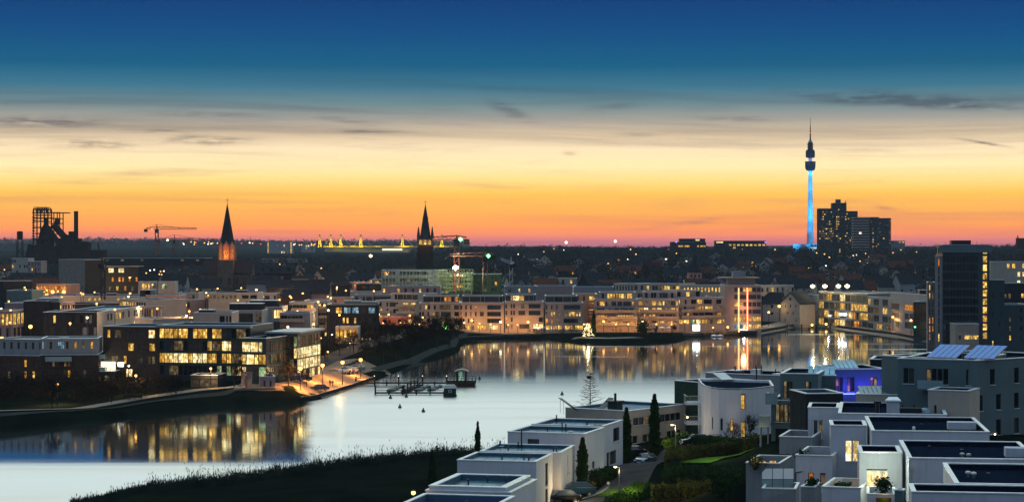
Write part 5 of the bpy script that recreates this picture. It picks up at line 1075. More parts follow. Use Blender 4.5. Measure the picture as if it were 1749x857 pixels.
for k in range(6):
    px = 1213 + k * 8; r2 = root('waste_bin', nth(k) + ' dark wheeled bin from the left in the row below the lawn', 'bin', (X(px, 246), 246, gz(X(px, 246), 246)), 0, 'row of wheeled bins below the lawn')
    if k == 0: bm1 = MB(); bm1.box(-.27, .27, -.3, .3, .1, 1.0, 'bin_dark'); bm2 = MB(); bm2.box(-.29, .29, -.33, .33, 1.0, 1.1, 'white_plastic' if False else 'bin_dark'); bm3 = MB(); bm3.tube((-.3, .28, .12), (.3, .28, .12), .12, n=8, m='tyre'); B1, B2, B3 = bm1.mesh('body'), bm2.mesh('lid'), bm3.mesh('wheels'); bm4 = MB(); bm4.box(-.12, .12, -.31, -.302, .45, .75, 'white_plastic'); B4 = bm4.mesh('sticker')
    link('body', B1, r2); link('lid', B2, r2); link('wheels', B3, r2); link('sticker', B4, r2)
# ================================================================== NEAR STREET: cars, lamps, hedges, cypresses
car('blue car with silver trim parked facing down the lane by the cypress', 1103, 274, math.radians(62), 'paint_blue', base=gz(X(1103, 274), 274) + .28); car('dark car parked behind the blue car under the cypress', 1076, 282, math.radians(18), 'paint_black')
car('black estate car with glowing rear light below the curved house', 1189, 287, math.radians(12), 'paint_black', True); car('dark car at the bottom edge before the warm lit house wall', 960, 236.5, math.radians(8), 'paint_black'); car('dark blue car with red tail light beside the bare sapling', 984, 241, math.radians(14), 'paint_blue', True)
light((X(1213, 285), 284, 6.0), (1, .9, .7), 4, None, .1)
lamp('lit street lamp halfway down the residential lane', 1058, 245, 3.3, 'lamp_white', .2, 520, (1, .72, .38), kind='arm', arm=-.35, group='lamps along the residential lane'); lamp('lit street lamp in front of the angular house with ribbon window', 1154, 289, 3.9, 'lamp_white', .22, 700, (1, .72, .38), kind='arm', arm=-.35, group='lamps along the residential lane')
lamp('orange street lamp behind the bottom white house', 706, 206, 5.6, 'lamp_warm', .22, 60, (1, .55, .15), kind='globe'); lamp('small wall height lamp at the corner of the angular house', 1174, 306, 2.6, 'lamp_white', .16, 40, (1, .8, .5), kind='globe')
x_ = X(1036, 250); light((X(975, 240), 235.5, 5.2), (1, .68, .32), 420, shielded=True)        # wall lamp washing the house beside the cars
r2 = root('road_sign', 'small round road sign on a post beside the lane', 'sign', (X(1039, 244), 244, gz(X(1039, 244), 244))); b = MB(); b.tube((0, 0, -.2), (0, 0, 1.3), .035, m='steel'); b.build('pole', r2); b = MB(); b.tube((0, -.05, 1.45), (0, -.03, 1.45), .25, n=14, m='paint_red'); b.tube((0, -.06, 1.45), (0, -.05, 1.45), .18, n=14, m='white_plastic'); b.build('disc', r2)
def cypress(label, px, Y, h, wide=1.0, base=None):
    x = X(px, Y); r2 = root('cypress', label, 'tree', (x, Y, gz(x, Y) if base is None else base), R.uniform(0, 6), 'slender cypresses between the white houses'); s = h / 7.7; r2.scale = (s * wide, s * wide, s); link('trunk', CYP[0], r2); link('crown', CYP[1], r2)
cypress('tallest cypress, dark column before the ribbon windowed house', 1118, 281, 8.4, .85); cypress('slim cypress left of the tallest, above the dark parked car', 1070, 277, 7.4, .9); cypress('stout green cypress beside the white house with recessed door', 995, 246, 6.5, 1.05)
cypress('dark cypress among the reeds left of the white houses', 738, 232, 7.6, .62); cypress('small distant cypress behind the plain white cube houses', 816, 262, 7.2, .55)
FIR = bare_tree(11, 10, fir=True); tree('bare conifer with a bird nest near its top behind the angular house', 1008, 346, 11.2, meshes=FIR, name='bare_conifer', wide=1.15)
r2 = root('bird_nest', 'dark bird nest near the top of the bare conifer', 'nest', (X(1006, 346), 346, Z(645, 346))); b = MB(); b.lathe([(.02, -.2), (.4, 0), (.45, .3), (.02, .35)], 9, 'bark'); b.build('nest', r2)
tree('small bare tree in front of the curved white wall, left', 1252, 281, 5.0, 1, 'two bare trees before the curved house', wide=.8); tree('small bare tree in front of the curved white wall, right', 1281, 282, 5.4, 2, 'two bare trees before the curved house', wide=.8)
tree('bare sapling against the warm lit house wall above the parked cars', 958, 243, 4.2, 3, name='sapling', wide=.7); tree('thin bare tree rising behind the angular house roof left end', 960, 338, 6.0, 2, wide=.8)
hedge('curved clipped hedge around the green lawn', [(1149, 252), (1152, 260), (1175, 268), (1215, 274), (1262, 277)], 1.8, 1.5, 'hedge_olive'); hedge('bright green lamp lit hedge at the bottom beside the lane', [(1046, 226), (1075, 233), (1100, 241)], 1.8, 1.2, 'hedge_leaf')
hedge('long olive hedge along the bottom in front of the dark garden', [(1112, 232), (1160, 232), (1232, 233)], 2.0, 1.7, 'hedge_olive'); hedge('dark garden hedge between the lawn and the olive hedge', [(1140, 245), (1185, 243), (1262, 238)], 3.2, 1.7, 'cypress_leaf', 60)
hedge('dark hedge between the black estate car and the curved house', [(1166, 290), (1215, 283.5), (1300, 272)], 2.0, 1.5, 'cypress_leaf', 60); hedge('dark box hedge before the house with recessed door', [(1012, 252), (1044, 256)], 1.8, 1.4, 'cypress_leaf')
hedge('low hedge left of the lamp before the ribbon windowed house', [(1125, 290), (1150, 296)], 1.6, 1.1, 'hedge_leaf'); hedge('round garden shrubs below the glass balconies', [(1276, 268), (1306, 264)], 2.4, 2.0, 'hedge_olive', 60)
hedge('dark garden hedge at the bottom beside the clapboard terrace', [(1240, 222), (1268, 214)], 3, 2.2, 'cypress_leaf', 60); hedge('bushes beside the parking bay and the stout cypress', [(975, 244), (988, 247), (1006, 249)], 1.6, 1.0, 'hedge_olive')
light((X(1180, 226), 225, 7.0), (1, .8, .3), 420, None, .1); light((X(1215, 262), 255, 9.5), (.9, 1, .45), 520, None, .1); light((X(1075, 238), 232, 6.5), (.95, .95, .3), 420, None, .1)
# ================================================================== REEDS, SCRUB, WOODS
def cloud_np(name, xs, ys_, zs, hs, K, fs_, m, parent=None, rx=.32, seed=1, label=None, cat=None, squash=.62, base=.12):
    """many crowns at once: K small leaf faces per crown, as one mesh"""
    rs = np.random.RandomState(seed); N = len(xs); hs = np.asarray(hs)
    u = rs.normal(size=(N, K, 3)); u /= np.linalg.norm(u, axis=2, keepdims=True); u *= rs.uniform(.25, 1, (N, K, 1)) ** .5
    lob = 1 + .35 * np.sin(u[:, :, 0:1] * 7 + np.arange(N)[:, None, None]) * np.cos(u[:, :, 2:3] * 6)
    c = np.stack([u[:, :, 0] * lob[:, :, 0] * hs[:, None] * rx, u[:, :, 1] * hs[:, None] * rx, (u[:, :, 2] * .5 * (1 - base) + .5 * (1 + base)) * hs[:, None] * lob[:, :, 0] ** .4], 2)
    c += np.stack([xs, ys_, zs], 1)[:, None, :]
    d1 = rs.normal(size=(N, K, 3)); d2 = rs.normal(size=(N, K, 3)); s = (hs * fs_)[:, None, None] * rs.uniform(.5, 1.4, (N, K, 1))
    v = np.stack([c, c + d1 * s * .6, c + d2 * s * .6 + np.array([0, 0, 1]) * s * .5], 2).reshape(-1, 3)
    me = bpy.data.meshes.new(name); me.vertices.add(len(v)); me.vertices.foreach_set('co', v.ravel()); n = len(v) // 3
    me.loops.add(n * 3); me.loops.foreach_set('vertex_index', np.arange(n * 3, dtype=np.int32)); me.polygons.add(n); me.polygons.foreach_set('loop_start', np.arange(0, n * 3, 3, dtype=np.int32)); me.polygons.foreach_set('loop_total', np.full(n, 3, np.int32)); me.update()
    me.materials.append(MT[m]); o = link(name, me, parent, kind='stuff')
    if label: tag(o, label, cat)
    return o
rs = np.random.RandomState(4)
def region(n, p0, p1, y0, y1, h0, h1, pw=1.0, keep=None):
    px = rs.uniform(p0, p1, n); Y = y0 + (y1 - y0) * rs.uniform(0, 1, n) ** pw; x = (px - CX) / FPX * Y
    if keep is not None: k = keep(px, Y); px, Y, x = px[k], Y[k], x[k]
    return x, Y, zt(x, Y), rs.uniform(h0, h1, len(x))
offl = lambda px, Y: (sdist((px - CX) / FPX * Y, Y, LK) < -6)
x_, y_, z_, h_ = region(5600, 760, 1900, 1120, 2500, 7, 13, 1.0); cloud_np('distant_woodland', x_, y_, z_ - 1, h_, 60, .085, 'wood_far', seed=2, label='bare winter woodland covering the slopes beyond the harbour', cat='woodland')
x_, y_, z_, h_ = region(2800, 700, 1900, 2500, 4200, 8, 14); cloud_np('ridge_woodland', x_, y_, z_ - 2, h_, 34, .12, 'wood_far', seed=3, label='dark wooded ridge on the horizon right of the stadium', cat='woodland')
x_, y_, z_, h_ = region(3600, -100, 800, 5200, 9000, 14, 26); cloud_np('far_hills_woodland', x_, y_, z_ - 3, h_, 24, .18, 'wood_far', seed=5, label='blue hazy wooded hills on the horizon behind the blast furnace', cat='woodland', rx=.6)
x_, y_, z_, h_ = region(1500, -60, 800, 1450, 2500, 6, 11); cloud_np('town_trees', x_, y_, z_ - 1, h_, 50, .095, 'wood_far', seed=6, label='dark mass of trees between the church and the stadium', cat='woodland', rx=.4)
x_, y_, z_, h_ = region(240, -40, 1500, 900, 1150, 6, 10); cloud_np('garden_trees', x_, y_, z_ - 1, h_, 130, .06, 'wood_far', seed=7, label='bare garden trees among the pitched roofed houses', cat='trees')
x_, y_, z_, h_ = region(190, -40, 312, 410, 441, 2.0, 4.4, keep=offl); cloud_np('bank_scrub', x_, y_ , z_ - .2, h_, 260, .05, 'twig', seed=8, label='dark leafless scrub on the bank below the brick apartments', cat='scrub', rx=.5)
x_, y_, z_, h_ = region(60, 540, 700, 560, 690, 2.0, 4.0, keep=lambda p, Y: offl(p, Y) & (p < 560 + (Y - 480) * .6)); cloud_np('roadside_scrub', x_, y_, z_ - .2, h_, 200, .055, 'twig', seed=9, label='dark bushes beside the side road below the cafe', cat='scrub', rx=.5)
x_, y_, z_, h_ = region(50, 650, 792, 620, 728, 2.0, 4.5, keep=offl); cloud_np('lawn_scrub', x_, y_, z_ - .2, h_, 200, .055, 'twig', seed=10, label='dark bushes in front of the white office with green sign', cat='scrub', rx=.5)
x_, y_, z_, h_ = region(90, 560, 900, 205, 268, .8, 2.0, keep=lambda p, Y: Y < 205 + (p - 560) * .10 + 25); cloud_np('near_scrub', x_, y_, z_ - .2, h_, 260, .06, 'twig_fir', seed=12, label='dark scrub and dead brush at the bottom left of the white houses', cat='scrub', rx=.7)
x_, y_, z_, h_ = region(40, 1590, 1800, 655, 700, 1.0, 2.5, keep=offl); cloud_np('shore_scrub', x_, y_, z_ - .2, h_, 120, .07, 'twig', seed=13, label='low scrub along the shore below the dark high rise', cat='scrub', rx=.8)
# reeds
n = 26000; px = rs.uniform(120, 930, n); sh = np.interp(px, [120, 150, 250, 400, 600, 700, 760, 900, 940], [262, 264, 276, 285, 304, 310, 315, 312, 312]); dd = rs.uniform(0, 1, n) ** 1.3
Y = sh + 1.5 - dd * 9; x = (px - CX) / FPX * Y; z = zt(x, Y); h = .5 * rs.uniform(.7, 2.3, n) * (1 + .25 * np.sin(px / 23) * np.sin(px / 7.3)) * np.where(rs.uniform(0, 1, n) < .10, 2.2, 1.0) * np.clip((px - 100) / 240, .4, 1); lean = rs.normal(0, .16, (n, 2)) * h[:, None]
w0 = .022; a = np.stack([x - w0, Y, z - .1], 1); b_ = np.stack([x + w0, Y, z - .1], 1); c_ = np.stack([x + lean[:, 0], Y + lean[:, 1], z + h], 1)
t1 = np.stack([a, b_, c_], 1); hd_ = .05; f1 = c_ + np.array([-hd_, 0, -.28]); f2 = c_ + np.array([hd_, 0, -.22]); f3 = c_ + np.array([0.02, 0, .12]); t2 = np.stack([f1, f2, f3], 1)[rs.uniform(0, 1, n) < .4]
v = np.concatenate([t1, t2]).reshape(-1, 3); me = bpy.data.meshes.new('reeds'); me.vertices.add(len(v)); me.vertices.foreach_set('co', v.ravel()); k = len(v) // 3; me.loops.add(k * 3); me.loops.foreach_set('vertex_index', np.arange(k * 3, dtype=np.int32)); me.polygons.add(k); me.polygons.foreach_set('loop_start', np.arange(0, k * 3, 3, dtype=np.int32)); me.polygons.foreach_set('loop_total', np.full(k, 3, np.int32)); me.update(); me.materials.append(MT['reed'])
tag(link('reeds', me, kind='stuff'), 'tall feathery reeds along the near shore against the bright water', 'reeds')
# ================================================================== LANDMARKS ON THE HORIZON
def at(px, Y, z=None, name='x', label='', cat='', rz=0, group=None):
    x = X(px, Y); return root(name, label, cat, (x, Y, gz(x, Y) - 1 if z is None else z), rz, group)
# television tower, floodlit blue from its foot
Y = 2900; S = Y / FPX; rt = at(1384, Y, Z(432, Y), 'television_tower', 'slim television tower with blue floodlit shaft, two dark pods and antenna', 'tower'); zb = rt.location.z
zz = lambda py: Z(py, Y) - zb
b = MB(); b.lathe([(7.2 * S, 0), (6.3 * S, zz(415)), (5.2 * S, zz(390)), (4.2 * S, zz(350)), (3.5 * S, zz(310)), (3.1 * S, zz(290)), (3.1 * S, zz(240))], 24, 'white_plaster'); b.build('shaft', rt, smooth=True)
b = MB(); b.lathe([(3 * S, zz(292)), (6.8 * S, zz(291)), (8.4 * S, zz(288)), (8.9 * S, zz(284)), (8.9 * S, zz(277)), (9.6 * S, zz(276.8)), (9.6 * S, zz(276)), (3 * S, zz(275.6))], 24, 'dark_slate'); b.build('lower_pod', rt)
b = MB(); b.lathe([(3 * S, zz(270)), (7.6 * S, zz(269)), (7.9 * S, zz(265)), (7.9 * S, zz(259)), (7.0 * S, zz(258)), (7.0 * S, zz(256)), (3 * S, zz(255.8))], 24, 'dark_slate'); b.build('upper_pod', rt)
b = MB(); b.lathe([(4.6 * S, zz(256)), (4.6 * S, zz(244)), (3.2 * S, zz(243)), (3.2 * S, zz(242)), (1.5 * S, zz(241)), (.9 * S, zz(228)), (.7 * S, zz(215)), (.45 * S, zz(214.9)), (.3 * S, zz(201)), (.01, zz(200.5))], 10, 'dark_metal'); 
for py in (252, 248, 230, 226): b.lathe([(.8 * S, zz(py)), (5.6 * S if py > 240 else 1.8 * S, zz(py)), (5.6 * S if py > 240 else 1.8 * S, zz(py - .6)), (.8 * S, zz(py - .7))], 10, 'dark_metal')
b.build('antenna', rt); b = MB(); b.lathe([(9.0 * S, zz(282)), (9.05 * S, zz(281)), (9.05 * S, zz(280)), (9.0 * S, zz(279))], 24, 'glass_c'); b.build('window_band', rt)
b = MB(); b.tube((-1.6 * S, 0, zz(227)), (1.6 * S, 0, zz(227)), .5 * S, m='lamp_red'); b.build('warning_light', rt)
BL = (.02, .42, 1)
for dx_, dy_ in ((-46, -66), (46, -66), (0, -84)):
    for zt_, pw, sz in ((30, 2.4e6, .9), (75, 4.6e6, .5), (118, 6.0e6, .34)):
        p = Vector((dx_, dy_, 2)); d = Vector((0, 0, zt_)) - p; light(tuple(p), BL, pw * .13, rt, 2.0, spot=sz, rot=d.to_track_quat('-Z', 'Y').to_euler(), name='floodlight', shielded=True)
for a in range(6): t_ = math.pi * a / 3; light((8.2 * S * math.cos(t_), 8.2 * S * math.sin(t_), zz(273.5)), (.08, .4, 1) if a % 2 else (.6, .1, 1), 900, rt, 1.0, shielded=True)
for a in range(4): t_ = -math.pi * a / 3; light((6 * S * math.cos(t_), 6 * S * math.sin(t_), zz(296)), BL, 1800, rt, 1.0, shielded=True)
# high rises beside it
def slab(rt, x0, x1, y0, y1, z1, pats, wallm, Y, sf, **k): block(rt, x0, y0, 0, x1 - x0, y1 - y0, z1, wallm=wallm, front=pats, sf=sf, par=.6, cw=.6, roofm='roof_dark', pxm=FPX / Y, **k)
Y = 2480; S = Y / FPX
rt = at(1399, Y, Z(432, Y), 'high_rise', 'taller dark high rise with stepped core beside the television tower', 'tower'); zb = rt.location.z; hz = lambda py: Z(py, Y) - zb
def rpat(r_, c_, p): return [''.join(('m' if R.random() < .5 else 'y') if R.random() < p(i, j) else 'd' for j in range(c_)) for i in range(r_)]
slab(rt, 0, 25 * S, 0, 18, hz(356), rpat(17, 9, lambda i, j: .6 if 7 <= i <= 11 else (.25 if i < 7 else .06)), 'dark_slate', Y, 2.9, wwf=.75, whf=.5, hd=3)
slab(rt, 25 * S, 46 * S, -4, 22, hz(346.5), rpat(20, 7, lambda i, j: (.75 if j in (1, 2) else .12) if 4 <= i < 15 else .05), 'dark_slate', Y, 2.9, wwf=.7, whf=.5, hd=4)
slab(rt, 46 * S, 66 * S, 0, 18, hz(360.5), rpat(16, 7, lambda i, j: .5 if 8 <= i <= 9 else .15), 'dark_slate', Y, 2.9, wwf=.75, whf=.5, hd=2)
slab(rt, 30.5 * S, 37.5 * S, 2, 12, hz(340.5), None, 'dark_slate', Y, 3); b = MB(); b.box(20.5 * S, 22.5 * S, 0, 3, hz(356), hz(348), 'pink_plaster'); b.box(45 * S, 46 * S, 0, 3, hz(346), hz(343), 'dark_metal'); b.build('roof_mast', rt)
rt = at(1458, Y - 60, Z(432, Y), 'high_rise', 'shorter dark high rise with pale striped left half right of the tallest block', 'tower')
b = MB(); x1 = 27 * S; top_ = hz(374)
for k in range(13): b.box(0, x1, 0, 16, top_ * (k + .0) / 13, top_ * (k + .48) / 13, 'pink_plaster'); b.box(.3, x1 - .3, .4, 15.6, top_ * (k + .48) / 13, top_ * (k + 1.0) / 13, 'dark_slate')
b.box(-.3, x1 + .3, -.3, 16.3, top_, top_ + 1.4, 'pink_plaster'); b.build('storey_bands', rt, 'stuff'); b = MB(); b.box(9 * S, 13 * S, -.3, -.1, hz(400), hz(397), 'screen_white'); b.build('sign', rt)
slab(rt, x1 + .3, 42 * S, -2, 20, hz(372), rpat(16, 5, lambda i, j: .8 if j == 1 and i < 14 else .1), 'dark_slate', Y, 2.6, wwf=.7, whf=.5, hd=2)
slab(rt, 42 * S, 62 * S, 0, 20, hz(373.5), rpat(15, 6, lambda i, j: .12), 'dark_slate', Y, 2.6, wwf=.75, whf=.5, hd=2)
b = MB(); [b.box(62 * S, 63.5 * S, 2, 18, hz(376 + k * 3.6), hz(374.6 + k * 3.6), 'dark_slate') for k in range(12)]; b.build('balconies', rt)
G3 = 'low buildings on the wooded ridge'
def ridge(label, p0, p1, top, Y, pats, wall='grey_plaster', **k): return bld('ridge_building', label, (p0, Y), (p1, Y), top, D=16, wall=wall, group=G3, cat='building', sf=3.2, **k)
ridge('low pale building with three lit windows at the foot of the shorter high rise', 1504, 1546, 411, 2450, None, front=['...c.yy', '.mm....'], roofm='roof_dark')
bld('tower_restaurant', 'low building with white lit strip at the foot of the television tower', (1356, 2850), (1396, 2850), 417, D=16, wall='grey_plaster', cat='building', front=['....d=', '.....w='], sf=4)
ridge('ridge building with yellow lit windows and blue corner light, wider of the two', 1146, 1206, 413, 2350, None, front=['...........', '..y=y=..yy=', '...........'], wall='dark_slate', pents=[(.25, .98, .1, .9, 4.2, dict(front=['......w=..'], sf=3.4))])
ridge('ridge building glowing yellow along its whole top floor', 1222, 1308, 411, 2350, None, front=['w=..........', 'dddyyyyyyyyy', '....y.......'], wall='dark_slate')
for px in (1155, 1307): r2 = at(px, 2340, Z(414.5, 2340), 'corner_light', 'blue light on the corner of the %s ridge building' % ('wider' if px < 1200 else 'yellow glowing'), 'lamp'); b = MB(); b.lathe([(.05, 0), (.9, .7), (.05, 1.4)], 8, 'lamp_blue'); b.build('lamp_head', r2)
r2 = at(1743, 1700, Z(418, 1700), 'church_tower', 'small red brick tower with pointed finial at the right edge of the horizon', 'tower'); b = MB(); b.box(-2.5, 6, 0, 6, -3, 5.6, 'brown_brick'); b.build('wall', r2); b = MB(); b.lathe([(.8, 5.6), (.3, 7.5), (.02, 8.6)], 6, 'dark_metal', -2, 1); b.build('finial', r2)
# stadium
Y = 4600; S = Y / FPX; rt = at(545, Y, Z(431, Y), 'stadium', 'far football stadium with yellow lit roof pylons and glowing facade strip', 'stadium'); zb = rt.location.z; hz = lambda py: Z(py, Y) - zb
b = MB(); b.box(22 * S, 200 * S, 0, 180, 0, hz(421.5), 'grey_plaster'); b.box(10 * S, 24 * S, -5, 170, 0, hz(422), 'concrete'); b.build('wall', rt); b = MB(); b.box(8 * S, 230 * S, -12, 200, hz(421.5), hz(420.3), 'pylon_yellow'); b.build('roof', rt)
b = MB(); b.box(108 * S, 142 * S, -.8, -.3, hz(427.5), hz(424.5), 'screen_white'); b.box(12 * S, 22 * S, -6, -5.3, hz(428), hz(423.5), 'lit_m'); b.build('lit_facade', rt)
for k, px in enumerate((547, 566, 583, 617, 688, 755)):
    u = (px - 545) * S; p = MB(); z1 = hz(402)
    for sx in (-1, 1):
        p.tube((u + sx * 3.4, -14, hz(422)), (u + sx * .8, -14, z1), .75, .55, 5, 'pylon_yellow')
        for j in range(5): f = j / 5; p.tube((u - sx * 3.4 * (1 - f), -14, hz(422) + (z1 - hz(422)) * f), (u + sx * 3.4 * (1 - f - .2), -14, hz(422) + (z1 - hz(422)) * (f + .2)), .35, m='pylon_yellow', n=4)
    p.box(u - 2, u + 2, -16, -12, z1 - .4, z1 + 1.4, 'dark_metal'); pl = p.build('pylon', rt); c_ = MB()
    for sx, ln in ((-1, 12), (1, 18)): c_.tube((u, -14, z1), (u + sx * ln * S, -8, hz(420.5)), .35, m='crane_yellow', n=4)
    c_.build('stay_cable', rt); light((u, -22, hz(421)), (1, .75, .08), 9000, rt, 1, shielded=True); light((u, -22, hz(413)), (1, .75, .08), 5000, rt, 1, shielded=True)
for u in (60, 100, 150, 190): light((u * S, -20, hz(418)), (1, .75, .08), 7000, rt, 1, shielded=True)
# office block left of the stadium, with yellow lit edges
Y = 3800; S = Y / FPX; rt, L, H_ = bld('office_building', 'distant office slab outlined by yellow lit edge columns near the stadium', (456, Y), (499, Y), 413, D=20, wall='grey_plaster', cat='building', front=['y.........y', 'y...m..w..y', 'y.......m.y', 'y.........y', 'y..mm.ww..y'], sf=4.2, wwf=.5, whf=.9)
b = MB(); b.box(L - 4, L, 0, 4, H_, H_ + 3, 'pylon_yellow'); b.build('roof_sign', rt)
bld('office_building', 'dim distant office block between the outlined slab and the stadium', (514, 4200), (536, 4200), 418, D=20, wall='grey_plaster', cat='building', front=['..ww..', '..y..d'], sf=5)
bld('office_building', 'faint row building with many small windows in front of the outlined slab', (445, 2300), (522, 2300), 442, D=20, wall='grey_plaster', cat='building', front=['mcmcmmcmcmcmmcm', 'cmcmmcmcmcmmcmc'], sf=4, wwf=.5)
for px, lab in ((428, 'thin lattice radio mast left of the outlined office slab'), (240, 'thin radio mast on the far hill left of the cranes')):
    r2 = at(px, 5200, Z(420, 5200), 'radio_mast', lab, 'mast'); b = MB(); b.tube((0, 0, -8), (0, 0, Z(403, 5200) - r2.location.z), 1.2, .3, 4); [b.box(-3.2, 3.2, -.3, .3, 6 + k * 5, 6.5 + k * 5) for k in range(2)]; b.build('mast', r2)
# blast furnace
Y = 1850; S = Y / FPX; rt = at(50, Y, Z(447, Y), 'blast_furnace', 'derelict blast furnace with open steel frames, sloping pipes and hoist', 'furnace'); zb = rt.location.z; hz = lambda py: Z(py, Y) - zb; u_ = lambda px: (px - 50) * S
def fr_(b, p0, p1, y0, y1, t0, t1, nx, nz, r=.45, dep=14):
    for d in (0, dep):
        for i in range(nx + 1): x = u_(p0 + (p1 - p0) * i / nx); b.tube((x, d, hz(y1)), (x, d, hz(y0)), r, n=4, m='rust_metal')
        for k in range(nz + 1): z = hz(y1 + (y0 - y1) * k / nz); b.tube((u_(p0), d, z), (u_(p1), d, z), r * .8, n=4, m='rust_metal')
    for k in range(nz + 1):
        for i in range(nx + 1): x = u_(p0 + (p1 - p0) * i / nx); z = hz(y1 + (y0 - y1) * k / nz); b.tube((x, 0, z), (x, dep, z), r * .7, n=4, m='rust_metal')
b = MB(); fr_(b, 57, 82, 357, 430, 0, 0, 4, 7, .62); fr_(b, 82, 102, 363, 400, 0, 0, 2, 2, .5); fr_(b, 58, 80, 354, 364, 0, 0, 6, 2, .35); b.build('steel_frame', rt)
b = MB(); b.box(u_(55), u_(114), -2, 16, hz(364), hz(362.6), 'rust_metal'); b.box(u_(57), u_(86), -2, 16, hz(373.5), hz(371.5), 'rust_metal'); b.box(u_(84), u_(103), 0, 14, hz(374), hz(372.8), 'rust_metal')
for k in range(9): b.box(u_(56), u_(60), -3, 1, hz(372 + k * 4.6), hz(370.3 + k * 4.6), 'rust_metal')
b.build('platform', rt)
b = MB(); b.lathe([(14 * S, hz(445)), (14 * S, hz(410)), (11 * S, hz(398)), (6 * S, hz(386)), (4 * S, hz(383)), (4 * S, hz(372)), (1, hz(371))], 14, 'rust_metal', u_(75), 8); b.build('furnace_shell', rt)
b = MB(); b.tube((u_(93), 8, hz(385)), (u_(95), 8, hz(372)), 2.2, n=8, m='rust_metal'); b.tube((u_(88), 8, hz(384)), (u_(108), 6, hz(405)), 3.0, 3.0, 10, 'rust_metal'); b.tube((u_(108), 6, hz(405)), (u_(120), 6, hz(406)), 2.6, n=10, m='rust_metal'); b.tube((u_(80), 4, hz(388)), (u_(97), 4, hz(413)), 2.4, n=10, m='rust_metal'); b.tube((u_(82), 8, hz(398)), (u_(110), 3, hz(422)), 2.0, n=8, m='rust_metal'); b.build('sloping_pipe', rt)
b = MB(); b.box(u_(95), u_(134), 2, 16, hz(447), hz(407), 'rust_metal'); b.box(u_(117), u_(124), 0, 8, hz(410), hz(395), 'rust_metal'); b.box(u_(56), u_(96), 0, 20, hz(450), hz(420), 'rust_metal'); b.box(u_(132), u_(149), 2, 18, hz(452), hz(414), 'rust_metal'); b.box(u_(134), u_(146), 4, 18, hz(414), hz(412.4), 'rust_metal'); b.box(u_(149), u_(176), 2, 18, hz(452), hz(427), 'rust_metal'); b.build('cast_house', rt)
b = MB(); b.lathe([(4.0 * S, hz(447)), (3.7 * S, hz(362)), (4.0 * S, hz(361.5)), (4.0 * S, hz(360.5)), (3.3 * S, hz(360.4))], 12, 'rust_metal', u_(127.5), 6); b.build('chimney', rt)
for k, px in enumerate((44, 49, 53)): b = MB(); b.tube((u_(px), 4, hz(440)), (u_(px + 5), 4, hz(417 + k)), 1.6, n=6, m='rust_metal'); b.build('inclined_conveyor', rt)
rt = at(34, 1850, Z(446, 1850), 'water_tower', 'small water tower on four legs left of the blast furnace', 'tower'); b = MB(); z1 = hz(410)
b.lathe([(4.2 * S, hz(411)), (5.2 * S, hz(407)), (5.2 * S, hz(397)), (4.5 * S, hz(396)), (.5, hz(395.6))], 10, 'rust_metal'); b.build('tank', rt); b = MB()
for sx in (-1, 1):
    for sy in (-1, 1): b.tube((sx * 5 * S, sy * 2.4, 0), (sx * 4 * S, sy * 2.2, z1), .4, n=4, m='rust_metal')
    b.tube((sx * -5 * S, -2.4, z1 * .3), (sx * 4.5 * S, -2.2, z1 * .65), .3, n=4, m='rust_metal')
b.build('leg_frame', rt)
# churches
def spire_church(rt, hz, S, tw, py_b, py_t, wall, n=8):
    pass
Y = 1150; S = Y / FPX; rt = at(384, Y, Z(500, Y), 'church', 'brick church with slender slate spire and orange lit belfry', 'church'); zb = rt.location.z; hz = lambda py: Z(py, Y) - zb
b = MB(); b.box(-41 * S, 44 * S, 4, 18, -2, hz(467), 'sandstone')
for k in range(9):
    if abs(k - 4) > .5: b.box((-41 + k * 10.6 - 1) * S, (-41 + k * 10.6 + 1) * S, 2.4, 4, -2, hz(474), 'sandstone')
b.box(-13 * S, 13 * S, 1, 20, -2, hz(444), 'sandstone'); b.build('wall', rt)
b = MB()
for y0, y1 in ((3.2, 11), (18.8, 11)): q = [(-42 * S, y0, hz(467)), (45 * S, y0, hz(467)), (45 * S, y1, hz(446)), (-42 * S, y1, hz(446))]; b.poly(q, 'dark_slate')
for x in (-41.5 * S, 44.5 * S): b.poly([(x, 4, hz(467)), (x, 18, hz(467)), (x, 11, hz(446.5))], 'sandstone')
b.build('roof', rt)
def octa(r, z, cy_=10): return [(r * math.cos(math.pi / 8 + k * math.pi / 4), cy_ + r * math.sin(math.pi / 8 + k * math.pi / 4), z) for k in range(8)]
b = MB(); r0 = 15 * S; lo, hi = octa(r0, hz(444)), octa(r0, hz(421)); 
for k in range(8): b.poly([lo[k], lo[(k + 1) % 8], hi[(k + 1) % 8], hi[k]], 'orange_plaster')
for k in range(8): m_ = tuple((hi[k][i] + hi[(k + 1) % 8][i]) / 2 for i in (0, 1)) + (hz(412.5),); b.poly([hi[k], hi[(k + 1) % 8], m_], 'orange_plaster')
for k in range(8): b.tube(lo[k], (hi[k][0], hi[k][1], hz(416)), .45, .3, 5, 'sandstone')
for k in range(8):
    p = Vector(hi[k]); p2 = Vector(hi[(k + 1) % 8]); m_ = (p + p2) / 2; m_.z = hz(412); b.tube(tuple(p), tuple(m_), .3, n=4, m='concrete'); b.tube(tuple(p2), tuple(m_), .3, n=4, m='concrete')
b.build('belfry', rt)
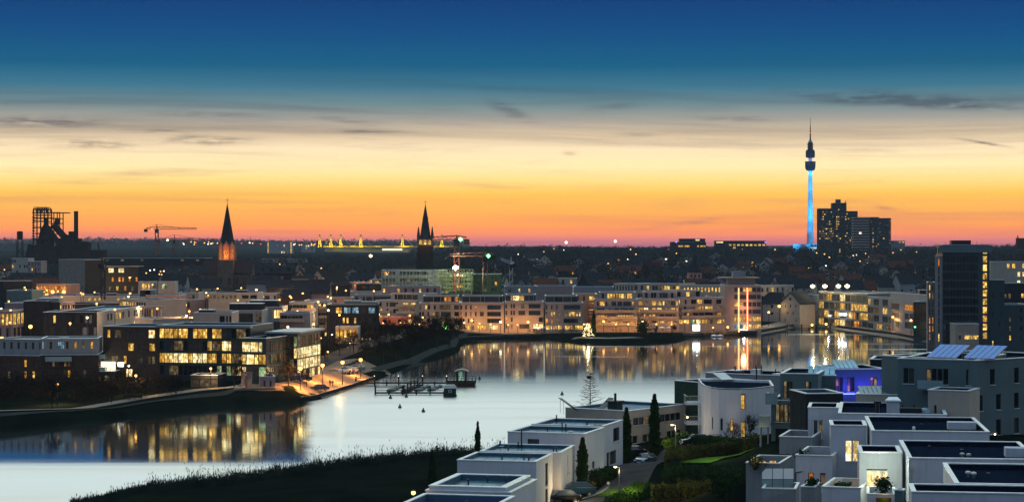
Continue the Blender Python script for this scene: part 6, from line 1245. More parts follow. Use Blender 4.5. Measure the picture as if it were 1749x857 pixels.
for k in range(8):
    a, c = Vector(lo[k]), Vector(lo[(k + 1) % 8]); d = (c - a).normalized(); nrm = Vector((d.y, -d.x, 0)); m_ = (a + c) / 2 + nrm * .08; w_ = (c - a).length * .24; h1, h2 = hz(442), hz(429); b = MB()
    b.poly([tuple(m_ - d * w_ + Vector((0, 0, h1 - m_.z))), tuple(m_ + d * w_ + Vector((0, 0, h1 - m_.z))), tuple(m_ + d * w_ + Vector((0, 0, h2 - m_.z))), tuple(m_ + Vector((0, 0, hz(426) - m_.z))), tuple(m_ - d * w_ + Vector((0, 0, h2 - m_.z)))], 'lit_o'); b.build('belfry_window', rt)
for sx, sy in ((-6.4, 2), (6.4, 2), (0, 2.6)): light((sx, sy, hz(436)), (1, .30, .03), 900, rt, .3, shielded=True)
b = MB(); lo = octa(13.6 * S, hz(420)); top_ = (0, 10, hz(345))
for k in range(8): b.poly([lo[k], lo[(k + 1) % 8], top_], 'dark_slate')
b.build('spire', rt); b = MB(); b.tube((0, 10, hz(349)), (0, 10, hz(336)), .16, .06); b.box(-.9, .9, 9.9, 10.1, hz(341.5), hz(340.8)); b.build('cross', rt)
for k in range(6):
    b = MB(); x = (-33 + k * 12.5 + (3 if k > 2 else 0)) * S; y = 3.9 if abs(x) > 13.5 * S else .93; b.poly([(x - 1, y, hz(486)), (x + 1, y, hz(486)), (x + 1, y, hz(476)), (x, y, hz(473)), (x - 1, y, hz(476))], 'glass_c'); b.build('arched_window', rt)
Y = 1450; S = Y / FPX; rt = at(726, Y, Z(468, Y), 'church', 'dark church tower with needle spire, four corner turrets and yellow gallery lights', 'church'); zb = rt.location.z; hz = lambda py: Z(py, Y) - zb
b = MB(); h = 13 * S; b.box(-h, h, 0, 2 * h, -3, hz(418.5), 'rust_metal'); [b.box(sx * h - .7, sx * h + .7, -.7, .7, -3, hz(430), 'dark_slate') for sx in (-1, 1)]; b.build('wall', rt)
b = MB(); b.box(-h * .93, h * .93, h * .07, 1.93 * h, hz(418.5), hz(408.5), 'sandstone'); b.build('belfry', rt)
for k in range(3): b = MB(); x = (k - 1) * h * .6; b.poly([(x - 1.1, h * .05, hz(417.5)), (x + 1.1, h * .05, hz(417.5)), (x + 1.1, h * .05, hz(412)), (x, h * .05, hz(409.5)), (x - 1.1, h * .05, hz(412))], 'lit_y'); b.build('belfry_window', rt)
for x in (-h, 0, h): light((x, -2.5, hz(416)), (1, .7, .15), 500, rt, .3)
b = MB(); r0 = 10.4 * S; lo = [(r0 * math.cos(math.pi / 8 + k * math.pi / 4), h + r0 * math.sin(math.pi / 8 + k * math.pi / 4), hz(408.5)) for k in range(8)]; mid_ = [(p[0] * .45, h + (p[1] - h) * .45, hz(372)) for p in lo]
for k in range(8): b.poly([lo[k], lo[(k + 1) % 8], mid_[(k + 1) % 8], mid_[k]], 'dark_slate'); b.poly([mid_[k], mid_[(k + 1) % 8], (0, h, hz(347))], 'dark_slate')
b.lathe([(r0 * .42, hz(373)), (r0 * .52, hz(372)), (r0 * .42, hz(371))], 8, 'dark_slate', 0, h); b.build('spire', rt)
for sx in (-1, 1):
    for sy in (0, 1): b = MB(); b.lathe([(2.0 * S, hz(419)), (2.0 * S, hz(405)), (2.4 * S, hz(404)), (.1, hz(387))], 8, 'dark_slate', sx * (h - 1.2 * S), sy * 2 * h + (1 - 2 * sy) * 1.2 * S); b.build('corner_turret', rt)
b = MB(); b.tube((0, h, hz(347.5)), (0, h, hz(342)), .2, .08); b.box(-.9, .9, h - .1, h + .1, hz(344.5), hz(344)); b.build('cross', rt)
r2 = at(1187, 1120, Z(476, 1120), 'villa', 'dark turreted house with red walls and white framed windows on the wooded slope', 'house'); S = 1120 / FPX; hz = lambda py: Z(py, 1120) - r2.location.z
b = MB(); b.box(-11 * S, 12 * S, 0, 9, -2, hz(466), 'red_plaster'); b.build('wall', r2); b = MB(); b.lathe([(13 * S, hz(466)), (7 * S, hz(456)), (2.5 * S, hz(448)), (.05, hz(438))], 4, 'dark_slate', .3, 4.5); b.build('roof', r2)
for k in range(3): link('window', win_mesh(1.4, 2.0, 'c', 'white'), r2, (-2.6 + k * 2.1, -.05, hz(474)))
# tower cranes
def crane(label, px, Y, ybase, ytop, yjib, pl, prr, m='crane_red', w_=1.0, yaw=0.0, lift=None, lamp_=None, group='tower cranes over the town'):
    """pl/pr: pixel columns of counter-jib end and jib end"""
    S = Y / FPX; rt = at(px, Y, Z(ybase, Y), 'tower_crane', label, 'crane', 0, group); H0 = rt.location.z; zj = Z(yjib, Y) - H0; zt_ = Z(ytop, Y) - H0; r = .16 * w_; b = MB(); a = .8 * w_
    for sx in (-1, 1):
        for sy in (-1, 1): b.tube((sx * a, sy * a, 0), (sx * a, sy * a, zj), r, n=4, m=m)
    n = int(zj / (2.6 * w_)); 
    for k in range(n):
        z0, z1 = zj * k / n, zj * (k + 1) / n; s = 1 if k % 2 else -1; b.tube((-s * a, -a, z0), (s * a, -a, z1), r * .7, n=3, m=m); b.tube((a, -s * a, z0), (a, s * a, z1), r * .7, n=3, m=m); b.tube((-s * a, a, z0), (s * a, a, z1), r * .7, n=3, m=m)
    b.build('mast', rt); b = MB()
    for nm, pe in (('counter_jib', pl), ('jib', prr)):
        b = MB(); xe = (pe - px) * S; ze = zj + (lift or 0) * (1 if nm == 'jib' else 0); hb = 1.3 * w_; dr = Vector((xe, xe * math.tan(yaw), ze - zj))
        for off in (Vector((0, -.6 * w_, 0)), Vector((0, .6 * w_, 0)), Vector((0, 0, hb))): b.tube(tuple(Vector((0, 0, zj)) + off), tuple(Vector((0, 0, zj)) + dr + off * .6), r, n=4, m=m)
        n = max(3, int(dr.length / (2.4 * w_)))
        for k in range(n): f = k / n; p = Vector((0, 0, zj)) + dr * f; q = Vector((0, 0, zj)) + dr * (f + .5 / n); e = Vector((0, 0, zj)) + dr * (f + 1 / n); b.tube(tuple(p + Vector((0, -.5 * w_, 0))), tuple(q + Vector((0, 0, hb * .8))), r * .6, n=3, m=m); b.tube(tuple(q + Vector((0, 0, hb * .8))), tuple(e + Vector((0, -.5 * w_, 0))), r * .6, n=3, m=m)
        if nm == 'counter_jib': e = dr; b.box(e.x - .9 * w_, e.x + .9 * w_, e.y - .6 * w_, e.y + .6 * w_, zj - 1.5 * w_, zj + .2, 'rust_metal')
        b.build(nm, rt)
    b = MB(); b.tube((0, 0, zj), (0, 0, zt_), .45 * w_, .15 * w_, 4, m); b.tube((0, 0, zt_), ((pl - px) * S * .9, 0, zj + 1), .1 * w_, n=3, m='dark_metal'); b.tube((0, 0, zt_), ((prr - px) * S * .6, (prr - px) * S * .6 * math.tan(yaw), zj + 1 + (lift or 0) * .6), .1 * w_, n=3, m='dark_metal'); b.build('tower_top', rt)
    b = MB(); b.box(-.9 * w_, .9 * w_, -1.7 * w_, -.8 * w_, zj - 2 * w_, zj, 'dark_metal'); b.build('cab', rt)
    if lamp_: b = MB(); b.lathe([(.05, zj - 1), (.8 * w_, zj), (.05, zj + 1)], 8, lamp_, (pl - px) * S * .4, -1.5 * w_); b.build('warning_lamp', rt)
    return rt
crane('red and white crane above the town, its jib the highest of the left pair', 268, 1900, 436, 383, 391.5, 249, 336, w_=1.7, lamp_='lamp_red'); crane('lower crane of the left pair with bright white work lamp', 298, 2000, 436, 401, 410, 270, 372, w_=1.6, lamp_='lamp_white')
crane('red crane behind the needle spire with jib reaching left', 780, 1000, 497, 402, 409, 797, 738, w_=1.5, m='crane_red', lamp_='lamp_green'); crane('red brown crane mast right of the scaffold with long dim jib', 829, 980, 497, 433, 437, 842, 768, w_=1.3, lamp_='lamp_green')
crane('dark tower crane standing among the flat roofs with raised jib', 176, 700, 512, 448, 452, 172, 167, m='dark_metal', w_=.8, lift=7); crane('slim grey crane with folded jib behind the harbour offices', 873, 940, 495, 438, 451, 878, 855, m='steel', w_=.9, lift=2)
# ================================================================== PITCHED-ROOF TOWN AND SLOPE HOUSES
GP = 'pitched roof houses of the old town'
k = 0
for args in [('white gabled villa with three attic windows among the dark roofs', (503, 900), (522, 900), 474, 461, 'cream_plaster', 'y', ['.c.c.c.']), ('long cream wing with lit end bay beside the white gable', (498, 893), (536, 893), 476, 472, 'cream_plaster', 'x', ['..c....y']),
             ('turreted cream house with two lit windows right of the white gable', (535, 905), (550, 905), 472, 462, 'cream_plaster', 'y', ['.y.y.', '.y...']), ('huge dark barn roof below the white gable, left half', (455, 800), (530, 800), 492, 479, 'dark_slate', 'x', None), ('dark hipped barn with pink side wall left of the wedge balconies', (526, 790), (562, 790), 500, 478, 'pink_plaster', 'x', None),
             ('dark low barn with brown wall behind the terraced balconies', (482, 780), (527, 780), 505, 495, 'brown_brick', 'x', None), ('grey blue long roofed school building below the church', (421, 950), (452, 950), 485, 480, 'grey_plaster', 'x', ['.c.c.c.c.']), ('dark roofed row with cream dormers behind the long barn', (440, 1100), (500, 1100), 466, 455, 'dark_slate', 'x', None),
             ('twin gabled pale house with lit attic left of the school', (449, 1180), (456, 1180), 461, 455, 'pink_plaster', 'y', ['.y.']), ('second pale twin gable with warm attic light', (461, 1180), (471, 1180), 461, 454, 'pink_plaster', 'y', ['.y.']), ('steep dark roof with grey end wall beyond the twin gables', (478, 1150), (493, 1150), 466, 445, 'grey_plaster', 'y', ['.c.']),
             ('salmon gabled house high among the trees', (505, 1250), (517, 1250), 456, 447, 'pink_plaster', 'y', ['.c.']), ('long dark roofed row facing the orange lit house', (556, 920), (598, 930), 486, 470, 'dark_slate', 'x', None), ('pale gabled house in the woods behind the harbour roofs', (884, 1050), (896, 1050), 483, 476, 'grey_plaster', 'y', ['.c.']),
             ('dark roof with cream gable end behind the coral hall', (1005, 1050), (1040, 1055), 484, 466, 'dark_slate', 'x', None), ('dark roofed house with chimney left of the church nave', (322, 1180), (346, 1180), 484, 470, 'brown_brick', 'x', None), ('grey long house with blue roof left of the dark barn', (452, 860), (500, 860), 486, 481, 'grey_plaster', 'x', ['.c.....c'])]:
    gable('pitched_roof_house', args[0], args[1], args[2], args[3], args[4], D=11, wall=args[5], axis=args[6], front=args[7], dorm=4 if 'dormers' in args[0] else 0, group=GP)
# generic hillside houses, further back
rr = random.Random(5); used = []; GS = 'small houses scattered on the wooded slopes'; cnt = 0; wl = ['cream_plaster', 'grey_plaster', 'pink_plaster', 'brown_brick']
spots = []
for _ in range(1500):
    right = rr.random() < .62
    px = rr.uniform(840, 1590) if right else rr.choice([rr.uniform(0, 60), rr.uniform(270, 345), rr.uniform(430, 700)]); Y = rr.uniform(1000, 1750) if right else rr.uniform(1000, 1600)
    if all(abs(px - a) > 8 or abs(Y - b_) > 90 for a, b_ in spots) and all(abs(px - a) > 2.5 for a, b_ in spots): spots.append((px, Y))
    if len(spots) >= 150: break
spots.sort()
kn = ['white', 'grey', 'pink', 'brown']; tally = {}
SEG = [(60, 'left of the furnace'), (345, 'near the town cranes'), (480, 'behind the church'), (600, 'below the stadium'), (760, 'below the needle spire'), (900, 'beyond the scaffold'), (1050, 'behind the white harbour offices'), (1250, 'behind the neon striped tower'), (1390, 'below the television tower'), (1500, 'below the high rises'), (1800, 'left of the dark tower')]
cnts = {}
info = []
for px, Y in spots:
    w_ = rr.randrange(4); sg = [s for lim, s in SEG if px < lim][0]; cnts.setdefault((w_, sg), []).append((px, Y)); info.append((px, Y, w_, sg))
for px, Y, w_, sg in info:
    l = cnts[(w_, sg)]; i = l.index((px, Y)); pos = '' if len(l) == 1 else (', %s from left' % nth(i))
    x = X(px, Y); g = gz(x, Y); S = FPX / Y; wd = rr.uniform(9, 15); eave = HY + (EYE - g - rr.uniform(5, 8)) / Y * FPX; ax = rr.choice('xxy')
    gable('slope_house', 'small %s house %s%s' % (kn[w_], sg, pos), (px, Y), (px + wd * S, Y + rr.uniform(-4, 4)), eave, eave - rr.uniform(3, 5) * S, D=9, wall=wl[w_], roofm=rr.choice(['dark_slate', 'tile_red', 'dark_slate']), axis=ax, front=pat(2, 5, .14, 'yom', 'dc..', seed=int(px)), group=GS)
# apartment blocks glimpsed on the slope
ridge('dim apartment block with vertical row of lights below the high rises, left', 1435, 1464, 437, 1900, None, front=pat(5, 9, .16, 'ywm', 'd...', 3)); ridge('dim apartment block with scattered lights below the high rises, right', 1476, 1520, 440, 1850, None, front=pat(4, 12, .16, 'ywm', 'd...', 4))
ridge('pale pair of stone gabled blocks near the orange tented market', 20, 48, 441, 1250, None, front=pat(5, 7, .05, 'y', 'd.c.', 5), wall='cream_plaster'); ridge('row of tall narrow gabled houses right of the pale stone block', 48, 70, 446, 1250, None, front=['c.c.c.c.', 'c.y.c.c.'], wall='pink_plaster')
bld('office_building', 'dark brown ribbed office block beside the blast furnace', (113, 1050), (145, 1045), 444, D=16, wall='brown_brick', cat='building', front=['d.d.d.d.d.', 'd.d.d.d.d.', '..........', '.c.c...c..'], sf=4, whf=.8, group='offices in front of the blast furnace'); bld('office_building', 'pale framed office block with horizontal dark louvres by the furnace', (145, 1045), (176, 1060), 443, D=16, wall='concrete', cat='building', front=['.dddddddd', '.dddddddd', '.cccccccc', '..y.y.c..'], sf=4, whf=.75, wwf=1.0, group='offices in front of the blast furnace')
bld('shop_building', 'shop with two bright white signs and red lit canopy right of the louvred office', (178, 1000), (236, 1000), 455, D=16, wall='dark_slate', cat='shop', front=['.w=.w=....', '..o.oo.o.o', '.m.y.o.m.'], sf=4.4, whf=.5); light((X(205, 990), 985, Z(475, 985)), (1, .3, .06), 4000); light((X(180, 990), 985, Z(490, 985)), (1, .75, .2), 5000); light((X(160, 990), 985, Z(492, 985)), (1, .75, .2), 4000)
bld('market_hall', 'orange glowing market hall with dark roof edge at the left of the town', (62, 930), (113, 925), 485, D=12, wall='orange_plaster', cat='hall', front=['o=o=o=o=o='], sf=4.5, whf=.7, wwf=.95, roofm='roof_dark')
for k, px in enumerate((70, 80, 90, 99, 109)): lamp(nth(k) + ' orange lamp from the left in front of the glowing market hall', px, 915, 7.5 - (k % 2) * 1.5, 'lamp_warm', .75, 1800, (1, .5, .12), 'orange lamps before the market hall')
bld('stone_hall', 'dark stepped roof hall in front of the orange market hall', (5, 830), (55, 835), 480, D=14, wall='dark_slate', cat='hall'); bld('low_hall', 'low pale hall with two warm windows right of the lit shop', (236, 900), (262, 900), 481, D=10, wall='cream_plaster', cat='hall', front=['.y=y.', '.....'], sf=4); bld('low_hall', 'low pale hall with greenish window near the dark trees', (270, 900), (298, 900), 481, D=10, wall='cream_plaster', cat='hall', front=['.g=..', '.....'], sf=4)
bld('far_hall', 'long grey industrial roof behind the shop and left of the church', (170, 1500), (350, 1500), 441, D=40, wall='dark_slate', cat='hall', front=['.m..m...m.......m..m.'], sf=6, whf=.2)
# ================================================================== LAMPS
GLP = 'street lamps around the plaza on the left bank'
for px, yb, hd_, lab in [(513, 671, 633, 'street lamp nearest the water edge by the glass cube'), (551, 662, 625, 'street lamp between the glass cube and the walking couple'), (585, 655, 616, 'street lamp right of the walking couple'), (616, 640, 607, 'street lamp farthest right on the plaza behind the parked cars')]:
    Yl = YZ(yb, 1.4); Yl = min(Yl, 476 if px < 600 else 492); lamp(lab, px, Yl, (yb - hd_) / FPX * Yl, 'lamp_warm', .42, 11000, (1, .40, .09), GLP)
for px, Yl, h, pw, lab in [(98, 405, 4.2, 4500, 'short street lamp on the bank path beside the lone leafless tree at far left'), (232, 422, 4.2, 4000, 'dim street lamp on the bank path below the display window'), (360, 437, 4.2, 3500, 'small lamp in front of the blue garden pavilion')]: lamp(lab, px, Yl, h, 'lamp_warm', .26, pw, (1, .6, .25), 'small lamps on the bank path')
lamp('orange street lamp glowing above the blue penthouse at the far left', 52, 520, 9, 'lamp_warm', .5, 1500, (1, .42, .08)); lamp('orange street lamp at the far left edge in front of the colonnaded block', 3, 500, 7, 'lamp_warm', .5, 1500, (1, .42, .08)); lamp('white lamp beside the display window', 203, 450, 4.0, 'lamp_white', .35, 300, (1, .85, .5)); lamp('second small white lamp left of the display window', 220, 449, 3.6, 'lamp_white', .22, 120, (1, .85, .5))
GLC = 'lamps added for street glow between blocks of the left town quarter'
rr = random.Random(21); cl_ = sorted([(rr.uniform(0, 640), rr.uniform(520, 880)) for _ in range(72)])  # lane lamps at random spots, added for a warm glow on the facades
for k, (px, Yl) in enumerate(cl_): lamp('added lane lamp giving street glow, %s from the left among the flat roofed blocks' % nth(k), px, Yl, rr.uniform(8.5, 12.5), 'lamp_warm' if k % 4 else 'lamp_white', .3, 5200, (1, .5, .17), GLC)
GH2 = 'lamps along the harbour promenade'
for k, px in enumerate([793, 806, 819, 838, 855, 868, 884, 902, 917, 936, 958, 979, 997, 1031, 1052, 1073, 1097, 1121, 1147, 1170, 1193, 1218, 1243, 1262]):
    Yl = 741 if px < 930 else 747 + max(0, px - 1180) * .1; big = k % 3 == 1
    lamp(nth(k) + ' lamp from the left on the main harbour promenade', px, Yl, 4.2 if big else 3.2, 'lamp_warm' if k % 4 else 'lamp_white', .42 if big else .26, 1700 if big else 950, (1, .44, .10), GH2)
for k, (px, Yl) in enumerate([(1313, 800), (1384, 858), (1419, 836), (1454, 812), (1487, 786), (1525, 757), (1556, 731), (1590, 712)]): lamp(nth(k) + ' lamp from the left around the inner harbour and right quay', px, Yl, 5.5, 'lamp_warm', .42, 3600, (1, .48, .13), 'lamps along the right quay')
for k, (px, Yl) in enumerate([(647, 742), (664, 745), (700, 748), (722, 738)]): lamp(nth(k) + ' lamp from the left below the cream apartment block', px, Yl, 4, 'lamp_warm' if k else 'lamp_white', .34, 500, (1, .6, .2), 'lamps below the cream apartments')
for k, (px, Yl) in enumerate([(540, 560), (548, 590), (560, 520), (567, 610), (590, 600), (602, 640), (618, 640), (630, 690), (654, 700), (598, 560)]): lamp(nth(k) + ' small path lamp from the left beside the dark side road', px, Yl, 2.6, 'lamp_warm' if k % 3 else 'lamp_white', .22, 70, (1, .65, .3), 'small path lamps near the side road')
for k in range(9): lamp(nth(k) + ' bollard light from the left in the row behind the lawn', 684 + k * 5.4, 735, 1.6, 'lamp_warm', .22, 60, (1, .6, .25), 'bollard lights behind the lawn')
lamp('tall road lamp in front of the stone warehouse', 1331, 832, 6.5, 'lamp_warm', .6, 500, (1, .6, .25)); lamp('orange lamp beside the pink terrace near the barns', 571, 795, 6, 'lamp_warm', .6, 900, (1, .5, .12))
for px, Yl, py, hd_, rad, lab in [(876, 948, 500, 'lamp_red', .8, 'red warning lamp behind the harbour roofs'), (688, 780, 527, 'lamp_blue', .35, 'small violet lamp beside the cream apartments'), (761, 741, 560, 'lamp_green', .3, 'green lamp by the office with the green sign'), (967, 5000, 414, 'far_white', 3.6, 'bright white beacon on the horizon left of centre hill'), (1051, 5000, 412, 'far_white', 3.6, 'tall pale lit monument on the horizon hilltop'), (949, 3000, 428, 'lamp_cold', 1.6, 'small cold white light in the woods below the beacon'), (633, 2400, 437, 'lamp_white', 2, 'yellow white light in the trees below the stadium'), (763, 2200, 441, 'lamp_white', 1.6, 'white light in the woods right of the needle spire'), (156, 2100, 446, 'lamp_white', 1.2, 'white light beside the blast furnace'), (1563, 712, 558, 'lamp_green', .35, 'green lamp on the quay by the windowless glass cube')]:
    r2 = at(px, Yl, Z(py, Yl) - 4, 'beacon_light', lab, 'lamp'); b = MB(); b.tube((0, 0, -3), (0, 0, 4 - rad), rad * .15); b.build('pole', r2); b = MB(); b.lathe([(.02, 4 - rad), (rad * .8, 4 - rad * .5), (rad, 4), (rad * .8, 4 + rad * .5), (.02, 4 + rad)], 8, hd_); b.build('lamp_head', r2)
b = MB(); b.box(0, 2.3, -.15, 0, 0, .6, 'sign_green'); r2 = at(755.5, 744.6, Z(559, 744.6), 'neon_sign', 'small green neon sign above the entrance of the white office', 'sign'); b.build('sign_face', r2); light((1.1, -1.5, 0), (.3, 1, .1), 90, r2)
b = MB(); b.box(0, 2.6, -.15, 0, 0, 2.2, 'sign_white'); r2 = at(1183, 743.0, Z(564.5, 743), 'screen', 'cold white lit screen on the ground floor by the water', 'screen'); b.build('screen_face', r2); light((1.3, -2, 1), (.8, .95, 1), 300, r2)
for k, (px, Yl) in enumerate([(1416, 829), (1434, 816), (1440, 812)]): b = MB(); b.box(0, 2.4, -.3, 0, 0, 1.0, 'sign_white'); r2 = at(px, Yl, Z(538.5, Yl), 'shop_sign', nth(k) + ' white lit shop sign from the left on the gridded quay building', 'sign', -.9, 'shop signs on the quay building'); b.build('sign_face', r2); light((1, -1.5, 0), (1, .9, 1), 200, r2)
rr = random.Random(8); GD = 'tiny distant lights on the slopes'
dl = sorted([(rr.uniform(0, 60), 900 + rr.random() * 800) for _ in range(8)] + [(rr.uniform(235, 345), 960 + rr.random() * 500) for _ in range(16)] + [(rr.uniform(310, 540), rr.uniform(3600, 5200)) for _ in range(34)] + [(rr.uniform(430, 700), 1000 + rr.random() * 700) for _ in range(10)] + [(rr.uniform(880, 1590), rr.uniform(1150, 2300)) for _ in range(42)] + [(rr.uniform(1690, 1749), rr.uniform(700, 1100)) for _ in range(7)])
for k, (px, Yl) in enumerate(dl):
    s = Yl / 1000; hd_ = rr.choice(['far_warm', 'far_warm', 'far_white', 'far_warm', 'far_red' if 310 < px < 540 else 'far_warm']); near_ = 'among the far town lights' if Yl > 3000 else ('at the left end of town' if px < 100 else 'in the dark trees near the church' if px < 400 else 'among the old town roofs' if px < 720 else 'in the dark woods on the slope' if px < 1600 else 'beside the dark high rise')
    lamp('tiny %s light %s, %s' % ({'far_warm': 'orange', 'far_white': 'white', 'far_red': 'red'}[hd_], near_, nth(k) + ' from the left'), px, Yl, (8 if Yl < 3000 else 16) * (1 if px > 100 else 1), hd_, .30 * s + .1, 0, group=GD)
# ================================================================== BANK TREES
GB = 'bare winter trees on the left bank and lawn'
bt = [(89, 398, 7.6), (190, 409, 5), (300, 420, 5.5), (400, 437, 7.4), (493, 441, 7.6), (524, 448, 5.5), (150, 404, 5), (555, 520, 6), (580, 545, 7), (604, 560, 7.5), (626, 530, 7), (640, 575, 8.5), (655, 545, 8), (668, 590, 9), (676, 563, 8), (690, 602, 9), (703, 590, 8.5), (712, 625, 9.5), (724, 605, 9), (738, 640, 10.5), (747, 622, 9.5), (757, 660, 10.5), (768, 640, 10.5), (775, 690, 10), (781, 700, 9), (696, 660, 9), (715, 680, 9), (660, 640, 8), (620, 620, 8), (536, 600, 7.5), (740, 700, 9), (759, 712, 9)]
bt.sort()
for k, (px, Y, h) in enumerate(bt): tree('bare tree, %s from the left along the left bank and lawn' % nth(k), px, Y, h, k, GB, wide=.95 if Y < 460 else 1.05)
# island
GI = 'trees on the small harbour peninsula'
for px, Y, h, k, lab in [(977, 716, 6, 1, 'bare tree left of the fairy light tree on the peninsula'), (1120, 718, 5, 2, 'bare tree right of the round shrub on the peninsula'), (1149, 722, 5.5, 0, 'bare tree at the right tip of the peninsula'), (960, 722, 3.5, 3, 'smallest bare tree at the left tip of the peninsula')]: tree(lab, px, Y, h, k, GI)
x = X(1004, 712); r2 = at(1004, 712, gz(x, 712), 'fairy_light_tree', 'small tree wrapped in glittering white fairy lights on the peninsula', 'tree'); link('trunk', TREES[1][0], r2, (0, 0, 0)).scale = (.45, .45, .45); link('crown', TREES[1][1], r2).scale = (.45, .45, .45)
b = MB(); rr = random.Random(2)
for _ in range(90): a, rad, z = rr.uniform(0, 6.28), rr.random() ** .5, rr.random(); rad *= 2.3 * (1 - z * .75); p = (rad * math.cos(a), rad * math.sin(a), .4 + z * 4.4); b.tube(p, (p[0], p[1], p[2] + .13), .09, n=4, m='fairy')
b.build('fairy_lights', r2, 'stuff'); light((0, -1.5, 2.5), (1, .8, .45), 900, r2)
cypress('tall dark conifer just right of the fairy light tree', 1014, 715, 9, .8); r2 = at(1098, 714, gz(X(1098, 714), 714), 'round_shrub', 'large round topped evergreen shrub on the harbour peninsula', 'shrub'); leafcloud(3, 900, lambda r: (r.gauss(0, 1), r.gauss(0, 1), abs(r.gauss(2.4, 1.1)) * 1.3), .5, 'hedge_olive').build('foliage', r2, 'stuff'); b = MB(); b.tube((0, 0, -.2), (0, 0, 3), .2, .1, m='bark'); b.build('trunk', r2)
# ================================================================== JETTY, PAVILION, BOATS
def wd(b, a, c, w_, z0, z1, m='jetty_wood'):
    d = Vector((c[0] - a[0], c[1] - a[1])).normalized(); n = Vector((-d.y, d.x)) * w_ / 2; q = [(a[0] + n.x, a[1] + n.y), (a[0] - n.x, a[1] - n.y), (c[0] - n.x, c[1] - n.y), (c[0] + n.x, c[1] + n.y)]
    b.poly([(x, y, z1) for x, y in q], m); b.poly([(x, y, z0) for x, y in q][::-1], m)
    for i in range(4): (x0, y0), (x1, y1) = q[i], q[(i + 1) % 4]; b.poly([(x0, y0, z0), (x1, y1, z0), (x1, y1, z1), (x0, y0, z1)], m)
def pier(label, pts, w_=1.8, z=.55, lights=0, name='jetty'):
    P_ = [(X(a, y), y) for a, y in pts]; rt = root(name, label, 'jetty', (0, 0, 0)); b = MB()
    for a, c in zip(P_[:-1], P_[1:]): wd(b, a, c, w_, z - .25, z)
    b.build('deck', rt); pb = MB(); rb = MB(); lb = MB()
    for a, c in zip(P_[:-1], P_[1:]):
        L = math.hypot(c[0] - a[0], c[1] - a[1]); n = max(1, int(L / 2.6))
        for i in range(n + 1):
            t = i / n; x, y = a[0] + (c[0] - a[0]) * t, a[1] + (c[1] - a[1]) * t
            pb.tube((x, y - w_ / 2, -1.5), (x, y - w_ / 2, z + (1.5 if i % 2 == 0 else .25)), .13, n=6, m='jetty_wood'); pb.tube((x, y + w_ / 2, -1.5), (x, y + w_ / 2, z + (1.5 if i % 2 == 0 else .25)), .13, n=6, m='jetty_wood')
            if lights and i % 2 == 0: lb.lathe([(.02, z + 1.5), (.08, z + 1.56), (.08, z + 1.64), (.02, z + 1.7)], 6, 'far_white', x, y - w_ / 2)
    pb.build('posts', rt); 
    for a, c in zip(P_[:-1], P_[1:]): rb.tube((a[0], a[1] + w_ / 2, z + 1.0), (c[0], c[1] + w_ / 2, z + 1.0), .06, n=4, m='jetty_wood'); rb.tube((a[0], a[1] - w_ / 2, z + .5), (c[0], c[1] - w_ / 2, z + .5), .05, n=4, m='jetty_wood')
    rb.build('railing', rt)
    if lights: lb.build('jetty_lights', rt)
    return rt
pier('long jetty with small white lights leading from the plaza to the pavilion', [(608, 485), (640, 486), (763, 486)], 2.2, .7, 1); pier('lower boat jetty with mooring posts left of the boathouse', [(641, 456), (758, 456)], 1.8, .5)
pier('short cross jetty joining the two boat jetties diagonally', [(690, 459), (716, 483)], 1.4, .45)
rt = root('pavilion_platform', 'railed platform on piles with curved roof shelter at the end of the jetty', 'pavilion', (X(762, 480), 480, 0)); L = X(812, 480) - X(762, 480)
b = MB(); b.box(0, L, 0, 9, .5, .95, 'jetty_wood'); b.box(.2, L - .2, -.1, 0, .0, .5, 'jetty_wood'); b.build('deck', rt); b = MB(); [b.tube((u, v, -1.5), (u, v, .55), .18, n=6, m='jetty_wood') for u in (.4, L * .33, L * .66, L - .4) for v in (.2, 4.5, 8.8)]; b.build('piles', rt)
b = MB()
for u in range(9): [b.tube((L * u / 8, v, .9), (L * u / 8, v, 2.0), .05, n=4, m='jetty_wood') for v in (.1, 8.9)]
for v in (.1, 8.9):
    for z in (1.4, 2.0): b.tube((0, v, z), (L, v, z), .05, n=4, m='jetty_wood')
for u in (0, L): [b.tube((u, .1, z), (u, 8.9, z), .05, n=4, m='jetty_wood') for z in (1.4, 2.0)]
b.build('railing', rt); b = MB(); [b.box(u - .18, u + .18, v - .18, v + .18, .9, 3.35, 'jetty_wood') for u in (L * .36, L * .66) for v in (2.5, 6.5)]; b.build('roof_post', rt); b = MB(); n = 8; c0, c1 = L * .28, L * .76
for i in range(n): u0, u1 = c0 + (c1 - c0) * i / n, c0 + (c1 - c0) * (i + 1) / n; z0, z1 = 3.3 + .5 * math.sin(math.pi * i / n), 3.3 + .5 * math.sin(math.pi * (i + 1) / n); b.poly([(u0, 1.5, z0 + .15), (u1, 1.5, z1 + .15), (u1, 7.5, z1 + .15), (u0, 7.5, z0 + .15)], 'dark_metal'); b.poly([(u0, 1.5, z0), (u1, 1.5, z1), (u1, 1.5, z1 + .15), (u0, 1.5, z0 + .15)], 'dark_metal'); b.poly([(u0, 7.5, z0), (u1, 7.5, z1), (u1, 1.5, z1), (u0, 1.5, z0)], 'dark_metal')
b.build('roof', rt)
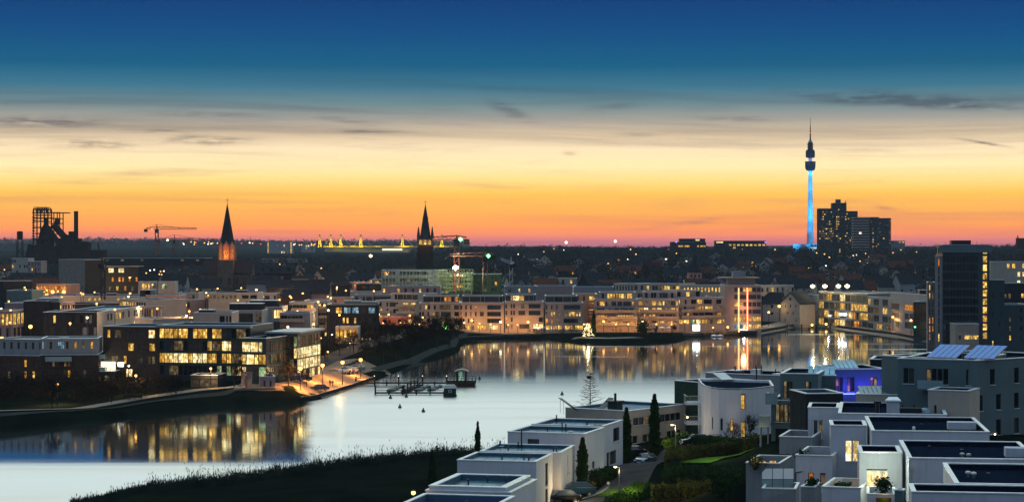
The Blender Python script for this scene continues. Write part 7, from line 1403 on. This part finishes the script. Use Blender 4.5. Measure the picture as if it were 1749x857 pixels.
rt = root('boathouse', 'small dark floating boathouse at the right end of the lower jetty', 'boathouse', (X(758, 448), 448, 0)); w_ = X(778, 448) - X(758, 448); b = MB(); b.box(0, w_, 0, 6, .1, 1.9, 'dark_green_wood'); b.build('wall', rt); b = MB(); b.poly([(-.1, -.1, 1.9), (w_ + .1, -.1, 1.9), (w_ - .3, 1.5, 2.5), (.3, 1.5, 2.5)], 'roof_grey'); b.poly([(.3, 1.5, 2.5), (w_ - .3, 1.5, 2.5), (w_ - .3, 4.5, 2.5), (.3, 4.5, 2.5)], 'roof_grey'); b.poly([(.3, 4.5, 2.5), (w_ - .3, 4.5, 2.5), (w_ + .1, 6.1, 1.9), (-.1, 6.1, 1.9)], 'roof_grey')
for x0, x1 in ((-.1, .3), (w_ + .1, w_ - .3)): b.poly([(x0, -.1, 1.9), (x1, 1.5, 2.5), (x1, 4.5, 2.5), (x0, 6.1, 1.9)], 'roof_grey')
b.build('roof', rt); b = MB(); b.box(-.15, w_ + .15, -.2, 6.2, -.3, .1, 'jetty_wood'); b.build('float', rt); link('window', win_mesh(.7, .6, 'd', 'white'), rt, (w_ * .4, -.03, 1.0))
BM = None
def boat(label, px, Y, rz, s=1.0, mast=False, group=None):
    global BM
    if BM is None:
        h = MB(); st = [(-2.6, .15, .55), (-1.6, .75, .5), (0, .95, .45), (1.4, .85, .45), (2.3, .6, .5)]; rows = []
        for x, hw, zt_ in st: rows.append([(x, -hw, zt_), (x, -hw * .7, -.1), (x, 0, -.25), (x, hw * .7, -.1), (x, hw, zt_)])
        for r0, r1 in zip(rows[:-1], rows[1:]):
            for i in range(4): h.poly([r0[i], r1[i], r1[i + 1], r0[i + 1]], 'boat_cover')
        h.poly(rows[-1], 'boat_cover'); h.poly([r[0] for r in rows] + [r[4] for r in rows[::-1]], 'dark_metal'); c_ = MB()
        for i in range(4):
            r0, r1 = rows[i], rows[i + 1]; z = [.0, .35, .5, .45, .2]
            c_.poly([(r0[0][0], r0[0][1], r0[0][2] + .02), (r1[0][0], r1[0][1], r1[0][2] + .02), (r1[0][0], 0, r1[0][2] + z[i + 1]), (r0[0][0], 0, r0[0][2] + z[i])], 'boat_cover'); c_.poly([(r0[0][0], 0, r0[0][2] + z[i]), (r1[0][0], 0, r1[0][2] + z[i + 1]), (r1[4][0], r1[4][1], r1[4][2] + .02), (r0[4][0], r0[4][1], r0[4][2] + .02)], 'boat_cover')
        m_ = MB(); m_.tube((-.4, 0, .5), (-.4, 0, 6.2), .05, .03, 5, 'steel'); m_.tube((-.4, 0, 1.2), (2.0, 0, 1.2), .04, m='steel'); BM = (h.mesh('hull'), c_.mesh('cover'), m_.mesh('mast'))
    rt = root('moored_boat', label, 'boat', (X(px, Y), Y, 0), rz, group); rt.scale = (s, s, s); link('hull', BM[0], rt); link('cover', BM[1], rt)
    if mast: link('mast', BM[2], rt)
    return rt
GBt = 'small covered boats moored at the jetties'
for k, (px, Y) in enumerate([(668, 466), (676, 471), (684, 477), (692, 465), (700, 471), (707, 477), (715, 467), (722, 473), (730, 478), (737, 468), (744, 474), (751, 479)]): boat(nth(k) + ' covered boat from the left between the two jetties', px, Y, 1.2 + .2 * (k % 3), .8, False, GBt)
for k, (px, Y) in enumerate([(1362, 842), (1375, 838), (1388, 836), (1402, 828), (1347, 812)]): boat(nth(k) + ' moored boat with bare mast from the left in the inner harbour', px, Y, .3 * k, 1.0, True, 'masted boats in the inner harbour')
for k, px in enumerate((1387, 1411)): lamp(('left' if k == 0 else 'right') + ' small yellow lamp cluster on the floating harbour jetty', px, 826, 2.8, 'lamp_warm', .5, 400, (1, .7, .2), 'lamps on the harbour jetty')
pier('floating jetty for boats in the inner harbour', [(1345, 812), (1418, 812)], 2, .5)
GBu = 'dark buoys floating on the lake'
for k, (px, py) in enumerate([(667, 680), (683, 696), (723, 703), (694, 678), (819, 647), (960, 674)]):
    Y = FPX * EYE / (py - HY); r2 = root('buoy', nth(k) + ' dark buoy on the open water, counted from the left jetty outwards', 'buoy', (X(px, Y), Y, 0), 0, GBu); b = MB(); b.lathe([(.02, -.2), (.35, -.1), (.38, .2), (.2, .45), (.1, .8), (.02, .82)], 10, 'dark_metal'); b.build('float', r2)
# bank furniture, cars and people
GC2 = 'cars parked on the plaza by the left bank'
for k, (px, Y, rz, p_, s) in enumerate([(545, 449, .2, 'paint_black', False), (590, 490, 1.2, 'paint_silver', True), (596, 492, 1.3, 'paint_black', False), (603, 496, 1.3, 'paint_silver', False), (608, 500, 1.2, 'paint_black', True), (613, 505, 1.2, 'paint_blue', False), (503, 452, .3, 'paint_black', True), (516, 453, .2, 'paint_black', False)]): car(nth(k) + ' car in the plaza parking row, in a %s finish' % p_.split('_')[1], px, Y, rz, p_, s, GC2)
PMs = [person_mesh(.12, 'cloth_dark'), person_mesh(.2, 'cloth_tan')]
def person(label, px, Y, rz=0, k=0, s=1.0, group=None): r2 = link('person', PMs[k], None, gp(px, Y)[:2] + (gz(X(px, Y), Y) + .14,), rz); tag(r2, label, 'person', group); r2.scale = (s, s, s)
person('person in dark coat walking on the plaza, left of the couple', 563.5, 461, .4, 0, .95); person('person in tan coat walking on the plaza, right of the couple', 568, 462, -.3, 1, .95)
GPp = 'people strolling on the harbour promenade'
for k, px in enumerate([905, 912, 921, 925, 938, 946, 1047, 1060, 1132, 1205, 1226]): person('tiny person, %s from the left on the main harbour promenade' % nth(k), px, 741.5 if px < 930 else 748, k * .9, k % 2, .95, GPp)
for k, (px, Y) in enumerate([(1452, 812), (1462, 805), (1476, 794), (1489, 783), (1500, 775), (1508, 768), (1521, 758)]): person('tiny person, %s from the left on the right quay' % nth(k), px, Y, k * 1.1, k % 2, .95, 'people strolling on the right quay')
x = X(225, 414); 
for k, px in enumerate((217, 226, 236)):
    r2 = at(px, 415, gz(X(px, 415), 415), 'park_bench', nth(k) + ' dark bench from the left beside the bank path', 'bench', .2, 'benches beside the bank path'); b = MB(); b.box(-.9, .9, -.25, .25, .42, .48, 'jetty_wood'); b.build('seat', r2); b = MB(); b.box(-.9, .9, .22, .28, .5, .95, 'jetty_wood'); b.build('backrest', r2)
    for s in (-1, 1): b = MB(); b.box(s * .7 - .05, s * .7 + .05, -.22, .25, -.1, .42, 'dark_metal'); b.build('leg', r2)
GU = 'closed parasols and awnings outside the harbour cafes'
for k, px in enumerate([914, 922, 930, 941, 951, 961, 1103, 1116, 1131, 1143, 1220, 1230]):
    r2 = at(px, 742 if px < 925 else 746, None, 'parasol', 'white cafe parasol, %s from the left on the harbour promenade' % nth(k), 'parasol', 0, GU); r2.location.z += 1; b = MB(); b.tube((0, 0, 0), (0, 0, 2.4), .05, m='steel'); b.build('pole', r2); b = MB(); b.lathe([(1.3, 1.95), (.7, 2.25), (.02, 2.5)], 8, 'white_plastic'); b.build('canopy', r2)
# retaining slope tree row on the right skyline
# ================================================================== HAZE
hzb = MB(); hzb.box(-6500, 6500, -120, 9400, -4, 235, 'concrete'); hm = bpy.data.materials.new('haze_air'); hm.use_nodes = True; t = NT(hm.node_tree); t.n.clear(); pv = t.new('ShaderNodeVolumePrincipled'); pv.inputs['Color'].default_value = (.62, .78, .95, 1); pv.inputs['Density'].default_value = HAZE
pv.inputs['Anisotropy'].default_value = .2; o = t.new('ShaderNodeOutputMaterial'); t.l.new(pv.outputs[0], o.inputs[1]); MT['haze_air'] = hm; hzb.ms = ['haze_air']; hzb.mi = [0] * len(hzb.f)
if HAZE > 0: tag(hzb.build('haze', kind='stuff'), 'thin blue evening haze over the whole valley', 'haze')
